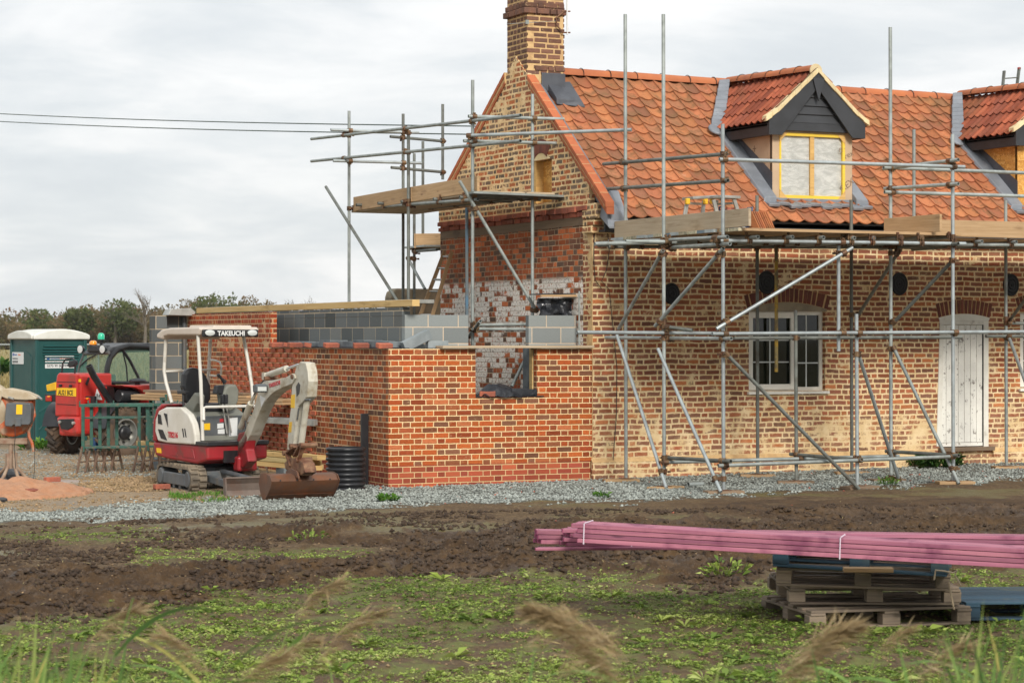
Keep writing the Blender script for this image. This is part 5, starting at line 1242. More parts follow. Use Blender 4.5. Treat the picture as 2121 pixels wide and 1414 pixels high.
# roof ladder behind ridge
rl=thing('roof_ladder','grey metal ladder with a red cap poking above the ridge at far right','ladder',PY(2092,178,3.2))
for a,b in (((2075,180),(2080,147)),((2104,178),(2111,141))):
    mb=MB();mb.beam(PY(a[0],a[1]+20,3.2),PY(b[0],b[1],3.2),.025,.06,up=(0,1,0));mb.build('stile',MT['galv_dark'],rl,world=True)
mb=MB();mb.tube(PY(2079,163,3.2),PY(2107,161,3.2),.012,6);mb.each('rung',MT['galv_dark'],rl,world=True)
mb=MB();mb.box(tuple(PY(2111,142,3.2)),(.05,.05,.04));mb.build('end_cap',MT['red'],rl,world=True,bevel=.01)
# ---------------------------------------------------------------- mini excavator
U=Fr(430,31.0,-.08,.454,-.891);H=Fr(431,31.0,-.08,.616,-.788);B=Fr(512,30.3,-.08,.438,-.899)
ex=thing('mini_excavator','small white and red tracked digger with a canopy, boom lowered to a wide rusty bucket','digger',tuple(U.o))
def T3(Fm,px,py,yl): x,z=Fm.y(px,py,yl);return Vector((x,yl,z))
def X3(Fm,px,py,xl): y,z=Fm.x(px,py,xl);return Vector((xl,y,z))
def track(side):
    y0,y1=(-.49,-.26) if side<0 else (.26,.49); n=14;r=.17;c=.56;zc=.19
    def loop(rr): return [(c+rr*math.sin(A),zc+rr*math.cos(A)) for A in [math.pi*i/n for i in range(n+1)]]+[(-c-rr*math.sin(A),zc-rr*math.cos(A)) for A in [math.pi*i/n for i in range(n+1)]]
    o=loop(r);i_=loop(r-.035);mb=MB(M=U.M);N=len(o);vs=[];fs=[]
    for y in (y0,y1):
        vs+=[(p[0],y,p[1]) for p in o]+[(p[0],y,p[1]) for p in i_]
    for k in range(N):
        j=(k+1)%N
        fs+=[(k,j,2*N+j,2*N+k),(N+j,N+k,3*N+k,3*N+j),(j,k,N+k,N+j),(2*N+k,2*N+j,3*N+j,3*N+k)]
    mb.add(vs,fs);t=mb.build('track_belt',MT['track_rubber'],ex,world=True,smooth=40)
    mb=MB(M=U.M);per=4*c+2*math.pi*r;m=46
    for q in range(m):
        s=q*per/m
        if s<2*c: x=-c+s;z=zc+r;A=0
        elif s<2*c+math.pi*r: A=(s-2*c)/r;x=c+r*math.sin(A);z=zc+r*math.cos(A)
        elif s<4*c+math.pi*r: x=c-(s-2*c-math.pi*r);z=zc-r;A=math.pi
        else: A=math.pi+(s-4*c-math.pi*r)/r;x=-c+r*math.sin(A);z=zc+r*math.cos(A)
        Mx=Matrix.Translation((x,0,z))@Matrix.Rotation(A,4,'Y')
        if z<.05: continue
        k=(q%2)*.05
        mb.box((0,y0+.05+k*.5,.012),(.034,.10,.028),M=Mx);mb.box((.02,y1-.06,.012),(.034,.10,.028),M=Mx)
    mb.build('track_lugs',MT['track_rubber'],t,bevel=.004,world=False) if False else mb.build('track_lugs',MT['track_rubber'],ex,world=True,bevel=.004)
    mb=MB(M=U.M);yo=y0-.01 if side<0 else y1+.01;yi=y0+.06 if side<0 else y1-.06
    mb.bx(-.40,.50,min(yo,yi),max(yo,yi),.10,.26);mb.build('track_frame',MT['mach_grey'],ex,world=True,bevel=.012)
    for x in (-c,c):
        mb=MB(M=U.M);Mx=Matrix.Translation((x,(y0+y1)/2,zc))@Matrix.Rotation(R(90),4,'X');mb.lathe([(.02,-.12),(.10,-.12),(.125,-.09),(.125,.09),(.10,.12),(.02,.12)],Mx,18);mb.build('track_wheel',MT['mach_grey'],ex,world=True,smooth=35)
    mb=MB(M=U.M)
    for x in (-.25,.0,.25):
        mb.lathe([(.045,-.11),(.045,.11)],Matrix.Translation((x,(y0+y1)/2,.085))@Matrix.Rotation(R(90),4,'X'),12)
    mb.each('track_roller',MT['mach_grey'],ex,world=True,smooth=35)
track(-1);track(1)
mb=MB(M=U.M);mb.bx(-.35,.42,-.25,.25,.16,.34);mb.lathe([(.24,.34),(.24,.44)],n=20);mb.bx(.35,.6,-.22,.22,.15,.3);mb.build('undercarriage',MT['mach_grey'],ex,world=True,bevel=.01)
bxl=U.y(466,1010,-.5)[0]
mb=MB(M=U.M)
for y in (-.2,.2): mb.beam((.3,y,.22),(bxl-.05,y,.14),.06,.09)
mb.tube((.35,0,.30),(bxl-.05,0,.24),.035,10);mb.build('blade_arm',MT['mach_grey'],ex,world=True,bevel=.006)
mb=MB(M=U.M);zt=U.y(466,990,-.5)[1];P=[(bxl+.03,zt),(bxl-.02,zt*.75),(bxl-.03,zt*.45),(bxl+.0,.08),(bxl+.05,0.0)]
mb.prism(P+[(p[0]-.025,p[1]) for p in P[::-1]],-.5,.5,'y');mb.build('dozer_blade',MT['blade_mud'],ex,world=True,bevel=.004)
mb=MB(M=U.M)
for s in (-.505,.49): mb.prism([(bxl-.05,.0),(bxl+.06,0),(bxl+.03,zt+.005),(bxl-.06,zt+.005)],s,s+.015,'y')
mb.tube((bxl+.02,-.5,zt),(bxl+.02,.5,zt),.014,8);mb.each('blade_edge',MT['blade_mud'],ex,world=True,bevel=.003)
# house
sk=H.yp([(316,914),(321,943),(352,951),(407,961),(429,953),(429,921),(408,921),(348,917)],-.47)
mb=MB(M=H.M);mb.prism(sk,-.47,.47,'y');mb.build('lower_body',MT['red_dark'],ex,world=True,bevel=.03)
xf=sk[4][0]
mb=MB(M=H.M);rc=H.yp([(316,914),(317,872),(323,846),(333,836),(343,837),(333,850),(326,872),(325,915)],-.47);mb.prism(rc,-.475,.475,'y');mb.build('counterweight',MT['red_dark'],ex,world=True,bevel=.03)
wc=H.yp([(323,893),(324,868),(331,850),(345,843),(376,843),(392,857),(401,876),(406,900),(407,921),(348,917),(329,913)],-.48)
mb=MB(M=H.M);mb.prism(wc,-.50,-.40,'y');cv=mb.build('engine_cover',MT['cream_clean'],ex,world=True,bevel=.025,bseg=3)
mb=MB(M=H.M);ib=H.yp([(326,912),(328,868),(334,852),(345,846),(376,846),(396,862),(402,920)],-.44);mb.prism(ib,-.40,.44,'y');mb.build('engine_bay',MT['seat_grey'],ex,world=True,bevel=.03)
for pts in ([(327,857),(333,859),(336,879),(327,877)],[(327,888),(337,890),(346,912),(333,907)],[(339,855),(346,857),(348,885)]):
    mb=MB(M=H.M);mb.prism(H.yp(pts,-.505),-.507,-.500,'y');mb.build('air_grille',MT['black_metal'],ex,world=True,bevel=.003)
mb=MB(M=H.M)
for a,b in ((377,887),(381.5,887)): p=H.yp([(a,b),(a+1.6,b),(a+4.4,b+18),(a+2.8,b+18)],-.505);mb.prism(p,-.506,-.500,'y')
mb.each('slot_vent',MT['black_metal'],ex,world=True)
p=H.y(348,905,-.503);text('TB216',.105,MT['ink_red'],H.M@face((p[0],-.503,p[1]),(1,0,0),(0,0,1)),ex,'model_number',.002,.95,bold=.004)
mb=MB(M=H.M);q=H.yp([(324,927),(333,928),(334,938),(325,937)],-.475);mb.prism(q,-.478,-.4715,'y');mb.build('warning_sticker',MT['plate_yellow'],ex,world=True)
mb=MB(M=H.M)
for pp in ([(336,922),(362,925),(369,944),(352,942)],[(373,926),(400,930),(404,949),(380,946)]):
    q=H.yp(pp,-.472);mb.prism(q,-.478,-.4705,'y')
mb.each('body_pressing',MT['red_dark'],ex,world=True,bevel=.003)
z0=H.y(408,919,-.47)[1]
mb=MB(M=H.M);x0=H.y(398,915,-.47)[0];mb.bx(x0,xf+.03,-.49,.48,z0-.02,z0+.035);mb.build('floor_plate',MT['black_metal'],ex,world=True,bevel=.01)
mb=MB(M=H.M);mb.bx(.27,.36,-.36,.40,z0+.036,z0+.36);pn=mb.build('front_console',MT['mach_grey'],ex,world=True,bevel=.02)
def plate(Fm,pts,xl,mat,nm,par=None): mb=MB(M=Fm.M);mb.prism(Fm.xp(pts,xl),xl,xl+.003,'x');return mb.build(nm,MT[mat],par or ex,world=True)
for pts,m in (([(421,877),(435,876),(435,890),(421,890)],'plate_yellow'),([(450,877),(463,876),(463,886),(450,887)],'sign_white'),([(451,889),(465,888),(465,898),(451,898)],'sign_white'),([(472,866),(492,864),(491,902),(475,903)],'sign_white'),([(455,867),(467,866),(467,873),(455,874)],'ink_red')):
    plate(H,pts,.362,m,'sticker')
# seat
def hx(pts,x0,x1,mat,nm,bev=.02): mb=MB(M=H.M);mb.prism(H.xp(pts,(x0+x1)/2),x0,x1,'x');return mb.build(nm,MT[mat],ex,world=True,bevel=bev,bseg=3)
def hy(pts,y0,y1,mat,nm,bev=.015): mb=MB(M=H.M);mb.prism(H.yp(pts,(y0+y1)/2),y0,y1,'y');return mb.build(nm,MT[mat],ex,world=True,bevel=bev,bseg=3)
hx([(382,834),(376,800),(378,775),(385,764),(398,761),(412,764),(424,778),(433,800),(433,826),(426,838)],-.34,-.22,'black_plastic','seat_back',.035)
mb=MB(M=H.M);sx,sz=H.y(400,840,-.1);mb.box((-.02,.0,sz-.02),(.42,.44,.12));mb.build('seat_cushion',MT['black_plastic'],ex,world=True,bevel=.035,bseg=3)
hy([(378,852),(386,840),(396,832),(410,812),(417,818),(416,835),(408,850),(404,858)],-.34,-.22,'seat_grey','armrest_console',.02)
hy([(370,808),(388,809),(388,815),(371,816)],-.36,-.30,'black_plastic','armrest',.008)
mb=MB(M=H.M);mb.tube(T3(H,380,842,-.34),T3(H,379,806,-.34),.016,8);mb.box(tuple(T3(H,379,800,-.34)),(.06,.06,.03));mb.build('lever',MT['black_plastic'],ex,world=True,smooth=40)
hx([(459,846),(455,815),(460,800),(468,796),(482,795),(488,808),(487,828),(480,846),(470,852)],.12,.32,'seat_grey','control_console',.03)
hx([(443,815),(447,798),(462,797),(458,816)],.2,.3,'black_plastic','display',.01)
mb=MB(M=H.M);a=X3(H,466,792,.25);b=X3(H,451,775,.25);mb.pipe([a,(a+b)/2,b],.03,8,rs=[.035,.018,.022]);mb.build('joystick',MT['black_plastic'],ex,world=True,smooth=40)
mb=MB(M=H.M);mb.tube(X3(H,487,805,.3),X3(H,478,775,.3),.009,6);mb.build('safety_lever',MT['rust'],ex,world=True)
for a,b in (((461,836),(470,897)),((468,836),(479,896))):
    mb=MB(M=H.M);mb.tube(X3(H,*b,.42),X3(H,*a,.42),.012,8);mb.build('travel_lever',MT['alu'],ex,world=True,smooth=40)
    mb=MB(M=H.M);mb.box(tuple(X3(H,a[0],a[1]-10,.42)),(.05,.05,.13));mb.build('lever_grip',MT['black_plastic'],ex,world=True,bevel=.012)
# canopy posts and roof
def post(pts,yl,r=.024,mat='cream_clean'): 
    mb=MB(M=H.M);mb.pipe([T3(H,a,b,yl) for a,b in pts],r,10);return mb.build('canopy_post',MT[mat],ex,world=True,smooth=40)
post([(344,697),(342,730),(340,768),(344,792),(356,834)],-.38);post([(410,694),(416,790),(420,912)],-.42);post([(503,690),(513,745),(522,800),(524,835)],.42);post([(436,697),(433,760),(431,795),(430,830)],.42)
def rail(pts,yl,r=.014): mb=MB(M=H.M);mb.pipe([T3(H,a,b,yl) for a,b in pts],r,8);mb.build('handrail',MT['cream_clean'],ex,world=True,smooth=40)
rail([(436,745),(446,746),(456,750),(459,760),(457,775),(447,779),(434,777)],.42);rail([(512,764),(519,768),(522,790),(523,812)],.45)
mb=MB(M=H.M);a=T3(H,343,769,-.38);b=a.copy();b.y=.42;b.z+=.02;mb.pipe([a,b],.016,8);mb.build('handrail',MT['cream_clean'],ex,world=True,smooth=40)
mb=MB(M=H.M);a=T3(H,419,843,-.42);a2=T3(H,422,870,-.42);b=a.copy();b.y=.42;mb.pipe([a2,a+Vector((0,.02,-.01)),a+Vector((0,.06,0)),b],.02,8);mb.build('front_rail',MT['cream_clean'],ex,world=True,smooth=40)
rp=H.yp([(327,700),(326,692),(336,683),(352,679),(385,678),(414,677),(418,681),(414,694),(350,694),(341,697),(338,703)],-.44)
mb=MB(M=H.M);mb.prism(rp,-.46,.46,'y');rf=mb.build('canopy_roof',MT['canopy'],ex,world=True,bevel=.025,bseg=3)
xr=rp[6][0]+.0
# raised centre of roof
mb=MB(M=H.M);zz=max(p[1] for p in rp);mb.bx(rp[3][0]+.1,xr-.1,-.2,.4,zz-.02,zz+.025);mb.build('roof_hump',MT['canopy'],ex,world=True,bevel=.02)
mb=MB(M=H.M);zc=(rp[6][1]+rp[7][1])/2-.01;mb.bx(xr-.03,xr+.02,-.43,.43,zc-.055,zc+.045);mb.build('roof_sign',MT['black_metal'],ex,world=True,bevel=.015)
text('TAKEUCHI',.088,MT['letter_white'],H.M@face((xr+.022,-.21,zc-.036),(0,1,0),(0,0,1)),ex,'brand_lettering',.002,1.0,bold=.003)
for y in (-.33,.33):
    mb=MB(M=H.M);mb.lathe([(.001,0),(.05,.0),(.05,.012),(.03,.02),(.001,.022)],Matrix.Translation((xr+.02,y,zc))@Matrix.Rotation(R(90),4,'Y')@Matrix.Scale(1.5,4,(0,1,0))@Matrix.Scale(.8,4,(1,0,0)),18);mb.build('work_light',MT['lamp_glass'],ex,world=True,smooth=40)
# swing post + boom
def by(pts,y0,y1,mat,nm,bev=.012,yt=None): mb=MB(M=B.M);mb.prism(B.yp(pts,y0 if yt is None else yt),y0,y1,'y');return mb.build(nm,MT[mat],ex,world=True,bevel=bev)
by([(478,955),(486,925),(494,896),(508,893),(513,905),(509,930),(514,955),(503,968),(484,965)],-.08,.05,'red_dark','swing_post',.02)
mb=MB(M=H.M);mb.tube(H.M.inverted()@(B.M@T3(B,452,948,-.1)),H.M.inverted()@(B.M@T3(B,492,958,-.1)),.035,10);mb.build('swing_cylinder',MT['red_dark'],ex,world=True,smooth=40)
mb=MB(M=H.M);mb.bx(xf-.05,xf+.10,-.05,.25,.30,.50);mb.build('swing_bracket',MT['red_dark'],ex,world=True,bevel=.03)
mb=MB(M=H.M);mb.bx(xf-.01,xf+.006,-.22,.0,.42,.58);mb.build('dark_recess',MT['black_metal'],ex,world=True)
boomp=[(484,941),(491,919),(504,901),(513,878),(524,851),(531,826),(534,810),(538,797),(547,789),(566,787),(590,782),(604,774),(609,775),(611,783),(604,795),(584,803),(570,810),(558,820),(547,833),(538,851),(528,875),(518,901),(508,919),(500,936),(488,948)]
bo=by(boomp,-.08,.08,'cream','boom',.008)
0 and by([(500,936),(508,919),(518,901),(516,925),(518,945),(505,946)],-.06,.07,'rust','boom_foot',.01)
mb=MB(M=B.M)
for a,b,r in (((606,780),.10,.03),((487,944),.11,.03),((549,784),.09,.03)):
    x,z=B.y(a[0],a[1],-.08);mb.lathe([(.002,-b),(r,-b),(r,b),(.002,b)],Matrix.Translation((x,0,z))@Matrix.Rotation(R(90),4,'X'),12)
mb.each('pivot_pin',MT['rust'],ex,world=True,smooth=40)
p=B.y(558,803,-.083);p2=B.y(588,793,-.083);ang=math.atan2(p2[1]-p[1],p2[0]-p[0]);
text('TAKEUCHI',.07,MT['ink_red'],B.M@face((p[0]-.02,-.083,p[1]),(math.cos(ang),0,math.sin(ang)),(-math.sin(ang),0,math.cos(ang))),ex,'brand_lettering',.002,1.25,bold=.002)
mb=MB(M=B.M);mb.prism(B.yp([(538,818),(550,825),(541,843)],-.083),-.084,-.0815,'y');mb.build('sticker',MT['sign_white'],ex,world=True)
mb=MB(M=B.M);mb.tube(T3(B,551,778,0),T3(B,594,763,0),.042,12);mb.box(tuple(T3(B,553,779,0)),(.1,.11,.09));mb.build('arm_cylinder',MT['cream'],ex,world=True,smooth=40)
mb=MB(M=B.M);mb.tube(T3(B,592,764,0),T3(B,622,754,0),.017,10);mb.build('cylinder_rod',MT['chrome'],ex,world=True,smooth=40)
mb=MB(M=B.M);mb.tube(T3(B,499,885,0),T3(B,520,835,0),.045,12);mb.tube(T3(B,520,835,0),T3(B,536,800,0),.02,8);mb.build('boom_cylinder',MT['cream'],ex,world=True,smooth=40)
mb=MB(M=B.M)
for k in range(3): mb.pipe([T3(B,509,900,-.03+k*.03),T3(B,508,860,.01+k*.03),T3(B,520,830,.0),T3(B,535,800,-.03+k*.03),T3(B,552,782,-.03+k*.02)],.011,6)
mb.each('hydraulic_hose',MT['black_plastic'],ex,world=True,smooth=40)
mb=MB(M=B.M);c=T3(B,540,804,-.16);mb.prism([(c.x-.10,c.z+.04),(c.x+.02,c.z+.06),(c.x+.07,c.z+.03),(c.x+.06,c.z-.05),(c.x-.09,c.z-.055)],-.24,-.09,'y');mb.build('boom_lamp',MT['mach_grey'],ex,world=True,bevel=.015)
mb=MB(M=B.M);mb.bx(c.x+.055,c.x+.072,-.225,-.105,c.z-.035,c.z+.02);mb.build('lamp_lens',MT['lamp_glass'],ex,world=True,bevel=.004)
by([(614,757),(621,749),(633,751),(637,768),(639,790),(636,822),(627,832),(617,842),(612,880),(606,932),(594,932),(597,883),(602,846),(604,804),(609,776)],-.06,.07,'cream','dipper_arm',.01)
by([(613,800),(618,791),(622,797),(620,815),(614,822)],-.062,-.0605,'black_metal','arm_slot',.001)
by([(603,818),(611,816),(610,845),(602,844)],-.0625,-.0605,'plate_yellow','warning_sticker',.0)
by([(599,874),(605,873),(603,895),(597,895)],-.0625,-.0605,'yellow','faded_sticker',.0)
mb=MB(M=B.M);mb.tube(T3(B,636,828,-.0),T3(B,624,918,.0),.040,12);mb.build('bucket_cylinder',MT['cream'],ex,world=True,smooth=40)
mb=MB(M=B.M);mb.tube(T3(B,619,845,-.05),T3(B,616,868,-.05),.012,8);mb.tube(T3(B,632,828,-.1),T3(B,642,827,-.1),.012,8);mb.build('hose_fitting',MT['mach_grey'],ex,world=True)
lk=[]
mb=MB(M=B.M)
for y in (-.07,.05):
    mb.beam(T3(B,624,918,y),T3(B,610,945,y),.02,.055,up=(0,1,0));mb.beam(T3(B,592,940,y),T3(B,612,925,y),.02,.06,up=(0,1,0));mb.beam(T3(B,594,935,y),T3(B,604,965,y),.02,.07,up=(0,1,0));mb.beam(T3(B,628,922,y),T3(B,618,955,y),.02,.05,up=(0,1,0))
for a in ((592,938),(606,924),(628,922),(618,952)):
    x,z=B.y(*a,-.07);mb.lathe([(.002,-.11),(.032,-.11),(.032,.11),(.002,.11)],Matrix.Translation((x,0,z))@Matrix.Rotation(R(90),4,'X'),12)
mb.build('bucket_linkage',MT['rust'],ex,world=True,smooth=30)
by([(588,958),(600,948),(617,948),(628,960),(632,978),(622,985),(606,982),(590,970)],-.08,.08,'rust','quick_hitch',.012)
mb=MB(M=B.M)
for y in (-.11,.10): q=B.yp([(592,990),(594,975),(605,970),(616,975),(620,990)],y);mb.prism(q,y-.012,y+.012,'y')
mb.each('bucket_ear',MT['bucket_rust'],ex,world=True,bevel=.005)
yb=.44;Pn=B.yp([(542,981),(552,981),(560,986),(563.5,997),(561,1010),(555,1024),(547,1039)],-yb)
mb=MB(M=B.M)
inn=[(p[0]-.018,p[1]-.012) for p in Pn]
mb.prism(Pn+inn[::-1],-yb,yb,'y');mb.build('bucket_shell',MT['bucket_rust'],ex,world=True,smooth=40)
ep=B.yp([(541,979.5),(552,979.5),(561,985),(565,997),(562,1011),(556,1025),(547.5,1040),(541,1020),(538,1000)],-yb)
mb=MB(M=B.M);mb.prism(ep,-yb-.014,-yb,'y');mb.build('bucket_side',MT['bucket_rust'],ex,world=True,bevel=.004)
mb=MB(M=B.M);mb.prism(ep,yb,yb+.014,'y');mb.build('bucket_side',MT['bucket_rust'],ex,world=True,bevel=.004)
mb=MB(M=B.M);e0=Pn[5];e1=Pn[6];mb.hexa([Vector(q) for q in [(e0[0]+.0,-yb,e0[1]+.0),(e1[0]-.0,-yb,e1[1]),(e1[0],yb,e1[1]),(e0[0],yb,e0[1]),(e0[0]+.012,-yb,e0[1]-.004),(e1[0]+.014,-yb,e1[1]-.006),(e1[0]+.014,yb,e1[1]-.006),(e0[0]+.012,yb,e0[1]-.004)]]);mb.build('cutting_edge',MT['bucket_rust'],ex,world=True)
mb=MB(M=B.M)
for k in range(4): mb.lathe([(.002,0),(.011,0),(.011,.003),(.002,.003)],Matrix.Translation((Pn[3][0]+.0,-.33+.22*k,Pn[3][1]+.01))@Matrix.Rotation(R(82),4,'Y'),8)
mb.each('drain_hole',MT['ink'],ex,world=True)
# ---------------------------------------------------------------- telehandler
T=Fr(195,40.0,-.10,.643,.766)
th=thing('telehandler','red telescopic handler with black cab, big muddy tyres and yellow rear plate','telehandler',tuple(T.o))
def ty(pts,y0,y1,mat,nm,bev=.02,yt=None,par=None): mb=MB(M=T.M);mb.prism(T.yp(pts,y0 if yt is None else yt),y0,y1,'y');return mb.build(nm,MT[mat],par or th,world=True,bevel=bev)
def tx(pts,x0,x1,mat,nm,bev=.02,xt=None,par=None): mb=MB(M=T.M);mb.prism(T.xp(pts,x0 if xt is None else xt),x0,x1,'x');return mb.build(nm,MT[mat],par or th,world=True,bevel=bev)
def wheel(x,y,steer,out):
    Mw=Matrix.Translation((x,y,.455))@Matrix.Rotation(steer,4,'Z')@Matrix.Rotation(R(90),4,'X')
    prof=[(.25,-.10),(.27,-.14),(.33,-.165),(.40,-.16),(.435,-.13),(.445,-.06),(.447,0),(.445,.06),(.435,.13),(.40,.16),(.33,.165),(.27,.14),(.25,.10)]
    mb=MB(M=T.M);mb.lathe(prof,Mw,40,close=False);w_=mb.build('tyre',MT['tyre'],th,world=True,smooth=50)
    mb=MB(M=T.M)
    for k in range(18):
        for s in (-1,1):
            A=2*math.pi*(k+(.5 if s>0 else 0))/18;Mx=Mw@Matrix.Rotation(A,4,'Z')@Matrix.Translation((.445,0,s*.075))@Matrix.Rotation(s*R(38),4,'X');mb.box((0.008,0,0),(.045,.048,.19),M=Mx)
            Mx=Mw@Matrix.Rotation(A+s*.07,4,'Z')@Matrix.Translation((.42,0,s*.155));mb.box((0,0,0),(.07,.05,.03),M=Mx)
    mb.build('tread_blocks',MT['tyre'],th,world=True,bevel=.008)
    mb=MB(M=T.M);d=1 if out else -1
    mb.lathe([(.255,.11*d),(.25,.145*d),(.225,.145*d),(.21,.05*d),(.14,.06*d),(.12,.10*d)],Mw,28,close=False)
    mb.lathe([(.255,-.11*d),(.25,-.14*d),(.22,-.13*d),(.20,-.0*d),(.01,.01*d)],Mw,28,close=False);mb.build('wheel_rim',MT['alu'] if out else MT['black_metal'],th,world=True,smooth=40)
    mb=MB(M=T.M);mb.lathe([(.13,.05*d),(.125,.12*d),(.10,.15*d),(.06,.16*d),(.002,.17*d)],Mw,20,close=False)
    for k in range(8): A=k*math.pi/4;mb.box((.165*math.cos(A),.165*math.sin(A),.075*d),(.035,.035,.03),M=Mw)
    mb.build('wheel_hub',MT['black_metal'],th,world=True,smooth=40)
wheel(0,-.72,0,True);wheel(-.02,.78,R(25),True);wheel(2.3,-.72,0,True);wheel(2.3,.72,0,True)
tx([(113,862),(114,800),(117,776),(121,772),(158,774),(160,862)],-.50,.3,'red','rear_body',.03)
ty([(166,862),(167,776),(190,777),(212,790),(233,802),(238,842),(236,878),(200,880)],-.16,.15,'red','boom_housing',.03)
tx([(114,862),(160,862),(162,900),(150,903),(130,898),(119,884)],-.58,.3,'red','rear_bumper',.06)
ty([(160,862),(206,864),(212,885),(203,901),(160,904)],-.22,.3,'red','side_counterweight',.05,yt=-.22)
tx([(121,868),(153,867),(151,884),(140,890),(126,888)],-.595,-.582,'black_metal','bumper_recess',.004)
mb=MB(M=T.M)
for a in ((124,874),(152,876)): y,z=T.x(*a,-.60);mb.lathe([(.002,-.02),(.03,-.02),(.03,.02),(.002,.03)],Matrix.Translation((-.60,y,z))@Matrix.Rotation(R(-90),4,'Y'),12)
mb.each('tow_bolt',MT['alu'],th,world=True,smooth=40)
# panel lines, plate, lights
tx([(117.5,803),(157,803.5),(157,821),(116.5,818)],-.512,-.502,'plate_yellow','number_plate',.002)
p=T.x(120.5,816.5,-.513);text('AU21 BCE',.118,MT['ink'],T.M@face((-.513,p[0],p[1]-.005),(0,-1,0),(0,0,1)),th,'plate_characters',.001,.78,bold=.003)
tx([(118,790),(157,791),(157,792),(118,791)],-.508,-.501,'ink','panel_gap',0);tx([(118,836),(157,838),(157,839),(118,837)],-.508,-.501,'ink','panel_gap',0)
for a in ((125,798),(146,799)): y,z=T.x(*a,-.52);mb=MB(M=T.M);mb.box((-.52,y,z),(.04,.06,.04));mb.build('rubber_stop',MT['black_plastic'],th,world=True,bevel=.008)
def cluster(px,py,xl,yl=None):
    y,z=T.x(px,py,xl);mb=MB(M=T.M);mb.box((xl,y,z),(.05,.30,.135));b=mb.build('light_cluster',MT['black_plastic'],th,world=True,bevel=.006)
    mb=MB(M=T.M);mb.box((xl-.03,y+.03,z-.01),(.03,.16,.10));mb.build('tail_lamp',MT['lamp_red'],th,world=True,bevel=.02);mb=MB(M=T.M);mb.box((xl-.032,y+.02,z+.025),(.034,.07,.035));mb.build('indicator',MT['amber'],th,world=True,bevel=.01)
cluster(106,824,-.45);cluster(186,828,-.30)
tx([(95,797),(114,791),(115,808),(97,810)],-.52,-.42,'yellow','yellow_guard',.01)
# mudguards
def guard(x,y,steer):
    mb=MB(M=T.M@Matrix.Translation((x,y,.455))@Matrix.Rotation(steer,4,'Z'));vs=[];n=9
    for yy in (-.19,.19):
        for r in (.50,.52):
            for k in range(n+1): A=R(55)+R(115)*k/n;vs.append((r*math.cos(A),yy,r*math.sin(A)))
    N=n+1;fs=[]
    for k in range(n): fs+=[(N+k,N+k+1,3*N+k+1,3*N+k),(k+1,k,2*N+k,2*N+k+1),(k,k+1,N+k+1,N+k),(2*N+k+1,2*N+k,3*N+k,3*N+k+1)]
    fs+=[(0,N,3*N,2*N),(n,2*N+n,3*N+n,N+n)]
    mb.add(vs,fs);mb.build('mudguard',MT['black_plastic'],th,world=True,smooth=40)
guard(-.02,.78,R(25));guard(0,-.72,0)
# bonnet, air filter, intake, exhaust
ty([(236,797),(262,798),(300,796),(345,794),(345,842),(292,842),(286,822),(276,808),(262,802),(240,800)],-.92,-.35,'red','bonnet',.03,yt=-.7)
ty([(236,800),(290,806),(296,850),(240,850)],-.40,-.2,'black_metal','engine_bay',.01)
mb=MB(M=T.M);y_=-.72;x,z=T.y(245,820,y_);mb.lathe([(.002,-.2),(.10,-.2),(.13,-.16),(.13,.2),(.002,.2)],Matrix.Translation((x+.2,y_,z))@Matrix.Rotation(R(-90),4,'Y')@Matrix.Rotation(R(180),4,'X'),20);mb.build('air_filter',MT['black_plastic'],th,world=True,smooth=40)
x,z=T.y(285,791,-.6);mb=MB(M=T.M);mb.lathe([(.05,-.05),(.05,.01),(.15,.02),(.16,.04),(.13,.07),(.05,.085),(.002,.09)],Matrix.Translation((x,-.6,z-.02)),20);mb.build('air_intake',MT['black_plastic'],th,world=True,smooth=40)
mb=MB(M=T.M);mb.pipe([T3(T,184,757,-.55),T3(T,194,778,-.55),T3(T,232,836,-.55)],.06,14,hollow=True);mb.build('exhaust_pipe',MT['black_metal'],th,world=True,smooth=40)
mb=MB(M=T.M);mb.prism(T.yp([(201,805),(195,827),(212,828)],-.165),-.168,-.1605,'y');mb.build('triangle_sticker',MT['sign_white'],th,world=True)
p=T.y(199,824,-.17);text('74',.10,MT['ink'],T.M@face((p[0],-.17,p[1]),(1,0,0),(0,0,1)),th,'sticker_print',.001)
ty([(177,795),(183,781),(187,783),(181,799)],-.175,-.162,'black_plastic','boom_pin_cover',.008);ty([(163,785),(168,785),(168,791),(163,791)],-.165,-.161,'plate_yellow','sticker',0)
# cab
cy=.05;cx0=.35
cg=tx([(160,778),(165,753),(173,733),(225,731),(221,755),(216,781)],cx0,cx0+.012,'cab_glass','rear_window',0)
sg=ty([(225,790),(226,760),(236,735),(258,722),(300,722),(345,732),(345,792)],cy,cy+.012,'cab_glass','side_window',0)
def tp(pts,yl,r,mat='black_metal',nm='cab_pillar'): mb=MB(M=T.M);mb.pipe([T3(T,a,b,yl) for a,b in pts],r,8);mb.build(nm,MT[mat],th,world=True,smooth=40)
tp([(220,792),(222,762),(228,740),(243,723),(266,716),(300,718),(345,726)],cy,.05)
tp([(252,722),(268,745),(285,778),(290,792)],cy,.028);tp([(253,722),(262,760),(264,792)],cy,.014);tp([(225,792),(290,793),(345,793)],cy,.03)
mb=MB(M=T.M);mb.pipe([X3(T,160,780,cx0),X3(T,166,752,cx0),X3(T,175,731,cx0)],.022,8);mb.pipe([X3(T,173,732,cx0),X3(T,226,730,cx0)],.03,8);mb.build('cab_frame',MT['mach_grey'],th,world=True,smooth=40)
x0r=cx0-.02;zr=T.y(262,716,cy)[1]
yL=T.x(172,732,cx0)[0]
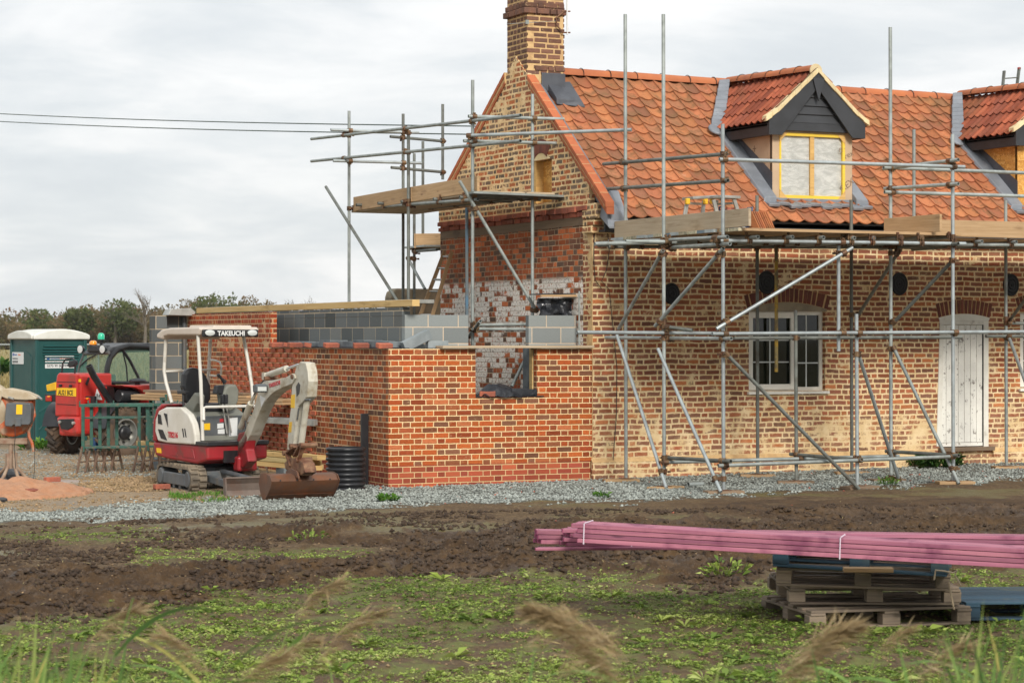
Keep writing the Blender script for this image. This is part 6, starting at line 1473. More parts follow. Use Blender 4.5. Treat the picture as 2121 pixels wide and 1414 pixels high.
mb=MB(M=T.M);mb.prism([(cx0-.02,zr-.12),(cx0+.15,zr-.02),(cx0+.5,zr+.05),(cx0+1.5,zr+.05),(cx0+1.9,zr-.03),(cx0+1.9,zr-.09),(cx0+.1,zr-.13)],cy,yL,'y');mb.build('cab_roof',MT['black_metal'],th,world=True,bevel=.03)
mb=MB(M=T.M);mb.bx(cx0+.3,cx0+.45,.35,.8,.85,1.45);mb.bx(cx0+.3,cx0+.8,.35,.8,.8,.95);mb.build('cab_seat',MT['black_plastic'],th,world=True,bevel=.03)
mb=MB(M=T.M);mb.bx(cx0,cx0+1.9,cy+.02,yL,.5,.95);mb.build('cab_base',MT['black_metal'],th,world=True,bevel=.02)
mb=MB(M=T.M);mb.bx(cx0+1.7,cx0+1.72,cy+.1,yL,.95,zr-.1);mb.build('front_screen',MT['cab_glass'],th,world=True)
mb=MB(M=T.M);mb.pipe([X3(T,166,757,cx0-.03),X3(T,182,743,cx0-.03),X3(T,198,735,cx0-.03)],.014,6);mb.build('wiper',MT['black_plastic'],th,world=True)
for a,xl in (((167,723),.30),((213,723),.30)):
    y,z=T.x(*a,xl);mb=MB(M=T.M);Mx=Matrix.Translation((xl,y,z))@Matrix.Rotation(R(-90),4,'Y');mb.lathe([(.002,-.07),(.05,-.06),(.075,.0),(.08,.02)],Mx,18,close=False);l=mb.build('work_lamp',MT['black_plastic'],th,world=True,smooth=40)
    mb=MB(M=T.M);mb.lathe([(.002,.015),(.07,.012),(.07,.018),(.002,.022)],Mx,18);mb.build('lamp_lens',MT['lamp_glass'],th,world=True,smooth=40)
y,z=T.x(193,723,.3);mb=MB(M=T.M);mb.prism([(y-.22,z-.05),(y+.16,z-.05),(y+.10,z+.07),(y-.12,z+.07)],.28,.6,'x');mb.build('beacon_mount',MT['black_plastic'],th,world=True,bevel=.02)
def beacon(px,py,mat,h,r):
    y,z=T.x(px,py,.35);mb=MB(M=T.M);mb.lathe([(r*.4,-.08),(r*.5,-.02),(r,-.01),(r,.012)],Matrix.Translation((.35,y,z)),16);mb.build('beacon_base',MT['black_plastic'],th,world=True,smooth=40)
    mb=MB(M=T.M);mb.lathe([(r*.9,.012),(r*.92,h*.6),(r*.75,h*.88),(r*.4,h),(.002,h*1.02)],Matrix.Translation((.35,y,z)),18,close=False);mb.build('beacon_lens',MT[mat],th,world=True,smooth=50)
beacon(209.5,704,'beacon_green',.125,.068);beacon(193,715,'amber',.085,.075)
mb=MB(M=T.M);a=X3(T,209.5,708,.35);mb.tube(a,a-Vector((0,0,.15)),.015,6);mb.build('beacon_stem',MT['black_plastic'],th,world=True)
mb=MB(M=T.M);mb.pipe([X3(T,127,780,-.35),X3(T,130,752,-.35),X3(T,136,744,-.35),X3(T,150,743,-.35)],.015,6);mb.pipe([X3(T,153,784,-.35),X3(T,158,748,-.35),X3(T,150,742,-.35),X3(T,142,744,-.35)],.015,6);mb.each('mirror_arm',MT['black_plastic'],th,world=True,smooth=40)
tx([(138,757),(142,747),(154,745),(157,752),(151,760),(142,761)],-.37,-.30,'black_plastic','mirror',.02)
# ---------------------------------------------------------------- portable toilet
W=Fr(73,44.7,-.12,.80,.6)
to=thing('portable_toilet','dark green portable toilet cabin with white roof and hire signs','portable toilet',tuple(W.o))
h=2.12;mb=MB(M=W.M);mb.bx(0,1.1,0,1.12,0,h);mb.build('cabin',MT['toilet_green'],to,world=True,bevel=.03)
mb=MB(M=W.M)
for (a,b) in ((-.01,.07),(1.03,1.11)): mb.bx(a,b,-.03,.03,0,h-.02)
mb.bx(-.03,.04,1.05,1.13,0,h-.02);mb.each('corner_post',MT['toilet_green'],to,world=True,bevel=.02)
mb=MB(M=W.M)
for k in range(7): z=h-.14-k*.055;w_=.40-.012*abs(k-2);mb.prism([(-.005,z),(-.035,z-.028),(-.005,z-.034)],.55-w_,.55+w_,'x')
mb.build('louvre',MT['toilet_green'],to,world=True,bevel=.002)
n=14;mb=MB(M=W.M);prof=[]
for k in range(n+1): s=k/n;prof.append((-.06+1.22*s,h+.06+.12*math.sin(math.pi*s)**.8))
mb.prism([(-.06,h-.03)]+prof+[(1.16,h-.03)],-.07,1.18,'y');rf_=mb.build('roof',MT['toilet_white'],to,world=True,bevel=.03,bseg=3)
mb=MB(M=W.M);prof=[(y_,h+.05+.10*math.sin(math.pi*(y_+.05)/1.2)**.8) for y_ in [k*1.1/10 for k in range(11)]];mb.prism([(0,h-.02)]+prof+[(1.1,h-.02)],-.085,.1,'x');mb.build('roof_rib',MT['toilet_white'],to,world=True,bevel=.02)
# door panel on left side (facing -x local)
mb=MB(M=W.M);dp=[(.15,.1),(.97,.1),(.97,1.7)]+[(.56+.41*math.cos(R(a)),1.7+.16*math.sin(R(a))) for a in range(20,170,20)]+[(.15,1.7)];mb.prism(dp,-.012,.0,'x');mb.build('door',MT['toilet_green'],to,world=True,bevel=.012)
mb=MB(M=W.M)
for pts in ([(.05,.25),(.5,.75),(1.05,1.0),(1.05,1.03),(.5,.79),(.05,.30)],[(.05,.62),(.6,.95),(1.05,1.12),(1.05,1.14),(.6,.99),(.05,.66)]): mb.prism(pts,-.012,-.001,'y')
mb.build('wall_rib',MT['toilet_green'],to,world=True,bevel=.004)
def sgn(fx_,x0,x1,z0,z1,big):
    mb=MB(M=W.M)
    if big: mb.bx(x0,x1,-.012,-.003,z0,z1)
    else: mb.bx(-.022,-.013,x0,x1,z0,z1)
    s=mb.build('hire_sign',MT['sign_white'],to,world=True)
    def M_(u,v): return W.M@(face((u,-.0135,v),(1,0,0),(0,0,1)) if big else face((-.0235,u,v),(0,-1,0),(0,0,1)))
    k=(x1-x0);hh=z1-z0
    st=x0 if big else x1; dr=1 if big else -1
    text('Brandon',hh*.21,MT['ink_blue'],M_(st+dr*k*.19,z1-hh*.27),to,'sign_lettering',.001,1.1 if big else .8);text('Hire Station',hh*.19,MT['ink_orange'],M_(st+dr*k*(.50 if big else .56),z1-hh*.27),to,'sign_lettering',.001,1.1 if big else .5)
    text('brandonhirestation.com',hh*.17,MT['ink'],M_(st+dr*k*.06,z1-hh*.58),to,'sign_lettering',.001,1.15 if big else .62)
    text('0370 99 00 999',hh*.26,MT['ink'],M_(st+dr*k*.06,z1-hh*.90),to,'sign_lettering',.001,1.12 if big else .62,bold=.001)
    mb=MB(M=W.M)
    if big: mb.bx(x0+k*.06,x0+k*.15,-.014,-.0121,z1-hh*.32,z1-hh*.08)
    else: mb.bx(-.0245,-.0221,x1-k*.16,x1-k*.06,z1-hh*.32,z1-hh*.08)
    mb.build('sign_logo',MT['ink_blue'],to,world=True)
a=W.y(93,737,0);b=W.y(150,762,0);sgn(0,a[0],b[0]+.03,b[1],a[1],True)
a=W.x(27,729,0);b=W.x(50,754,0);sgn(0,b[0],a[0],b[1],a[1],False)
# ---------------------------------------------------------------- cement mixer
X=Fr(30,32.4,-.10,1,0)
mx=thing('cement_mixer','cement-caked orange mixer with dark motor on a splayed tubular stand','cement mixer',tuple(X.o))
def xy(pts,y0,y1,mat,nm,bev=.02): mb=MB(M=X.M);mb.prism(X.yp([(a/5.05,780+b/5.05) for a,b in pts],(y0+y1)/2),y0,y1,'y');return mb.build(nm,MT[mat],mx,world=True,bevel=bev,bseg=3)
mb=MB(M=X.M);c=T3(X,-8,850,.12);mb.lathe([(.18,-.30),(.30,-.18),(.33,-.02),(.33,.06),(.25,.26),(.20,.34)],Matrix.Translation(c)@Matrix.Rotation(R(-28),4,'Y'),28,close=False);mb.build('drum',MT['mixer_cement'],mx,world=True,smooth=50)
xy([(-40,260),(-20,150),(60,122),(110,118),(200,135),(290,155),(380,195),(410,220),(400,236),(290,240),(110,232),(45,205),(30,250),(10,420),(-30,430)],-.20,.14,'mixer_cement','caked_cover',.025)
xy([(28,205),(360,236),(355,300),(345,420),(300,520),(265,590),(150,628),(40,610),(5,570),(20,330)],-.14,.10,'mixer_orange','motor_housing',.03)
xy([(80,275),(200,268),(330,275),(345,330),(335,470),(320,500),(150,500),(140,518),(70,515),(62,480),(75,330)],-.34,-.14,'mach_grey','motor',.03)
xy([(172,290),(235,292),(232,392),(168,392)],-.345,-.341,'plate_yellow','warning_sticker',0)
xy([(160,430),(225,430),(222,515),(160,520)],-.36,-.30,'mach_grey','switch_box',.01)
mb=MB(M=X.M);q=lambda a,b,y=0:T3(X,a/5.05,780+b/5.05,y)
mb.pipe([q(350,330,-.1),q(362,400,-.12),q(330,480,-.13),(q(300,560,-.14)),q(305,630,-.14),q(335,690,-.14),q(352,780,-.14)],.022,8);mb.build('yoke_arm',MT['mixer_orange'],mx,world=True,smooth=40)
mb=MB(M=X.M)
for a,b in (((90,215),(140,232)),((400,212),(440,236))): mb.tube(q(*a,-.22),q(*b,-.26),.017,8)
mb.each('lifting_handle',MT['alu'],mx,world=True,smooth=40)
mb=MB(M=X.M);mb.beam(q(-60,672,-.05),q(290,672,-.05),.10,.09);mb.build('cross_bar',MT['mixer_stand'],mx,world=True,bevel=.015)
mb=MB(M=X.M);mb.pipe([q(115,690,-.05),q(112,960,-.05)],.032,10);mb.build('stand_post',MT['mixer_stand'],mx,world=True,smooth=40)
for pts in ([(85,800,-.05),(85,930,-.05),(40,1040,-.2),(-20,1130,-.35)],[(150,800,-.1),(150,930,-.1),(190,1050,-.2),(240,1140,-.3)],[(165,790,.0),(165,930,.0),(260,1040,.1),(395,1165,.15)],[(70,800,.05),(70,930,.05),(10,1000,.25),(-70,1080,.4)]):
    mb=MB(M=X.M);mb.pipe([q(*p) for p in pts],.024,10);mb.build('leg',MT['mixer_stand'],mx,world=True,smooth=40)
mb=MB(M=X.M);mb.lathe([(.02,-.03),(.07,-.03),(.095,-.02),(.095,.02),(.07,.03),(.02,.03)],Matrix.Translation(q(288,690,.1))@Matrix.Rotation(R(75),4,'Y')@Matrix.Rotation(R(10),4,'X'),20);mb.build('wheel',MT['rubber'],mx,world=True,smooth=40)
mb=MB(M=X.M);mb.pipe([q(155,500,-.34),q(160,620,-.36),q(150,740,-.33),q(162,960,-.3)],.005,5);mb.pipe([q(362,420,-.2),q(362,960,-.2),q(345,1130,-.2)],.004,5);mb.build('power_cable',MT['cable'],mx,world=True)
# ---------------------------------------------------------------- trestles
ords=['first','second','third','fourth','fifth','sixth','seventh','eighth','ninth','tenth','eleventh','twelfth']
tr0=thing('trestle','leftmost green steel trestle with rusty splayed feet beside the telehandler','trestle',(0,0,0),0,'green builder trestles')
wd=.84;ht=1.0
for x in (0,wd):
    mb=MB();mb.box((x,0,.66),(.05,.05,.68));mb.build('upright',MT['trestle'],tr0,bevel=.004)
    for s in (-1,1):
        mb=MB();mb.beam((x+s*.01,s*.015,.40),(x+s*.09,s*.13,.0),.03,.028);mb.build('foot',MT['trestle_foot'],tr0,bevel=.003)
    mb=MB();mb.beam((x-.04,-.06,.17),(x+.04,.06,.17),.02,.02);mb.build('foot_brace',MT['trestle_foot'],tr0)
mb=MB();mb.bx(-.06,wd+.22,-.02,.02,ht,ht+.045);mb.bx(-.06,-.04,-.02,.02,ht+.045,ht+.09);mb.bx(wd+.2,wd+.22,-.02,.02,ht+.045,ht+.09);mb.build('top_rail',MT['trestle'],tr0,bevel=.003)
for z in (.82,.37): mb=MB();mb.bx(.022,wd-.022,-.013,.013,z,z+.028);mb.build('cross_rail',MT['trestle'],tr0,bevel=.003)
tlab=['leftmost green steel trestle with rusty splayed feet beside the telehandler','second green trestle from the left in the row by the red vehicle','third green trestle from the left in the row by the red vehicle','fourth green trestle from the left in front of the rear tyre','fifth and rightmost of the close row of green trestles']
D=35.3
for i in range(5):
    p=CAM+CF*(34.4+i*.10)+CR*((172+i*17.5-CX)/FPX*(34.4+i*.10));z=gz(p.x,p.y);a=math.atan2((CR*.99+CF*.12).y,(CR*.99+CF*.12).x)
    if i==0: tr0.location=(p.x,p.y,z);tr0.rotation_euler=(0,0,a);_WM[tr0.name]=Matrix.Translation((p.x,p.y,z))@Matrix.Rotation(a,4,'Z')
    else: dup(tr0,(p.x,p.y,z),a,tlab[i])
for px,D,l in ((312,36.1,'green trestle carrying the left end of the board stack'),(505,34.6,'green trestle under the right part of the board stack behind the digger seat')):
    p=CAM+CF*D+CR*((px-CX)/FPX*D);z=gz(p.x,p.y);dd=CR*.45-CF*.9;r=dup(tr0,(p.x,p.y,z),math.atan2(dd.y,dd.x),l);r.scale=(.75,1,1.06)
# ---------------------------------------------------------------- board stacks behind the digger
A0=PD(283,822,36.3);B0=PD(606,826,33.25)
k=0
for lay in range(4):
    for j in range(2 if lay<3 else 1):
        off=CF*(.25*j);s=random.uniform(-.12,.12);zz=A0.z-.02+lay*.042
        a=A0+off+(B0-A0)*max(0,(.10 if lay>1 else 0)+s*.15);b=B0+off-(B0-A0)*(.02+(.22 if lay>1 else 0)+abs(s)*.2);a.z=b.z=zz+.0
        mb=MB();mb.beam(a,b,.22,.036);o=mb.build('scaffold_board',MT[random.choice(['board_old','board_grey','board'])],bevel=.003);tag(o,f'{ords[k]} weathered board from the bottom of the stack on trestles behind the digger','board','boards stacked on the trestles');k+=1
A1=PD(292,938,36.0);B1=PD(672,956,31.7);k=0
for lay in range(3):
    for j in range(3):
        off=CF*(.16*j)+CR*(-.03*j);s=random.uniform(0,.06);a=A1+off;b=B1+off-(B1-A1)*s*(1+lay);a.z=b.z=A1.z+.075*lay
        mb=MB();mb.beam(a,b,.145,.068);o=mb.build('timber_joist',MT['lumber_green' if random.random()<.6 else 'lumber'],bevel=.004);tag(o,f'{ords[k]} pale new timber from the bottom of the low pile by the side wall','timber','new timbers piled by the side wall');k+=1
for k,(px,D) in enumerate(((340,35.4),(600,32.6))):
    p=PD(px,930,D);mb=MB();mb.box((p.x,p.y,(A1.z-.035+gz(p.x,p.y))/2),(.3,.35,A1.z-.035-gz(p.x,p.y)));tag(mb.build('block_bearer',MT['block_cut'],bevel=.01),['concrete blocks under the far left end of the timber pile','concrete blocks under the near right end of the timber pile'][k],'blocks')
al=thing('aluminium_ladder','aluminium ladder laid on edge along the side wall behind the digger arm','ladder',tuple(PD(640,878,32.4)))
a=PD(430,874,35.0);b=PD(652,876,32.35);a.z=b.z
for h_ in (.0,): 
    mb=MB();mb.beam(a,b,.03,.085);mb.build('stile',MT['alu'],al,world=True,bevel=.004);mb=MB();off=CF*.34;mb.beam(a+off,b+off,.03,.085);mb.build('stile',MT['alu'],al,world=True,bevel=.004)
for i in range(10): p=a+(b-a)*((i+.5)/10);mb=MB();mb.tube(p,p+CF*.34,.014,6);mb.build('rung',MT['alu'],al,world=True)
# ---------------------------------------------------------------- corrugated pipe, duct, loose bits at the corner
p=PD(716,1012,30.15);z=gz(p.x,p.y)-.02
cp_=thing('corrugated_pipe','short upright ring of black corrugated drainage pipe at the extension corner','pipe',(p.x,p.y,z))
pr=[];N=9
for i in range(N): zz=i*.066;pr+=[(.235,zz),(.262,zz+.012),(.266,zz+.03),(.262,zz+.046),(.235,zz+.056)]
mb=MB();mb.lathe(pr+[(.215,N*.066-.01),(.215,0)],n=36,close=False);mb.build('pipe_wall',MT['black_plastic'],cp_,smooth=60)
a=PD(755,1013,30.9);mb=MB();M=Matrix.Translation((a.x,a.y,gz(a.x,a.y)-.02))
mb.prism([(-.05,-.03),(.05,-.03),(.05,.03),(.035,.03),(.035,-.015),(-.035,-.015),(-.035,.03),(-.05,.03)],0,1.0,'z',M=M);tag(mb.build('cable_duct',MT['black_plastic'],bevel=.006),'tall black plastic channel standing against the side wall behind the corrugated pipe','channel')
pj=PD(742,1012,30.0)
# brick pile near mixer
for i,(px,py,rz,rx,l) in enumerate(((62,1011,.4,.3,'tilted loose brick nearest the mixer leg on the sand heap'),(76,1016,-.2,0,'loose brick lying just right of the tilted one by the mixer leg'),(94,1020,.1,0,'loose brick in the middle of the small row beside the sand heap'),(108,1011,.2,0,'loose brick standing highest in the small pile by the puddle'),(117,1021,-.1,0,'rightmost loose brick of the small pile beside the sand heap'),(66,1033,.8,.2,'lone brown brick on the orange sand below the mixer'),(335,1020,.1,0,'small loose brick at the rear end of the digger track'))):
    q=PZ(px,py,-.08);brick(q.x,q.y,gz(q.x,q.y)+(.07 if i==3 else .02 if i!=5 else .05),rz=rz,rx=rx,lab=l,grp='loose bricks near the mixer')
# sand heap
c=PZ(25,1030,-.09);mb=MB();N=40;vs=[];fs=[]
rx_,ry_=1.05,.95
for j in range(N+1):
    for i in range(N+1):
        s=(i/N-.5)*2;t_=(j/N-.5)*2;x=c.x+(CR*s*rx_+CF*t_*ry_).x;y=c.y+(CR*s*rx_+CF*t_*ry_).y;r=math.hypot(s,t_)
        hgt=.19*max(0,1-r)**.9*(.6+.8*float(fbm(x*2.5,y*2.5,77,3)))+.12*float(fbm(x*7,y*7,78,4))*(1 if r<1 else 0)-.03-.3*max(0,r-.98)
        vs.append((x,y,gz(x,y)+hgt))
for j in range(N):
    for i in range(N): a=j*(N+1)+i;fs.append((a,a+1,a+N+2,a+N+1))
mb.add(vs,fs);tag(mb.build('sand_heap',MT['sand'],smooth=60),'low heap of orange building sand under the cement mixer','sand heap')
mb=MB();q=PZ(6,1046,-.09);mb.box((0,0,.03),(.28,.2,.06));o=mb.build('black_lid',MT['black_plastic'],bevel=.02,origin=(0,0,0));o.location=(q.x-.1,q.y,gz(q.x,q.y)+.01);tag(o,'flat black plastic piece at the left edge of the sand','plastic lid')
q=PZ(24,1000,-.09);mb=MB();mb.lathe([(.02,0),(.26,.0),(.22,.12),(.12,.2),(.02,.22)],n=14);o=mb.build('plastic_sack',MT['poly'],smooth=30,origin=(0,0,0));o.location=(q.x,q.y+.3,gz(q.x,q.y)-.02);tag(o,'dark crumpled sack on the ground behind the mixer legs','sack')
q=PZ(1222,990,.03);mb=MB();mb.lathe([(.055,0),(.05,.05),(.02,.07),(.002,.072)],n=12,close=False);o=mb.build('green_cap',MT['green_tape'],smooth=30,origin=(0,0,0));o.location=(q.x,q.y,gz(q.x,q.y));tag(o,'small bright green plastic cap at the foot of the cottage corner','cap')
q=PZ(1442,1011,.03);mb=MB();mb.pipe([(-.12,0,.035),(.12,.03,.035)],.035,10,hollow=True);o=mb.build('pipe_offcut',MT['galv'],smooth=40,origin=(0,0,0));o.location=(q.x,q.y,gz(q.x,q.y));tag(o,'short grey pipe offcut lying on the gravel below the braces','pipe')
# ---------------------------------------------------------------- pallets and pink timber
def pallet(mat,dk,label,M,group='pallets in the field',gap=.5):
    loc=M.to_translation();rz=M.to_euler().z
    p=thing('pallet',label,'pallet',tuple(loc),0,group);p.rotation_euler=M.to_euler();p.scale=(1,1,.85)
    _WM[p.name]=M@Matrix.Scale(.85,4,(0,0,1))
    w,d=1.2,1.0
    for i in range(3):
        for j in range(3):
            mb=MB();x=-.6+.05+i*.55;y=-.5+.06+j*.44-0;mb.box((x,y,.022+.045),(.1+random.uniform(0,.04),.10,.088),off=True);mb.build('block',MT[mat],p,bevel=.004)
    for j in range(3): mb=MB();mb.box((0,-.44+j*.44,.011),(1.2,.10,.02),off=True);mb.build('bottom_board',MT[mat],p,bevel=.003)
    for i in range(3): mb=MB();mb.box((-.55+i*.55,0,.122),(.11,1.0,.02),off=True);mb.build('stringer_board',MT[mat],p,bevel=.003)
    n=dk
    for j in range(n): mb=MB();wj=.1 if n>5 else .12;mb.box((0,-.44+.88*j/(n-1),.143),(1.2+random.uniform(-.01,.0),wj,.02),off=True);mb.build('deck_slat',MT[mat],p,bevel=.003)
    return p
def PM(px,D,z,ang,tx_=0,ty_=0):
    c=CAM+CF*D+CR*((px-CX)/FPX*D);d=CR*math.cos(ang)-CF*math.sin(ang)
    return Matrix.Translation((c.x,c.y,z))@Matrix.Rotation(math.atan2(d.y,d.x),4,'Z')@Matrix.Rotation(tx_,4,'X')@Matrix.Rotation(ty_,4,'Y')
pallet('pallet',6,'bottom brown wooden pallet of the stack, sunk in the weeds',PM(1790,16.35,-.02,R(-14)))
pallet('pallet',6,'second brown wooden pallet from the bottom of the stack',PM(1785,16.45,.125,R(-2),0,R(.5)))
pallet('pallet',5,'third pallet of the stack, grey brown, right below the blue one',PM(1785,16.35,.25,R(8),0,R(1)))
pallet('pallet_blue',7,'dark blue pallet on top of the stack under the pink timbers',PM(1790,16.25,.378,R(13),0,R(2.2)))
pallet('pallet_blue',9,'separate dark blue pallet lying on the weeds at the right edge',PM(2130,16.6,-.0,R(-4)))
q=PZ(1798,1190,.45);mb=MB();mb.box((0,0,.015),(.34,.11,.03),off=True);o=mb.build('wood_offcut',MT['board'],bevel=.004,origin=(0,0,0));o.location=(PD(1798,1193,15.7));o.location.z=.385;o.rotation_euler=(0,0,-.5);tag(o,'short brown wood offcut between the grey and blue pallets','offcut')
st=MB();pp=[PD(a,b,15.55) for a,b in ((1935,1200),(1938,1180),(1955,1182),(1975,1186),(1983,1180),(1978,1190),(1990,1212))];st.pipe(pp,.006,5);st.pipe([PD(a,b,15.5) for a,b in ((1965,1205),(1972,1240),(1976,1262),(1972,1250))],.006,5);tag(st.build('plastic_strap',MT['board_grey'],smooth=40),'loose pale strap hanging from the right corner of the pallet stack','strap')
# timber bundles: each bundle strapped together is one thing
def bundle(pA,DA,pB,DB,rows,cols,label,w=.047,h=.035,straps=(),shift=0,jit=.05,name='timber_bundle'):
    A=PD(*pA,DA);Bb=PD(*pB,DB);b=thing(name,label,'timber bundle',tuple(A),0,'bundles of pink treated battens')
    x=(Bb-A).normalized();y=Vector((0,0,1)).cross(x).normalized();z=x.cross(y)
    for i in range(cols):
        for j in range(rows):
            s=random.uniform(0,jit)*(1 if j or i else 0);a=A+x*s+y*(w*(i+.5))+z*(-h*(j+.5));e=Bb+y*(w*(i+.5))+z*(-h*(j+.5));mb=MB();mb.beam(a,e,w-.004,h-.004);mb.build('batten',MT['pink'],b,world=True,bevel=.003)
            mb=MB();mb.beam(a-x*.002,a+x*.0005,w-.006,h-.006);mb.build('batten_end',MT['pink_end'],b,world=True)
    for s in straps:
        c=A+x*s;mb=MB();e=.004;mb.pipe([c+y*(-e)+z*e,c+y*(cols*w+e)+z*e,c+y*(cols*w+e)-z*(rows*h+e),c+y*(-e)-z*(rows*h+e),c+y*(-e)+z*e],.0045,6,cap=False);mb.build('strap',MT['white_tape'],b,world=True)
    return b
bundle((1184,1083),15.75,(2200,1140),14.9,4,5,'front pink batten bundle with white straps resting on the blue pallet',w=.052,h=.0335,straps=(.09,1.86,3.22))
bundle((1166,1094),16.1,(2220,1111),16.7,4,4,'pink batten bundle just behind the front strapped bundle',w=.05,h=.032,jit=.08,straps=(.5,))
bundle((1113,1097),16.3,(2240,1118),17.3,3,3,'shorter dark-ended pink bundle sticking out furthest at the left',w=.05,h=.034,jit=.04)
bundle((1110,1134),16.0,(1640,1131),16.2,1,2,'thin loose pink batten pair hanging below the bundles',w=.05,h=.022,name='loose_battens')
# ---------------------------------------------------------------- loose stuff built with numpy
def leafmesh(name,P,N0,size,ratio,rnd,mat,bend=.0,kind='stuff',tri=False,seed=0):
    "P (n,3) base points; N0 (n,3) leaf directions; leaves are folded two-quad blades"
    rs=np.random.RandomState(seed);n=len(P);d=N0/np.linalg.norm(N0,axis=1,keepdims=True)
    up=np.array([0,0,1.0]);s=np.cross(d,up+rs.normal(0,.35,(n,3)));s/=np.maximum(np.linalg.norm(s,axis=1,keepdims=True),1e-6)
    L=size[:,None];w=L*ratio
    mid=P+d*L*.5;tip=P+d*L-np.array([0,0,1])*L*bend
    V=np.stack([P,mid-s*w*.5,tip,mid+s*w*.5],1).reshape(-1,3)
    me=bpy.data.meshes.new(name);me.vertices.add(4*n);me.vertices.foreach_set('co',V.ravel())
    me.loops.add(4*n);me.loops.foreach_set('vertex_index',np.arange(4*n));me.polygons.add(n);me.polygons.foreach_set('loop_start',np.arange(n)*4);me.update(calc_edges=True)
    at=me.attributes.new('rnd','FLOAT','FACE');at.data.foreach_set('value',rnd.astype(np.float32));me.materials.append(mat)
    o=bpy.data.objects.new(name,me);COL.objects.link(o)
    if kind:o['kind']=kind
    return o
rs=np.random.RandomState(11)
def fan(n,v0,v1,u0=-450,u1=2650):
    u=rs.uniform(u0,u1,n);v=rs.uniform(v0,v1,n);zc=FPX*2.0/(v-HY);xc=(u-CX)/FPX*zc
    return CAM.x+CF.x*zc+CR.x*xc,CAM.y+CF.y*zc+CR.y*xc,u,v
# weeds: rosettes of small leaves where the field is green
def weeds(n,v0,v1,dens,size0,name,mat,seed,lo=5,up=.45,ratio=.42,u0=-450,u1=2650,keepfn=None):
    rr=np.random.RandomState(seed);x,y,u,v=fan(n,v0,v1,u0,u1)
    g=zones(x,y)[5];cl=fbm(x*1.3,y*1.3,91,3);c2=fbm(x*5,y*5,92,3);pr=g*sst(.34,.62,cl*.55+c2*.45)*dens*(.35+1.3*fbm(x*.45,y*.45,97,2))
    if keepfn is not None: pr=keepfn(x,y,u,v)
    k=rr.rand(n)<pr;x=x[k];y=y[k];m=len(x)
    if m==0:return
    z=gheight(x,y);sz=size0*(.5+rr.rand(m)**2*1.3);hue=np.clip(rr.normal(.5,.22,m)+(fbm(x,y,93,2)-.5)*.8,0,1)
    P=[];D=[];S=[];C=[]
    for q in range(lo):
        a=rr.rand(m)*6.283;el=up*(.3+rr.rand(m));P.append(np.stack([x+rr.normal(0,.004,m),y+rr.normal(0,.004,m),z+.002+rr.rand(m)*.012],1));D.append(np.stack([np.cos(a),np.sin(a),el],1));S.append(sz*(.6+.6*rr.rand(m)));C.append(np.clip(hue+rr.normal(0,.1,m),0,1))
    return leafmesh(name,np.concatenate(P),np.concatenate(D),np.concatenate(S),ratio,np.concatenate(C),mat,bend=.25,seed=seed)
weeds(190000,1060,1520,.78,.0205,'weeds',MT['weed'],1,up=.6,ratio=.5)
weeds(3500,1190,1520,.3,.075,'broad_leaf_weeds',MT['weed'],2,lo=7,up=.7,ratio=.3)
# the nearer, larger weed clumps
def clump(px,py,nn,r,h,label,mat='weed',name='weed_clump',z0=None,ratio=.3,cat='weeds'):
    q=PZ(px,py,.0 if z0 is None else z0);rr=np.random.RandomState(int(px*7+py));a=rr.rand(nn)*6.28;ra=r*rr.rand(nn)**.6
    x=q.x+np.cos(a)*ra;y=q.y+np.sin(a)*ra;z=gheight(x,y)+rr.rand(nn)*h*.5
    D=np.stack([np.cos(a)*.7+rr.normal(0,.4,nn),np.sin(a)*.7+rr.normal(0,.4,nn),.4+rr.rand(nn)],1)
    o=leafmesh(name,np.stack([x,y,z],1),D,h*(.35+.5*rr.rand(nn)),ratio,rr.rand(nn),MT[mat],bend=.3,kind=None,seed=3);tag(o,label,cat);return o
clump(1893,968,420,.24,.22,'bright green weeds at the wall foot left of the white door','grass','wall_weeds',.06)
clump(1945,972,420,.30,.26,'dark green weeds at the wall foot below the white door','nettle','wall_weeds',.06)
clump(1838,1008,160,.12,.14,'feathery green weed on the gravel at the foot of a standard','grass','wall_weeds',.06,.15)
clump(803,1040,140,.12,.13,'small round green weed on the gravel below the extension corner','grass','wall_weeds',0,.3)
clump(1245,1035,100,.1,.10,'small green weed at the gravel edge below the cottage corner','grass','wall_weeds',0,.3)
clump(640,1124,60,.2,.10,'bright tuft of weeds on the mud in the middle left');clump(1503,1196,90,.18,.14,'leafy bright weed beside the mud left of the pallets')
clump(100,935,500,.5,.22,'green weeds growing in front of the portable toilet','grass','yard_weeds',-.1);clump(10,790,900,1.0,1.1,'leafy green bush behind the toilet at the left edge','nettle','bush',-.1,.35,'bush')
# grass fringe between digger and gravel
x,y,u,v=fan(3600,1019,1036,350,475);gg=rs.rand(len(x))<.9*np.clip((fbm(x*3,y*3,5,2)-.35)*3,0,1);x=x[gg];y=y[gg];m=len(x);a=rs.rand(m)*6.28
o=leafmesh('grass',np.stack([x,y,gheight(x,y)],1),np.stack([np.cos(a)*.35,np.sin(a)*.35,np.ones(m)],1),.03+.07*rs.rand(m),.12,rs.rand(m),MT['grass'],bend=.15)
# straw bits
x,y,u,v=fan(2600,1050,1500);m=len(x);a=rs.rand(m)*6.28
leafmesh('straw_litter',np.stack([x,y,gheight(x,y)+.01],1),np.stack([np.cos(a),np.sin(a),rs.rand(m)*.3],1),.04+.1*rs.rand(m)**2,.07,rs.rand(m),MT['straw'])
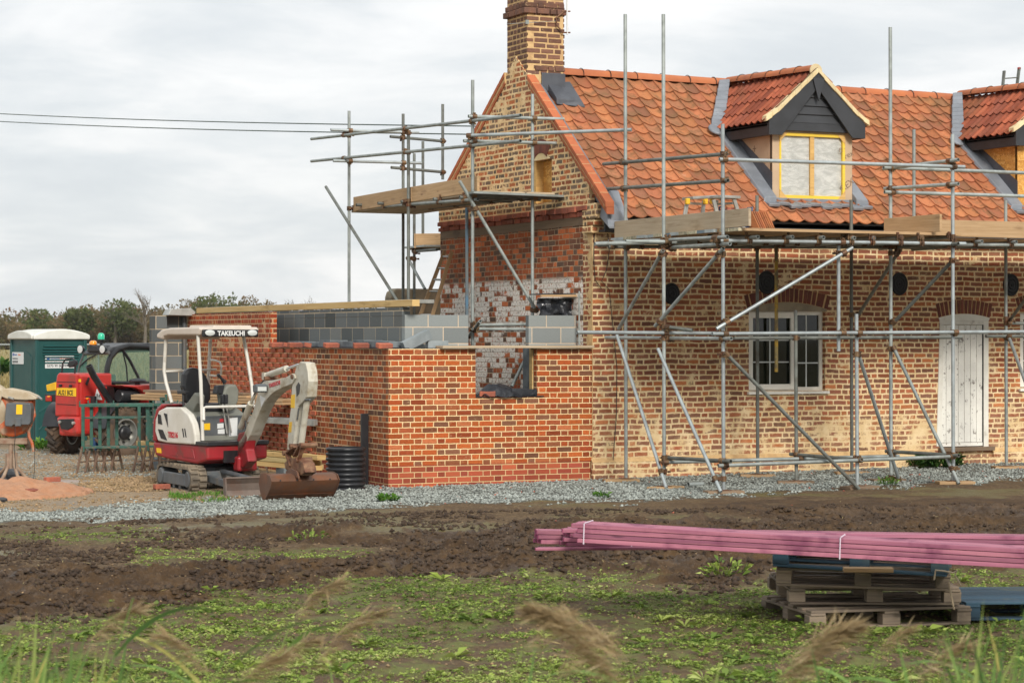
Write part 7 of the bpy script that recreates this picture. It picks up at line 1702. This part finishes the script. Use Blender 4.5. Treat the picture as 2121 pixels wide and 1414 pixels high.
# stones
def stones(name,n,v0,v1,sel,s0,s1,mat,seed=0,u0=-450,u1=2650,flat=.6):
    rr=np.random.RandomState(seed);x,y,u,v=fan(n,v0,v1,u0,u1);pr=sel(x,y,u,v);k=rr.rand(n)<pr;x=x[k];y=y[k];m=len(x)
    s=s0+(s1-s0)*rr.rand(m)**2;base=np.array([[1,0,0],[0,1,0],[-1,0,0],[0,-1,0],[0,0,1],[0,0,-.6]],float)
    V=base[None]*(s[:,None,None]*.5)*(.6+.8*rr.rand(m,6,1));V[:,:,2]*=flat;a=rr.rand(m)*6.28;c,sn=np.cos(a)[:,None],np.sin(a)[:,None]
    X=V[:,:,0]*c-V[:,:,1]*sn+rr.normal(0,1,(m,6))*s[:,None]*.08+x[:,None];Y=V[:,:,0]*sn+V[:,:,1]*c+y[:,None];Z=V[:,:,2]+rr.normal(0,1,(m,6))*s[:,None]*.08+(gheight(x,y)+s*.12)[:,None]
    VV=np.stack([X,Y,Z],-1).reshape(-1,3);F=np.array([[0,1,4],[1,2,4],[2,3,4],[3,0,4],[1,0,5],[2,1,5],[3,2,5],[0,3,5]]);FF=(F[None]+np.arange(m)[:,None,None]*6).reshape(-1)
    me=bpy.data.meshes.new(name);me.vertices.add(6*m);me.vertices.foreach_set('co',VV.ravel());me.loops.add(24*m);me.loops.foreach_set('vertex_index',FF);me.polygons.add(8*m);me.polygons.foreach_set('loop_start',np.arange(8*m)*3);me.update(calc_edges=True)
    at=me.attributes.new('rnd','FLOAT','FACE');at.data.foreach_set('value',np.repeat(rr.rand(m),8).astype(np.float32));me.materials.append(mat)
    o=bpy.data.objects.new(name,me);COL.objects.link(o);o['kind']='stuff';return o
gfr=lambda x,y,u,v:np.clip(zones(x,y)[3]*1.0,0,1)
stones('gravel',112000,955,1085,gfr,.022,.06,MT['stone'],1)
stones('brick_rubble',2200,955,1100,lambda x,y,u,v:(.1+.5*sst(.5,.7,fbm(x*2,y*2,6,3)))*(.12+.88*zones(x,y)[3]),.02,.06,MT['loose_brick'],2,u0=740)
stones('mud_clods',76000,1062,1290,lambda x,y,u,v:np.clip(zones(x,y)[6],0,1)*sst(.42,.62,fbm(x*1.6,y*1.6,66,3)),.012,.075,MT['soil_dark'],3,flat=.75)
stones('field_stones',6000,1080,1500,lambda x,y,u,v:.8+0*x,.01,.035,MT['rubble'],4)
stones('yard_rubble',9000,915,1048,lambda x,y,u,v:zones(x,y)[5-1]*(.25+.75*sst(.45,.6,fbm(x*1.2,y*1.2,68,3))),.015,.06,MT['rubble'],5,u0=-150,u1=640)
stones('wood_chippings',5000,984,1010,lambda x,y,u,v:.9*sst(150,210,u)*sst(345,300,u),.02,.07,MT['rubble'],6,u0=150,u1=345)
stones('yard_gravel',9000,925,985,lambda x,y,u,v:zones(x,y)[4]*.7,.015,.05,MT['stone'],7,u0=-150,u1=480)
# ---------------------------------------------------------------- puddles
def puddle(px,py,a,b,label,mat):
    q=PZ(px,py,-.09);mb=MB();n=26;z=max(gz(q.x,q.y),-.1)+.012
    pts=[];rr=random.Random(px)
    for k in range(n): A=2*math.pi*k/n;r=1+.25*math.sin(3*A+px)+.15*math.sin(7*A)+rr.uniform(-.06,.06);v=CR*(a*r*math.cos(A))+CF*(b*r*math.sin(A));pts.append((q.x+v.x,q.y+v.y))
    mb.prism(pts,z-.05,z,'z');o=mb.build('puddle',MT[mat]);o['kind']='structure';return o
MT['water']=glassmat('water',srgb('#6c665c'),.06);MT['slurry']=pmat('slurry',srgb('#a8a094'),srgb('#8c8070'),3,.3,bmp=.002)
puddle(165,1003,.55,.25,'','slurry');puddle(215,1016,.45,.14,'','slurry')
# ---------------------------------------------------------------- far wood, field edge
def wood_mass():
    rr=np.random.RandomState(21);P=[];N=[];S=[];C=[]
    prof_u=[-900,-300,0,60,100,150,230,300,350,430,470,520,560,620,700,900,1300,2121,3000];prof_y=[640,646,645,640,650,634,622,632,634,614,611,620,628,624,634,630,636,640,640]
    def tree(u,top,D,w,col,nl):
        c=PD(u,HY,D);H_=(HY-top)/FPX*D+2.0
        for b in range(rr.randint(5,9)):
            bx=rr.normal(0,w*.34);by=rr.normal(0,w*.3);bz=H_*(.35+.58*rr.rand())*(1-.25*abs(bx)/w);r=w*(.22+.16*rr.rand());k=nl//6
            v=rr.normal(0,1,(k,3));v/=np.linalg.norm(v,axis=1,keepdims=True);v*=(.75+.35*rr.rand(k,1));v[:,2]*=.8
            bzc=min(bz,H_-r*.75)
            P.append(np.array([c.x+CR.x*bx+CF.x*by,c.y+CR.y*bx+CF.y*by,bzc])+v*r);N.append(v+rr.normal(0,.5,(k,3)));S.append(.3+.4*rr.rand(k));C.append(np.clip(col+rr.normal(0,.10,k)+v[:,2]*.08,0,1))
        # lower skirt
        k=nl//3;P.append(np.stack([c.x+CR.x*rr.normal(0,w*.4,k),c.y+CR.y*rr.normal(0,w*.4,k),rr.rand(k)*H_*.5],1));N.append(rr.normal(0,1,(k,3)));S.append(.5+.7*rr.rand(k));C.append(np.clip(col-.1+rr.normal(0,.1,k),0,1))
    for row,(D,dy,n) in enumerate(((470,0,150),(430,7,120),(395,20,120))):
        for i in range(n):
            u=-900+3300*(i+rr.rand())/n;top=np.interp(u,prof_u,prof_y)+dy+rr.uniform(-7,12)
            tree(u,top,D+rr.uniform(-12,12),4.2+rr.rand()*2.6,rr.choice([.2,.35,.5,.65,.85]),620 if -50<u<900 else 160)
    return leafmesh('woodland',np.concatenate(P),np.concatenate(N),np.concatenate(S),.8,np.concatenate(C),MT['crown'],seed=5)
wood_mass()
def far_tree(px,top,D,w,label,mat='crown_green',n=1500,leafy=True,name='oak_tree'):
    c=PD(px,HY,D);Ht=(HY-top)/FPX*D+2;t_=thing(name,label,'tree',(c.x,c.y,0));rr=np.random.RandomState(px);mb=MB()
    mb.pipe([(0,0,0),(.1,0,Ht*.35),(0,.2,Ht*.7)],.35,7,r2=.12)
    def br(p,d,L,r,k):
        q=p+d*L;mb.pipe([p,(p+q)/2+Vector(rr.normal(0,.05*L,3)),q],r,4,r2=r*.5)
        if k:
            for _ in range(3 if k>1 else 3): br(p+(q-p)*rr.uniform(.4,1),(d+Vector(rr.normal(0,.45,3))+Vector((0,0,.15))).normalized(),L*rr.uniform(.5,.75),r*.5,k-1)
    for _ in range(7): br(Vector((0,0,Ht*rr.uniform(.3,.6))),Vector((rr.normal(0,.5),rr.normal(0,.5),.8)).normalized(),Ht*.28,.12,3 if not leafy else 1)
    mb.build('trunk',MT['bark'],t_)
    if leafy:
        P=[];N=[];C=[];S=[]
        for b in range(11):
            v0=rr.normal(0,1,3);v0/=np.linalg.norm(v0);c0=np.array([0,0,Ht*.66])+v0*np.array([w*.62,w*.62,Ht*.2]);r=w*.36;k=n//11;v=rr.normal(0,1,(k,3));v/=np.linalg.norm(v,axis=1,keepdims=True)
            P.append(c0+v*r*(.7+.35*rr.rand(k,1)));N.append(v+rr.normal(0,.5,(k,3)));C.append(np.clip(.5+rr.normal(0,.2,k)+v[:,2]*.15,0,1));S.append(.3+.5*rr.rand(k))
        o=leafmesh('crown',np.concatenate(P),np.concatenate(N),np.concatenate(S),.8,np.concatenate(C),MT[mat],kind=None,seed=8);o.parent=t_
far_tree(238,617,385,4.6,'rounded dark green oak standing highest in the wood above the red vehicle')
far_tree(165,632,385,2.6,'small dark green oak crown above the toilet in the far wood')
far_tree(455,610,388,4.8,'broad green oak above the white digger canopy in the far wood')
far_tree(300,597,380,3,'bare branched tree rising above the wood behind the red vehicle',leafy=False,name='bare_tree')
far_tree(632,616,390,3,'bare twiggy tree above the new timber wall plate in the far wood',leafy=False,name='bare_tree')
far_tree(75,642,380,3.4,'thin-crowned oak at the left end of the far wood',n=500)
# rough grass in the field behind the yard
x,y,u,v=fan(26000,712,905,-150,420);m=len(x);a=rs.rand(m)*6.28
leafmesh('rough_grass',np.stack([x,y,0*x-.1],1),np.stack([np.cos(a)*.3,np.sin(a)*.3,np.ones(m)],1),.25+.5*rs.rand(m),.12,rs.rand(m),MT['dry_grass'],bend=.2)
# site fence rail behind the toilet
fe=thing('site_fence','low galvanised site fence running behind the toilet and red vehicle','fence',tuple(PD(100,712,56)))
a=PD(-300,714,56);b=PD(900,713,56);mb=MB();mb.tube(a,b,.024,8);mb.build('top_rail',MT['galv'],fe,world=True)
for k in range(6):
    p=a+(b-a)*(k/5+.02);mb=MB();mb.tube(p,(p.x,p.y,-.1),.022,8);mb.build('post',MT['galv'],fe,world=True)
mb=MB()
for k in range(60): p=a+(b-a)*(k/60);mb.tube(p,(p.x,p.y,-.0),.0025,4)
mb.build('mesh_wires',MT['galv'],fe,world=True)
# overhead wires
for pa,pb,l in (((-60,233,60),(1010,262,38),'upper overhead wire running from the left to the gable'),((-60,249,60),(1010,279,38),'lower overhead wire running from the left to the gable')):
    A=PD(pa[0],pa[1],pa[2]);Bv=PD(pb[0],pb[1],pb[2]);mb=MB();mb.pipe([A+(Bv-A)*(i/16)-Vector((0,0,.06*math.sin(math.pi*i/16))) for i in range(17)],.011,5);tag(mb.build('overhead_wire',MT['wire'],smooth=40),l,'cable')
# ---------------------------------------------------------------- reeds close to the viewpoint
def reed(px,D,htop,lean,label,leaves=4,plume=True,plen=.22,seed=0,pm='plume',green=.5):
    sg=.015 if 'bushy' in label else .0055
    rr=np.random.RandomState(seed);c=PD(px,HY,D);base=Vector((c.x,c.y,0));r_=thing('reed',label,'reed',tuple(base),0,'reeds in the foreground');ld=CR*lean+CF*rr.uniform(-.1,.1)
    pts=[base+ld*(htop*.35*(k/8)**2)+Vector((0,0,htop*(k/8))) for k in range(9)];mb=MB();mb.pipe(pts,.0035,5,r2=.0018,rnd=green);mb.build('stem',MT['reed_leaf'],r_,world=True)
    for k in range(leaves):
        t=.45+.5*rr.rand();i=int(t*8);p=pts[min(i,7)];s=1 if (lean>=0)==(rr.rand()<.8) else -1
        d=(CR*s*rr.uniform(.6,1)+CF*rr.uniform(-.5,.5)).normalized();L=rr.uniform(.2,.42);w=rr.uniform(.007,.012);vs=[];n=8;el=rr.uniform(.4,1.5)
        for q in range(n+1):
            u_=q/n;o=p+d*(L*u_)+Vector((0,0,L*(el*u_-.75*u_*u_)));ww=w*(1-u_**2.2)*(.4+.6*min(1,u_*4));sd_=d.cross(Vector((0,0,1))).normalized()*.8+Vector((0,0,.6));vs+=[o-sd_*ww,o+sd_*ww]
        mb=MB();mb.add(vs,[(2*q,2*q+1,2*q+3,2*q+2) for q in range(n)],rnd=float(np.clip(green+rr.normal(0,.2),0,1)));mb.build('leaf',MT['reed_leaf'],r_,world=True,smooth=60)
    if plume:
        top=pts[-1];n=int((3800 if sg>.01 else 1300)*plen);t=rr.rand(n)**.8;sgn=1 if lean>=0 else -1
        ax=np.array([(CR*sgn).x,(CR*sgn).y,0]);P=np.array(top)[None]+ax[None]*(t*plen*.62)[:,None]+np.array([0,0,1])[None]*(plen*(.95*t-.45*t*t))[:,None]+rr.normal(0,1,(n,3))*np.array([1,1,.9])*sg*(1.15-t)[:,None]*(.5+1.5*np.sin(t*3.0))[:,None]
        D_=ax[None]*(.7+.4*rr.rand(n))[:,None]+np.array([0,0,.15])+rr.normal(0,.3,(n,3))
        o=leafmesh('plume',P-np.array(base),D_,.025+.055*rr.rand(n),.06,rr.rand(n),MT[pm],kind=None,seed=seed);o.parent=r_
# (px, depth, height, lean)
def hy(py,D): return 2-(py-HY)/FPX*D
R_=[(478,5.6,1205,.5,3,True,.20,'brown drooping reed plume highest at the left, over the dark mud'),
(470,5.2,1300,.7,4,True,.26,'pale feathery reed plume leaning right at lower left'),
(395,5.4,1345,.6,3,True,.24,'pale reed plume low down right of the yellow stems'),
(60,5.0,1268,.4,4,True,.2,'dark reed plume near the left edge with long leaves'),
(110,4.8,1215,.5,5,False,.2,'reed stem at far left with two broad green leaves against the mud'),
(15,4.6,1290,.5,6,False,.2,'leafy green reed at the bottom left corner'),
(215,4.6,1330,.8,5,False,.2,'yellowish reed stem slanting right at bottom left'),
(560,5.2,1310,-.5,3,True,.18,'reed with a thin plume left of bottom centre'),
(960,5.4,1260,.5,3,True,.18,'slim reed plume in the middle of the bottom edge'),
(1010,5.0,1330,.5,3,True,.2,'pink-brown reed plume below the slim one at bottom centre'),
(1140,5.2,1345,.3,3,False,.2,'short green reed leaves right of bottom centre'),
(1395,5.5,1290,-.4,2,True,.16,'thin reed plume left of the big brown tuft'),
(1440,4.6,1330,-.5,4,True,.30,'large bushy brown reed plume at the bottom right of centre'),
(1500,4.7,1345,.4,3,True,.26,'second large bushy brown reed plume beside the first'),
(1720,5.6,1275,.4,3,True,.14,'small tan reed plume in front of the pallet stack'),
(1905,5.0,1265,.5,7,False,.2,'tall leafy green reed in front of the pallets'),
(1880,4.8,1300,.4,6,False,.2,'green reed with long leaves below the pallet stack'),
(2060,5.0,1240,.2,6,False,.2,'leafy green reed between pallets and right edge'),
(2100,4.6,1290,-.4,6,False,.2,'green reed at the bottom right corner'),
(1750,4.8,1350,.5,4,True,.2,'brown reed plume low at the right bottom edge'),
(1980,4.6,1370,.3,5,False,.2,'short green reed near the bottom right'),
(300,4.7,1370,.6,5,True,.2,'low brownish reed plume on the bottom edge at left')]
for i,(px,D,py,ln,lv,pl_,pL,lb) in enumerate(R_): D*=1.3;pL*=1.25;reed(px,D,hy(py+(85 if pl_ else 20),D),ln,lb,lv+2,pl_,pL,seed=100+i,green=.35 if not pl_ else .7)
# mass of reed blades low in front
n=3600;D=rs.uniform(5,7,n);u=rs.uniform(-300,2400,n);dens=np.interp(u,[-300,0,250,500,900,1300,1550,1750,2121,2400],[1,1,.8,.2,.15,.2,.3,.4,.9,1]);k=rs.rand(n)<dens;D=D[k];u=u[k];m=len(D);xc=(u-CX)/FPX*D
X_=CAM.x+CF.x*D+CR.x*xc;Y_=CAM.y+CF.y*D+CR.y*xc;edge_=np.interp(u,[-300,0,200,400,1700,1900,2121,2400],[1270,1300,1340,1385,1385,1330,1270,1260]);top=2-(edge_+rs.rand(m)**.7*200-HY)/FPX*D
P=np.stack([X_,Y_,top-.45],1);ln=rs.normal(.25,.35,m);DD=np.stack([CR.x*ln,CR.y*ln,np.ones(m)],1)
leafmesh('reed_bed',P,DD,.42+.2*rs.rand(m),.026,rs.rand(m),MT['reed_leaf'],bend=.12)
n2=1500;D=rs.uniform(3.9,5.4,n2);u=rs.uniform(-300,2400,n2);xc=(u-CX)/FPX*D
q=PZ(212,938,-.1);mb=MB();mb.bx(-.16,.16,-.12,.12,0,.03);mb.bx(-.16,-.14,-.12,.12,.03,.22);mb.bx(.14,.16,-.12,.12,.03,.22);mb.bx(-.14,.14,-.12,-.10,.03,.22);mb.bx(-.14,.14,.10,.12,.03,.22)
o=mb.build('blue_crate',pmat('crate_blue',srgb('#1f5ca0'),srgb('#1a5090'),4,.5),origin=(0,0,0));o.location=(q.x,q.y,gz(q.x,q.y));tag(o,'small bright blue crate on the ground under the red vehicle','crate')
# ---------------------------------------------------------------- air
mb=MB();mb.bx(-260,260,-60,560,-4,30);hz=mb.build('haze',MT['ink'],smooth=None)
hm=bpy.data.materials.new('haze');hm.use_nodes=True;ht=NT(hm);ht.n.remove(ht.n['Principled BSDF'])
pv=ht.n.new('ShaderNodeVolumePrincipled');pv.inputs['Color'].default_value=(.90,.92,.94,1);pv.inputs['Density'].default_value=.0001;pv.inputs['Anisotropy'].default_value=.2
ht.l.new(pv.outputs[0],ht.n['Material Output'].inputs['Volume']);hz.data.materials.clear();hz.data.materials.append(hm);hz['kind']='stuff'
# ---------------------------------------------------------------- sky, sun, camera
w=bpy.data.worlds.new('World');S_.world=w;w.use_nodes=True;t=NT(w)
bg=t.n['Background'];out=t.n['World Output']
sky=t.n.new('ShaderNodeTexSky');sky.sky_type='NISHITA';sky.sun_disc=False
SUN_EL=R(31);sd=(-CF*.96+CR*.28);sd.normalize()      # sun behind and to the right of the viewpoint
rot=math.atan2(sd.x,sd.y);sky.sun_elevation=SUN_EL;sky.sun_rotation=rot
t.l.new(sky.outputs[0],bg.inputs[0]);bg.inputs[1].default_value=.07
co=t.n.new('ShaderNodeTexCoord').outputs['Generated']
x=t.xyz(co); zz=t.m('ADD',t.m('ABSOLUTE',x[2]),.22)
pc=t.comb(t.m('DIVIDE',x[0],zz),t.m('DIVIDE',x[1],zz),t.m('MULTIPLY',x[2],7))
n1=t.noise(pc,2.6,7,.55,dist=.3);n2=t.noise(pc,.7,3,.5)
c=t.ramp(t.m('ADD',t.m('MULTIPLY',n1,.62),t.m('MULTIPLY',n2,.38)),[(.36,(.74,.78,.815)),(.455,(.82,.855,.88)),(.505,(.89,.915,.93)),(.55,(.97,.98,.985)),(.62,(1.06,1.06,1.055))])
up=t.m('MULTIPLY_ADD',t.m('MAXIMUM',x[2],0),.25,.93); c=t.mix(1.0,c,t.comb(up,up,up),'MULTIPLY')
b2=t.n.new('ShaderNodeBackground');t.set(b2.inputs[0],c);b2.inputs[1].default_value=1.0
ms=t.n.new('ShaderNodeMixShader');ms.inputs[0].default_value=.9;t.l.new(bg.outputs[0],ms.inputs[1]);t.l.new(b2.outputs[0],ms.inputs[2]);t.l.new(ms.outputs[0],out.inputs[0])
sl=bpy.data.lights.new('sun','SUN');sl.energy=3.1;sl.angle=R(14);sl.color=(1,.95,.88)
so=bpy.data.objects.new('sun',sl);COL.objects.link(so);dv=-(sd*math.cos(SUN_EL)+Vector((0,0,math.sin(SUN_EL))));so.rotation_euler=dv.to_track_quat('-Z','Y').to_euler();so.location=(0,-20,20)
cam=bpy.data.cameras.new('camera');cam.lens=FPX/2121*36;cam.sensor_width=36;cam.sensor_fit='HORIZONTAL';cam.clip_end=6000;cam.clip_start=.1
cam.shift_y=(HY-707)/2121
cam.dof.use_dof=True;cam.dof.focus_distance=31;cam.dof.aperture_fstop=7.1
cob=bpy.data.objects.new('camera',cam);COL.objects.link(cob);cob.location=CAM
M=Matrix(((CR.x,0,-CF.x),(CR.y,0,-CF.y),(0,1,0)));cob.rotation_euler=M.to_euler()
S_.camera=cob
S_.view_settings.view_transform='Standard';S_.view_settings.look='None';S_.view_settings.exposure=.10;S_.view_settings.gamma=1
